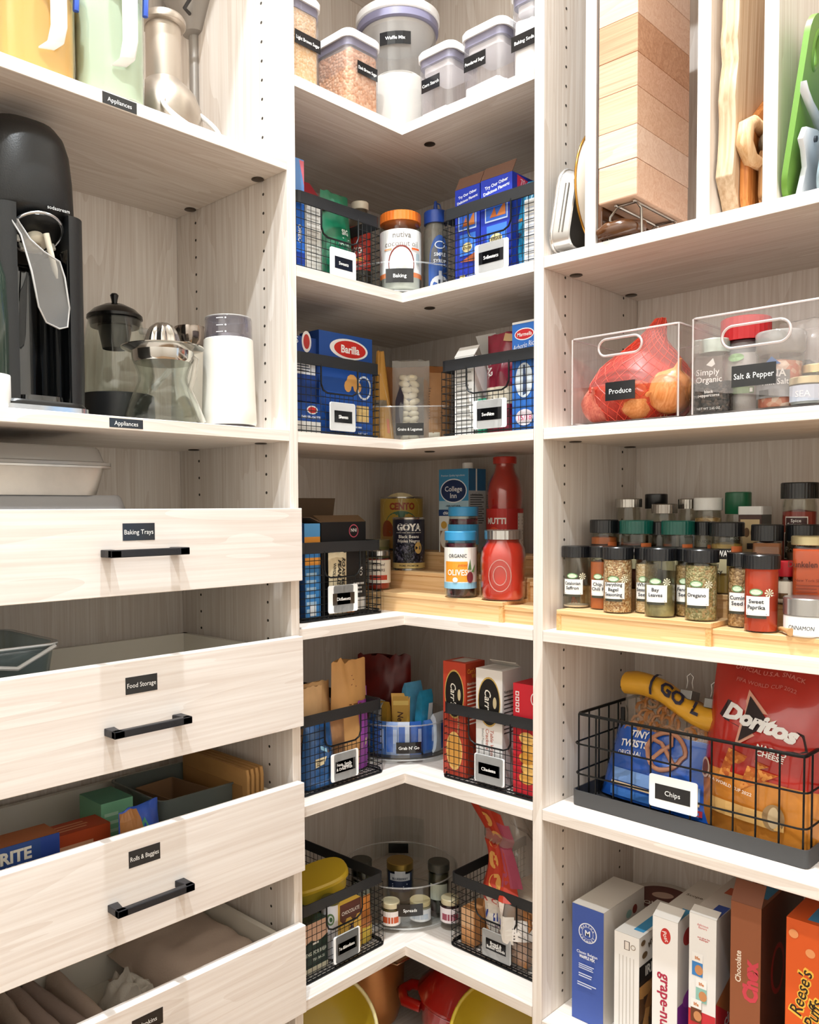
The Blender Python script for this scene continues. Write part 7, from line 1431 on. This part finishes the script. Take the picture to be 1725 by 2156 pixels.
# ================================================================== shelf unit, cereal shelf
ZB5 = ZR[5]
def cereal(name, label, pl, pr, pt, d, depth, col, F=None, Rf=None, T=None, twist=0.0, flaps=None, group='cereal boxes side by side'):
    a0, a1 = at_box('R', pl, pr, 2050, d); _, zt = W('R', (pl+pr)/2, pt, d)
    pr_ = {}
    if F: pr_['F'] = F
    if Rf: pr_['R'] = Rf
    if T: pr_['T'] = T
    return carton(name, label, 'R', a0, a1, d, depth, ZB5+.0005, zt-ZB5, col, pr_, group, flaps, twist=twist)
def waffle(p, w, h):
    p.rect(-w/2, 0, w/2, h, '3A54A0'); p.ell(0, h*.78, w*.29, w*.29, 'E8EBF2', 28); p.ell(0, h*.78, w*.26, w*.26, '3A54A0', 28); p.ring(0, h*.78, w*.18, w*.18, .0006, 'E8EBF2'); p.text('M', 0, h*.78, w*.17, 'E8EBF2', .02)
    for k, ch in enumerate('MARTHA'): a_ = R(150-24*k); p.text(ch, w*.215*math.cos(a_), h*.78+w*.215*math.sin(a_), w*.06, 'E8EBF2', .02, rot=math.degrees(a_)-90)
    for k, ch in enumerate('STEWART'): a_ = R(205+22*k); p.text(ch, w*.225*math.cos(a_), h*.78+w*.225*math.sin(a_), w*.06, 'E8EBF2', .02, rot=math.degrees(a_)+90)
    p.text('Classic Belgian', 0, h*.605, w*.085, 'E8EBF2', .01, wmax=w*.66); p.text('WAFFLE MIX', 0, h*.57, w*.09, 'F2F3F6', .03, wmax=w*.5); p.lines(-w*.26, h*.46, w*.26, h*.51, 3, 'C8D0E4', .5, 3); p.lines(-w*.26, h*.39, w*.26, h*.43, 2, 'C8D0E4', .5, 5); p.lines(-w*.3, h*.31, w*.34, h*.35, 2, 'C8D0E4', .5, 8)
def waffle_r(p, w, h): p.rect(-w/2, 0, w/2, h, 'D6CFC8'); p.ell(-w*.1, h*.72, w*.15, h*.09, 'EDE9E4'); p.ell(-w*.12, h*.74, w*.05, h*.035, 'C88A7A'); p.ell(w*.1, h*.52, w*.22, h*.16, '6A4A38'); p.ell(w*.12, h*.52, w*.18, h*.13, '8A6A50'); p.ell(w*.25, h*.86, w*.06, h*.04, '7A2A22'); p.ell(w*.1, h*.85, w*.07, h*.035, '8FB5B0')
cereal('waffle_mix_box', 'royal blue waffle mix box at the panel end of the cereals', 1205, 1271, 1912, .292, .15, 'C9C3BC', waffle, waffle_r, lambda p, w, h: (p.rect(-w/2, -h/2, w/2, h/2, 'DAD4CC'),))
def irish(p, w, h): p.rect(-w/2, 0, w/2, h, 'E9E6E2'); p.rect(-w*.1, h*.86, w*.12, h*.94, '4A3A34'); p.rect(-w*.07, h*.865, w*.09, h*.935, 'E2DAD2'); p.ring(w*.26, h*.9, w*.1, w*.1, .0012, '9A8A7A'); p.lines(-w*.36, h*.1, w*.36, h*.8, 5, 'C4BEB6', .22, 4, True)
def irish_r(p, w, h): p.rect(-w/2, 0, w/2, h, 'E4E0DC'); p.rect(-w/2, 0, w/2, h*.62, '2A1E16'); p.rect(-w/2, h*.60, w*.5, h*.74, '15100E'); p.text('IRISH', -w*.2, h*.67, h*.09, 'EDE9E2', .03, wmax=w*.5); p.ell(-w*.38, h*.82, w*.06, h*.03, '6A5236'); p.ell(-w*.42, h*.94, w*.05, h*.025, '6A5236'); p.text('MY', -w*.25, h*.9, h*.05, '6A5A48', .03, rot=20); p.rect(-w*.5, 0, w*.5, h*.56, speckle(['5A3A1E', '8A5A2C', '3A2414', 'B08048'], 45, .5))
cereal('granola_box', 'white and black granola box with beans on its face', 1294, 1346, 1968, .297, .16, 'DAD6D0', irish, irish_r, lambda p, w, h: (p.rect(-w/2, -h/2, w/2, h/2, 'E2DED8'), p.rect(0, -h*.35, w*.4, h*.1, '3F93C4')))
def grape(p, w, h): p.rect(-w/2, 0, w/2, h, 'EFECE9'); p.ell(w*.02, h*.885, w*.2, h*.055, 'C4302E'); p.text('Post', w*.02, h*.885, w*.17, 'F4EEEA', .01, shear=.2, rot=-70, wmax=h*.08); p.text('grape-nuts', w*.05, h*.40, w*.42, 'B02A48', .02, rot=-90, wmax=h*.82)
cereal('cereal_box', 'white cereal box with large magenta lettering down its spine', 1374, 1427, 1936, .300, .19, 'DCD7D2', grape, lambda p, w, h: (p.rect(-w/2, 0, w/2, h, 'CFC9C6'), p.ell(-w*.3, h*.86, w*.1, h*.06, 'A82A2A'), p.rect(-w/2, 0, w/2, h*.42, '7A2A8E'), p.ell(-w*.2, h*.42, w*.2, h*.07, '9A3FA8')), lambda p, w, h: (p.rect(-w/2, -h/2, w/2, h/2, 'D8D2CA'), p.rect(w*.1, -h*.45, w*.46, -h*.2, '3F93C4'), p.text('Scope', 0, h*.1, w*.2, '6A5A4A', .02, rot=0)), flaps=[('F', .03, 155, 'DDD8D2')])
def life(p, w, h):
    p.rect(-w/2, 0, w/2, h, 'E9E7E4'); p.rect(-w/2, 0, w/2, h*.42, 'C8303A'); p.text('delicious\nflavors', 0, h*.945, w*.085, 'D87A7A', .01, wmax=w*.6); p.text('and other fun\nchallenges', w*.04, h*.87, w*.06, 'C85A5A', .02, wmax=w*.6)
    for k, (u_, v_, c_) in enumerate(((-.18, .70, '3E82C4'), (-.02, .55, '8FBFB4'), (-.2, .42, '6A3A22'))): p.rect(w*u_-w*.2, h*(v_-.07), w*u_+w*.2, h*(v_+.06), c_); p.rect(w*u_-w*.2, h*(v_+.015), w*u_+w*.2, h*(v_+.07), 'EFEDEA'); p.text('life', w*u_, h*(v_+.04), w*.12, 'C8762E', .03); p.ell(w*u_+w*.06, h*(v_-.03), w*.15, h*.03, 'C88A5A')
    p.text('25g\nWhole\nGrains', -w*.1, h*.28, w*.11, 'F0E4E0', .02)
cereal('cereal_box', 'white and red cereal box with three little bowl pictures', 1451, 1508, 1930, .303, .19, 'DEDAD6', life, lambda p, w, h: (p.rect(-w/2, 0, w/2, h, 'B9B4B2'), p.rect(-w/2, 0, w/2, h*.5, 'B82832'), p.poly([(-w*.5, h*.5), (-w*.1, h*.62), (-w*.2, h*.36)], 'A8663A'), p.text('cinn', -w*.2, h*.36, h*.08, 'EDE6E0', .02, rot=12)), lambda p, w, h: (p.rect(-w/2, -h/2, w/2, h/2, 'CEC6BE'), p.rect(w*.05, -h*.46, w*.48, -h*.2, '28489A'), p.rect(-w*.2, h*.05, w*.2, h*.2, 'B8502E')), flaps=[('F', .02, 160, 'DAD5CF')])
def chex(p, w, h):
    p.rect(-w/2, 0, w/2, h, '8E5234'); p.text('Chocolate', -w*.24, h*.68, w*.19, 'E9DCCB', .02, rot=90, wmax=h*.30); p.text('Chex', w*.16, h*.62, w*.46, 'C8404E', .06, rot=90, wmax=h*.50)
    for i in range(3):
        for j in range(2): p.poly([(w*(-.38+.36*j+.1*i), h*(.30-.1*i)), (w*(-.08+.36*j+.1*i), h*(.26-.1*i)), (w*(-.02+.36*j+.1*i), h*(.17-.1*i)), (w*(-.32+.36*j+.1*i), h*(.20-.1*i))], ('5A3020', 'E2C79A')[(i+j) % 2])
t = cereal('cereal_box', 'brown chocolate cereal box with a turned-up corner flap', 1538, 1602, 1905, .306, .19, '7A442A', chex, lambda p, w, h: (p.rect(-w/2, 0, w/2, h, '4A2414'), p.ring(-w*.12, h*.62, w*.16, h*.13, .008, '9A2420'), p.poly([(-w*.5, 0), (-w*.25, 0), (-w*.32, h*.3)], 'A87A3A')), lambda p, w, h: (p.rect(-w/2, -h/2, w/2, h/2, '7E4A32'), p.rect(-w*.1, -h*.3, w*.4, h*.3, '3A86B8')), flaps=[('F', .035, 125, '7A4A34')])
fmx = t.children[0].dimensions if False else None
def reese(p, w, h):
    p.rect(-w/2, 0, w/2, h, 'DB5A1E'); p.text("Reese's", -w*.1, h*.66, w*.36, 'F0C04A', .06, rot=78, shear=.2, wmax=h*.46); p.text("Reese's", -w*.1, h*.66, w*.34, '2A1A12', .01, rot=78, shear=.2, wmax=h*.44); p.text('Puffs', w*.24, h*.58, w*.36, 'F0C04A', .06, rot=78, shear=.2, wmax=h*.36); p.text('Puffs', w*.24, h*.58, w*.34, '2A1A12', .01, rot=78, shear=.2, wmax=h*.34)
    for u_, v_ in ((.15, .86), (-.28, .18), (.3, .22), (-.3, .93), (.05, .08)): p.ell(w*u_, h*v_, w*.13, w*.13, 'E89A62', 16)
cereal('cereal_box', 'bright orange cereal box with outlined script lettering', 1655, 1735, 1942, .309, .19, 'C9501A', reese, None, lambda p, w, h: (p.rect(-w/2, -h/2, w/2, h/2, 'D0561E'), p.rect(0, -h*.45, w*.45, -h*.1, '3A86B8')))
c0 = ony(1396, 1890, -.069); c = (c0.x, -.069); t = thing('oats_canister', 'round cardboard oats canister with a dark red lid print', 'canister', (*c, ZB5+.0005), face(c)); zt = zat(1396, 1890, c)-ZB5; r = .066
G().lathe([(r*.97, 0), (r*.97, zt-.02)], mat('8A2420', .5), 44).build('tube', t, smooth=40); G().lathe([(r*.97, zt-.022), (r, zt-.02), (r, zt), (r*.95, zt+.002), (r*.86, zt-.002), (.002, zt-.002)], mat('B8AEA4', .45), 48).build('lid', t, smooth=35)
p = Print(flat((0, 0, zt-.0018), (1,0,0), (0,1,0)), .0004, .0002); p.ell(0, 0, r*.82, r*.82, '5A2018', 36); p.ell(0, .012, .02, .014, 'C9A898'); p.text('QUAKER', 0, -.026, .013, 'E4DCD4', .02, wmax=.08); p.build('lid_print', t)
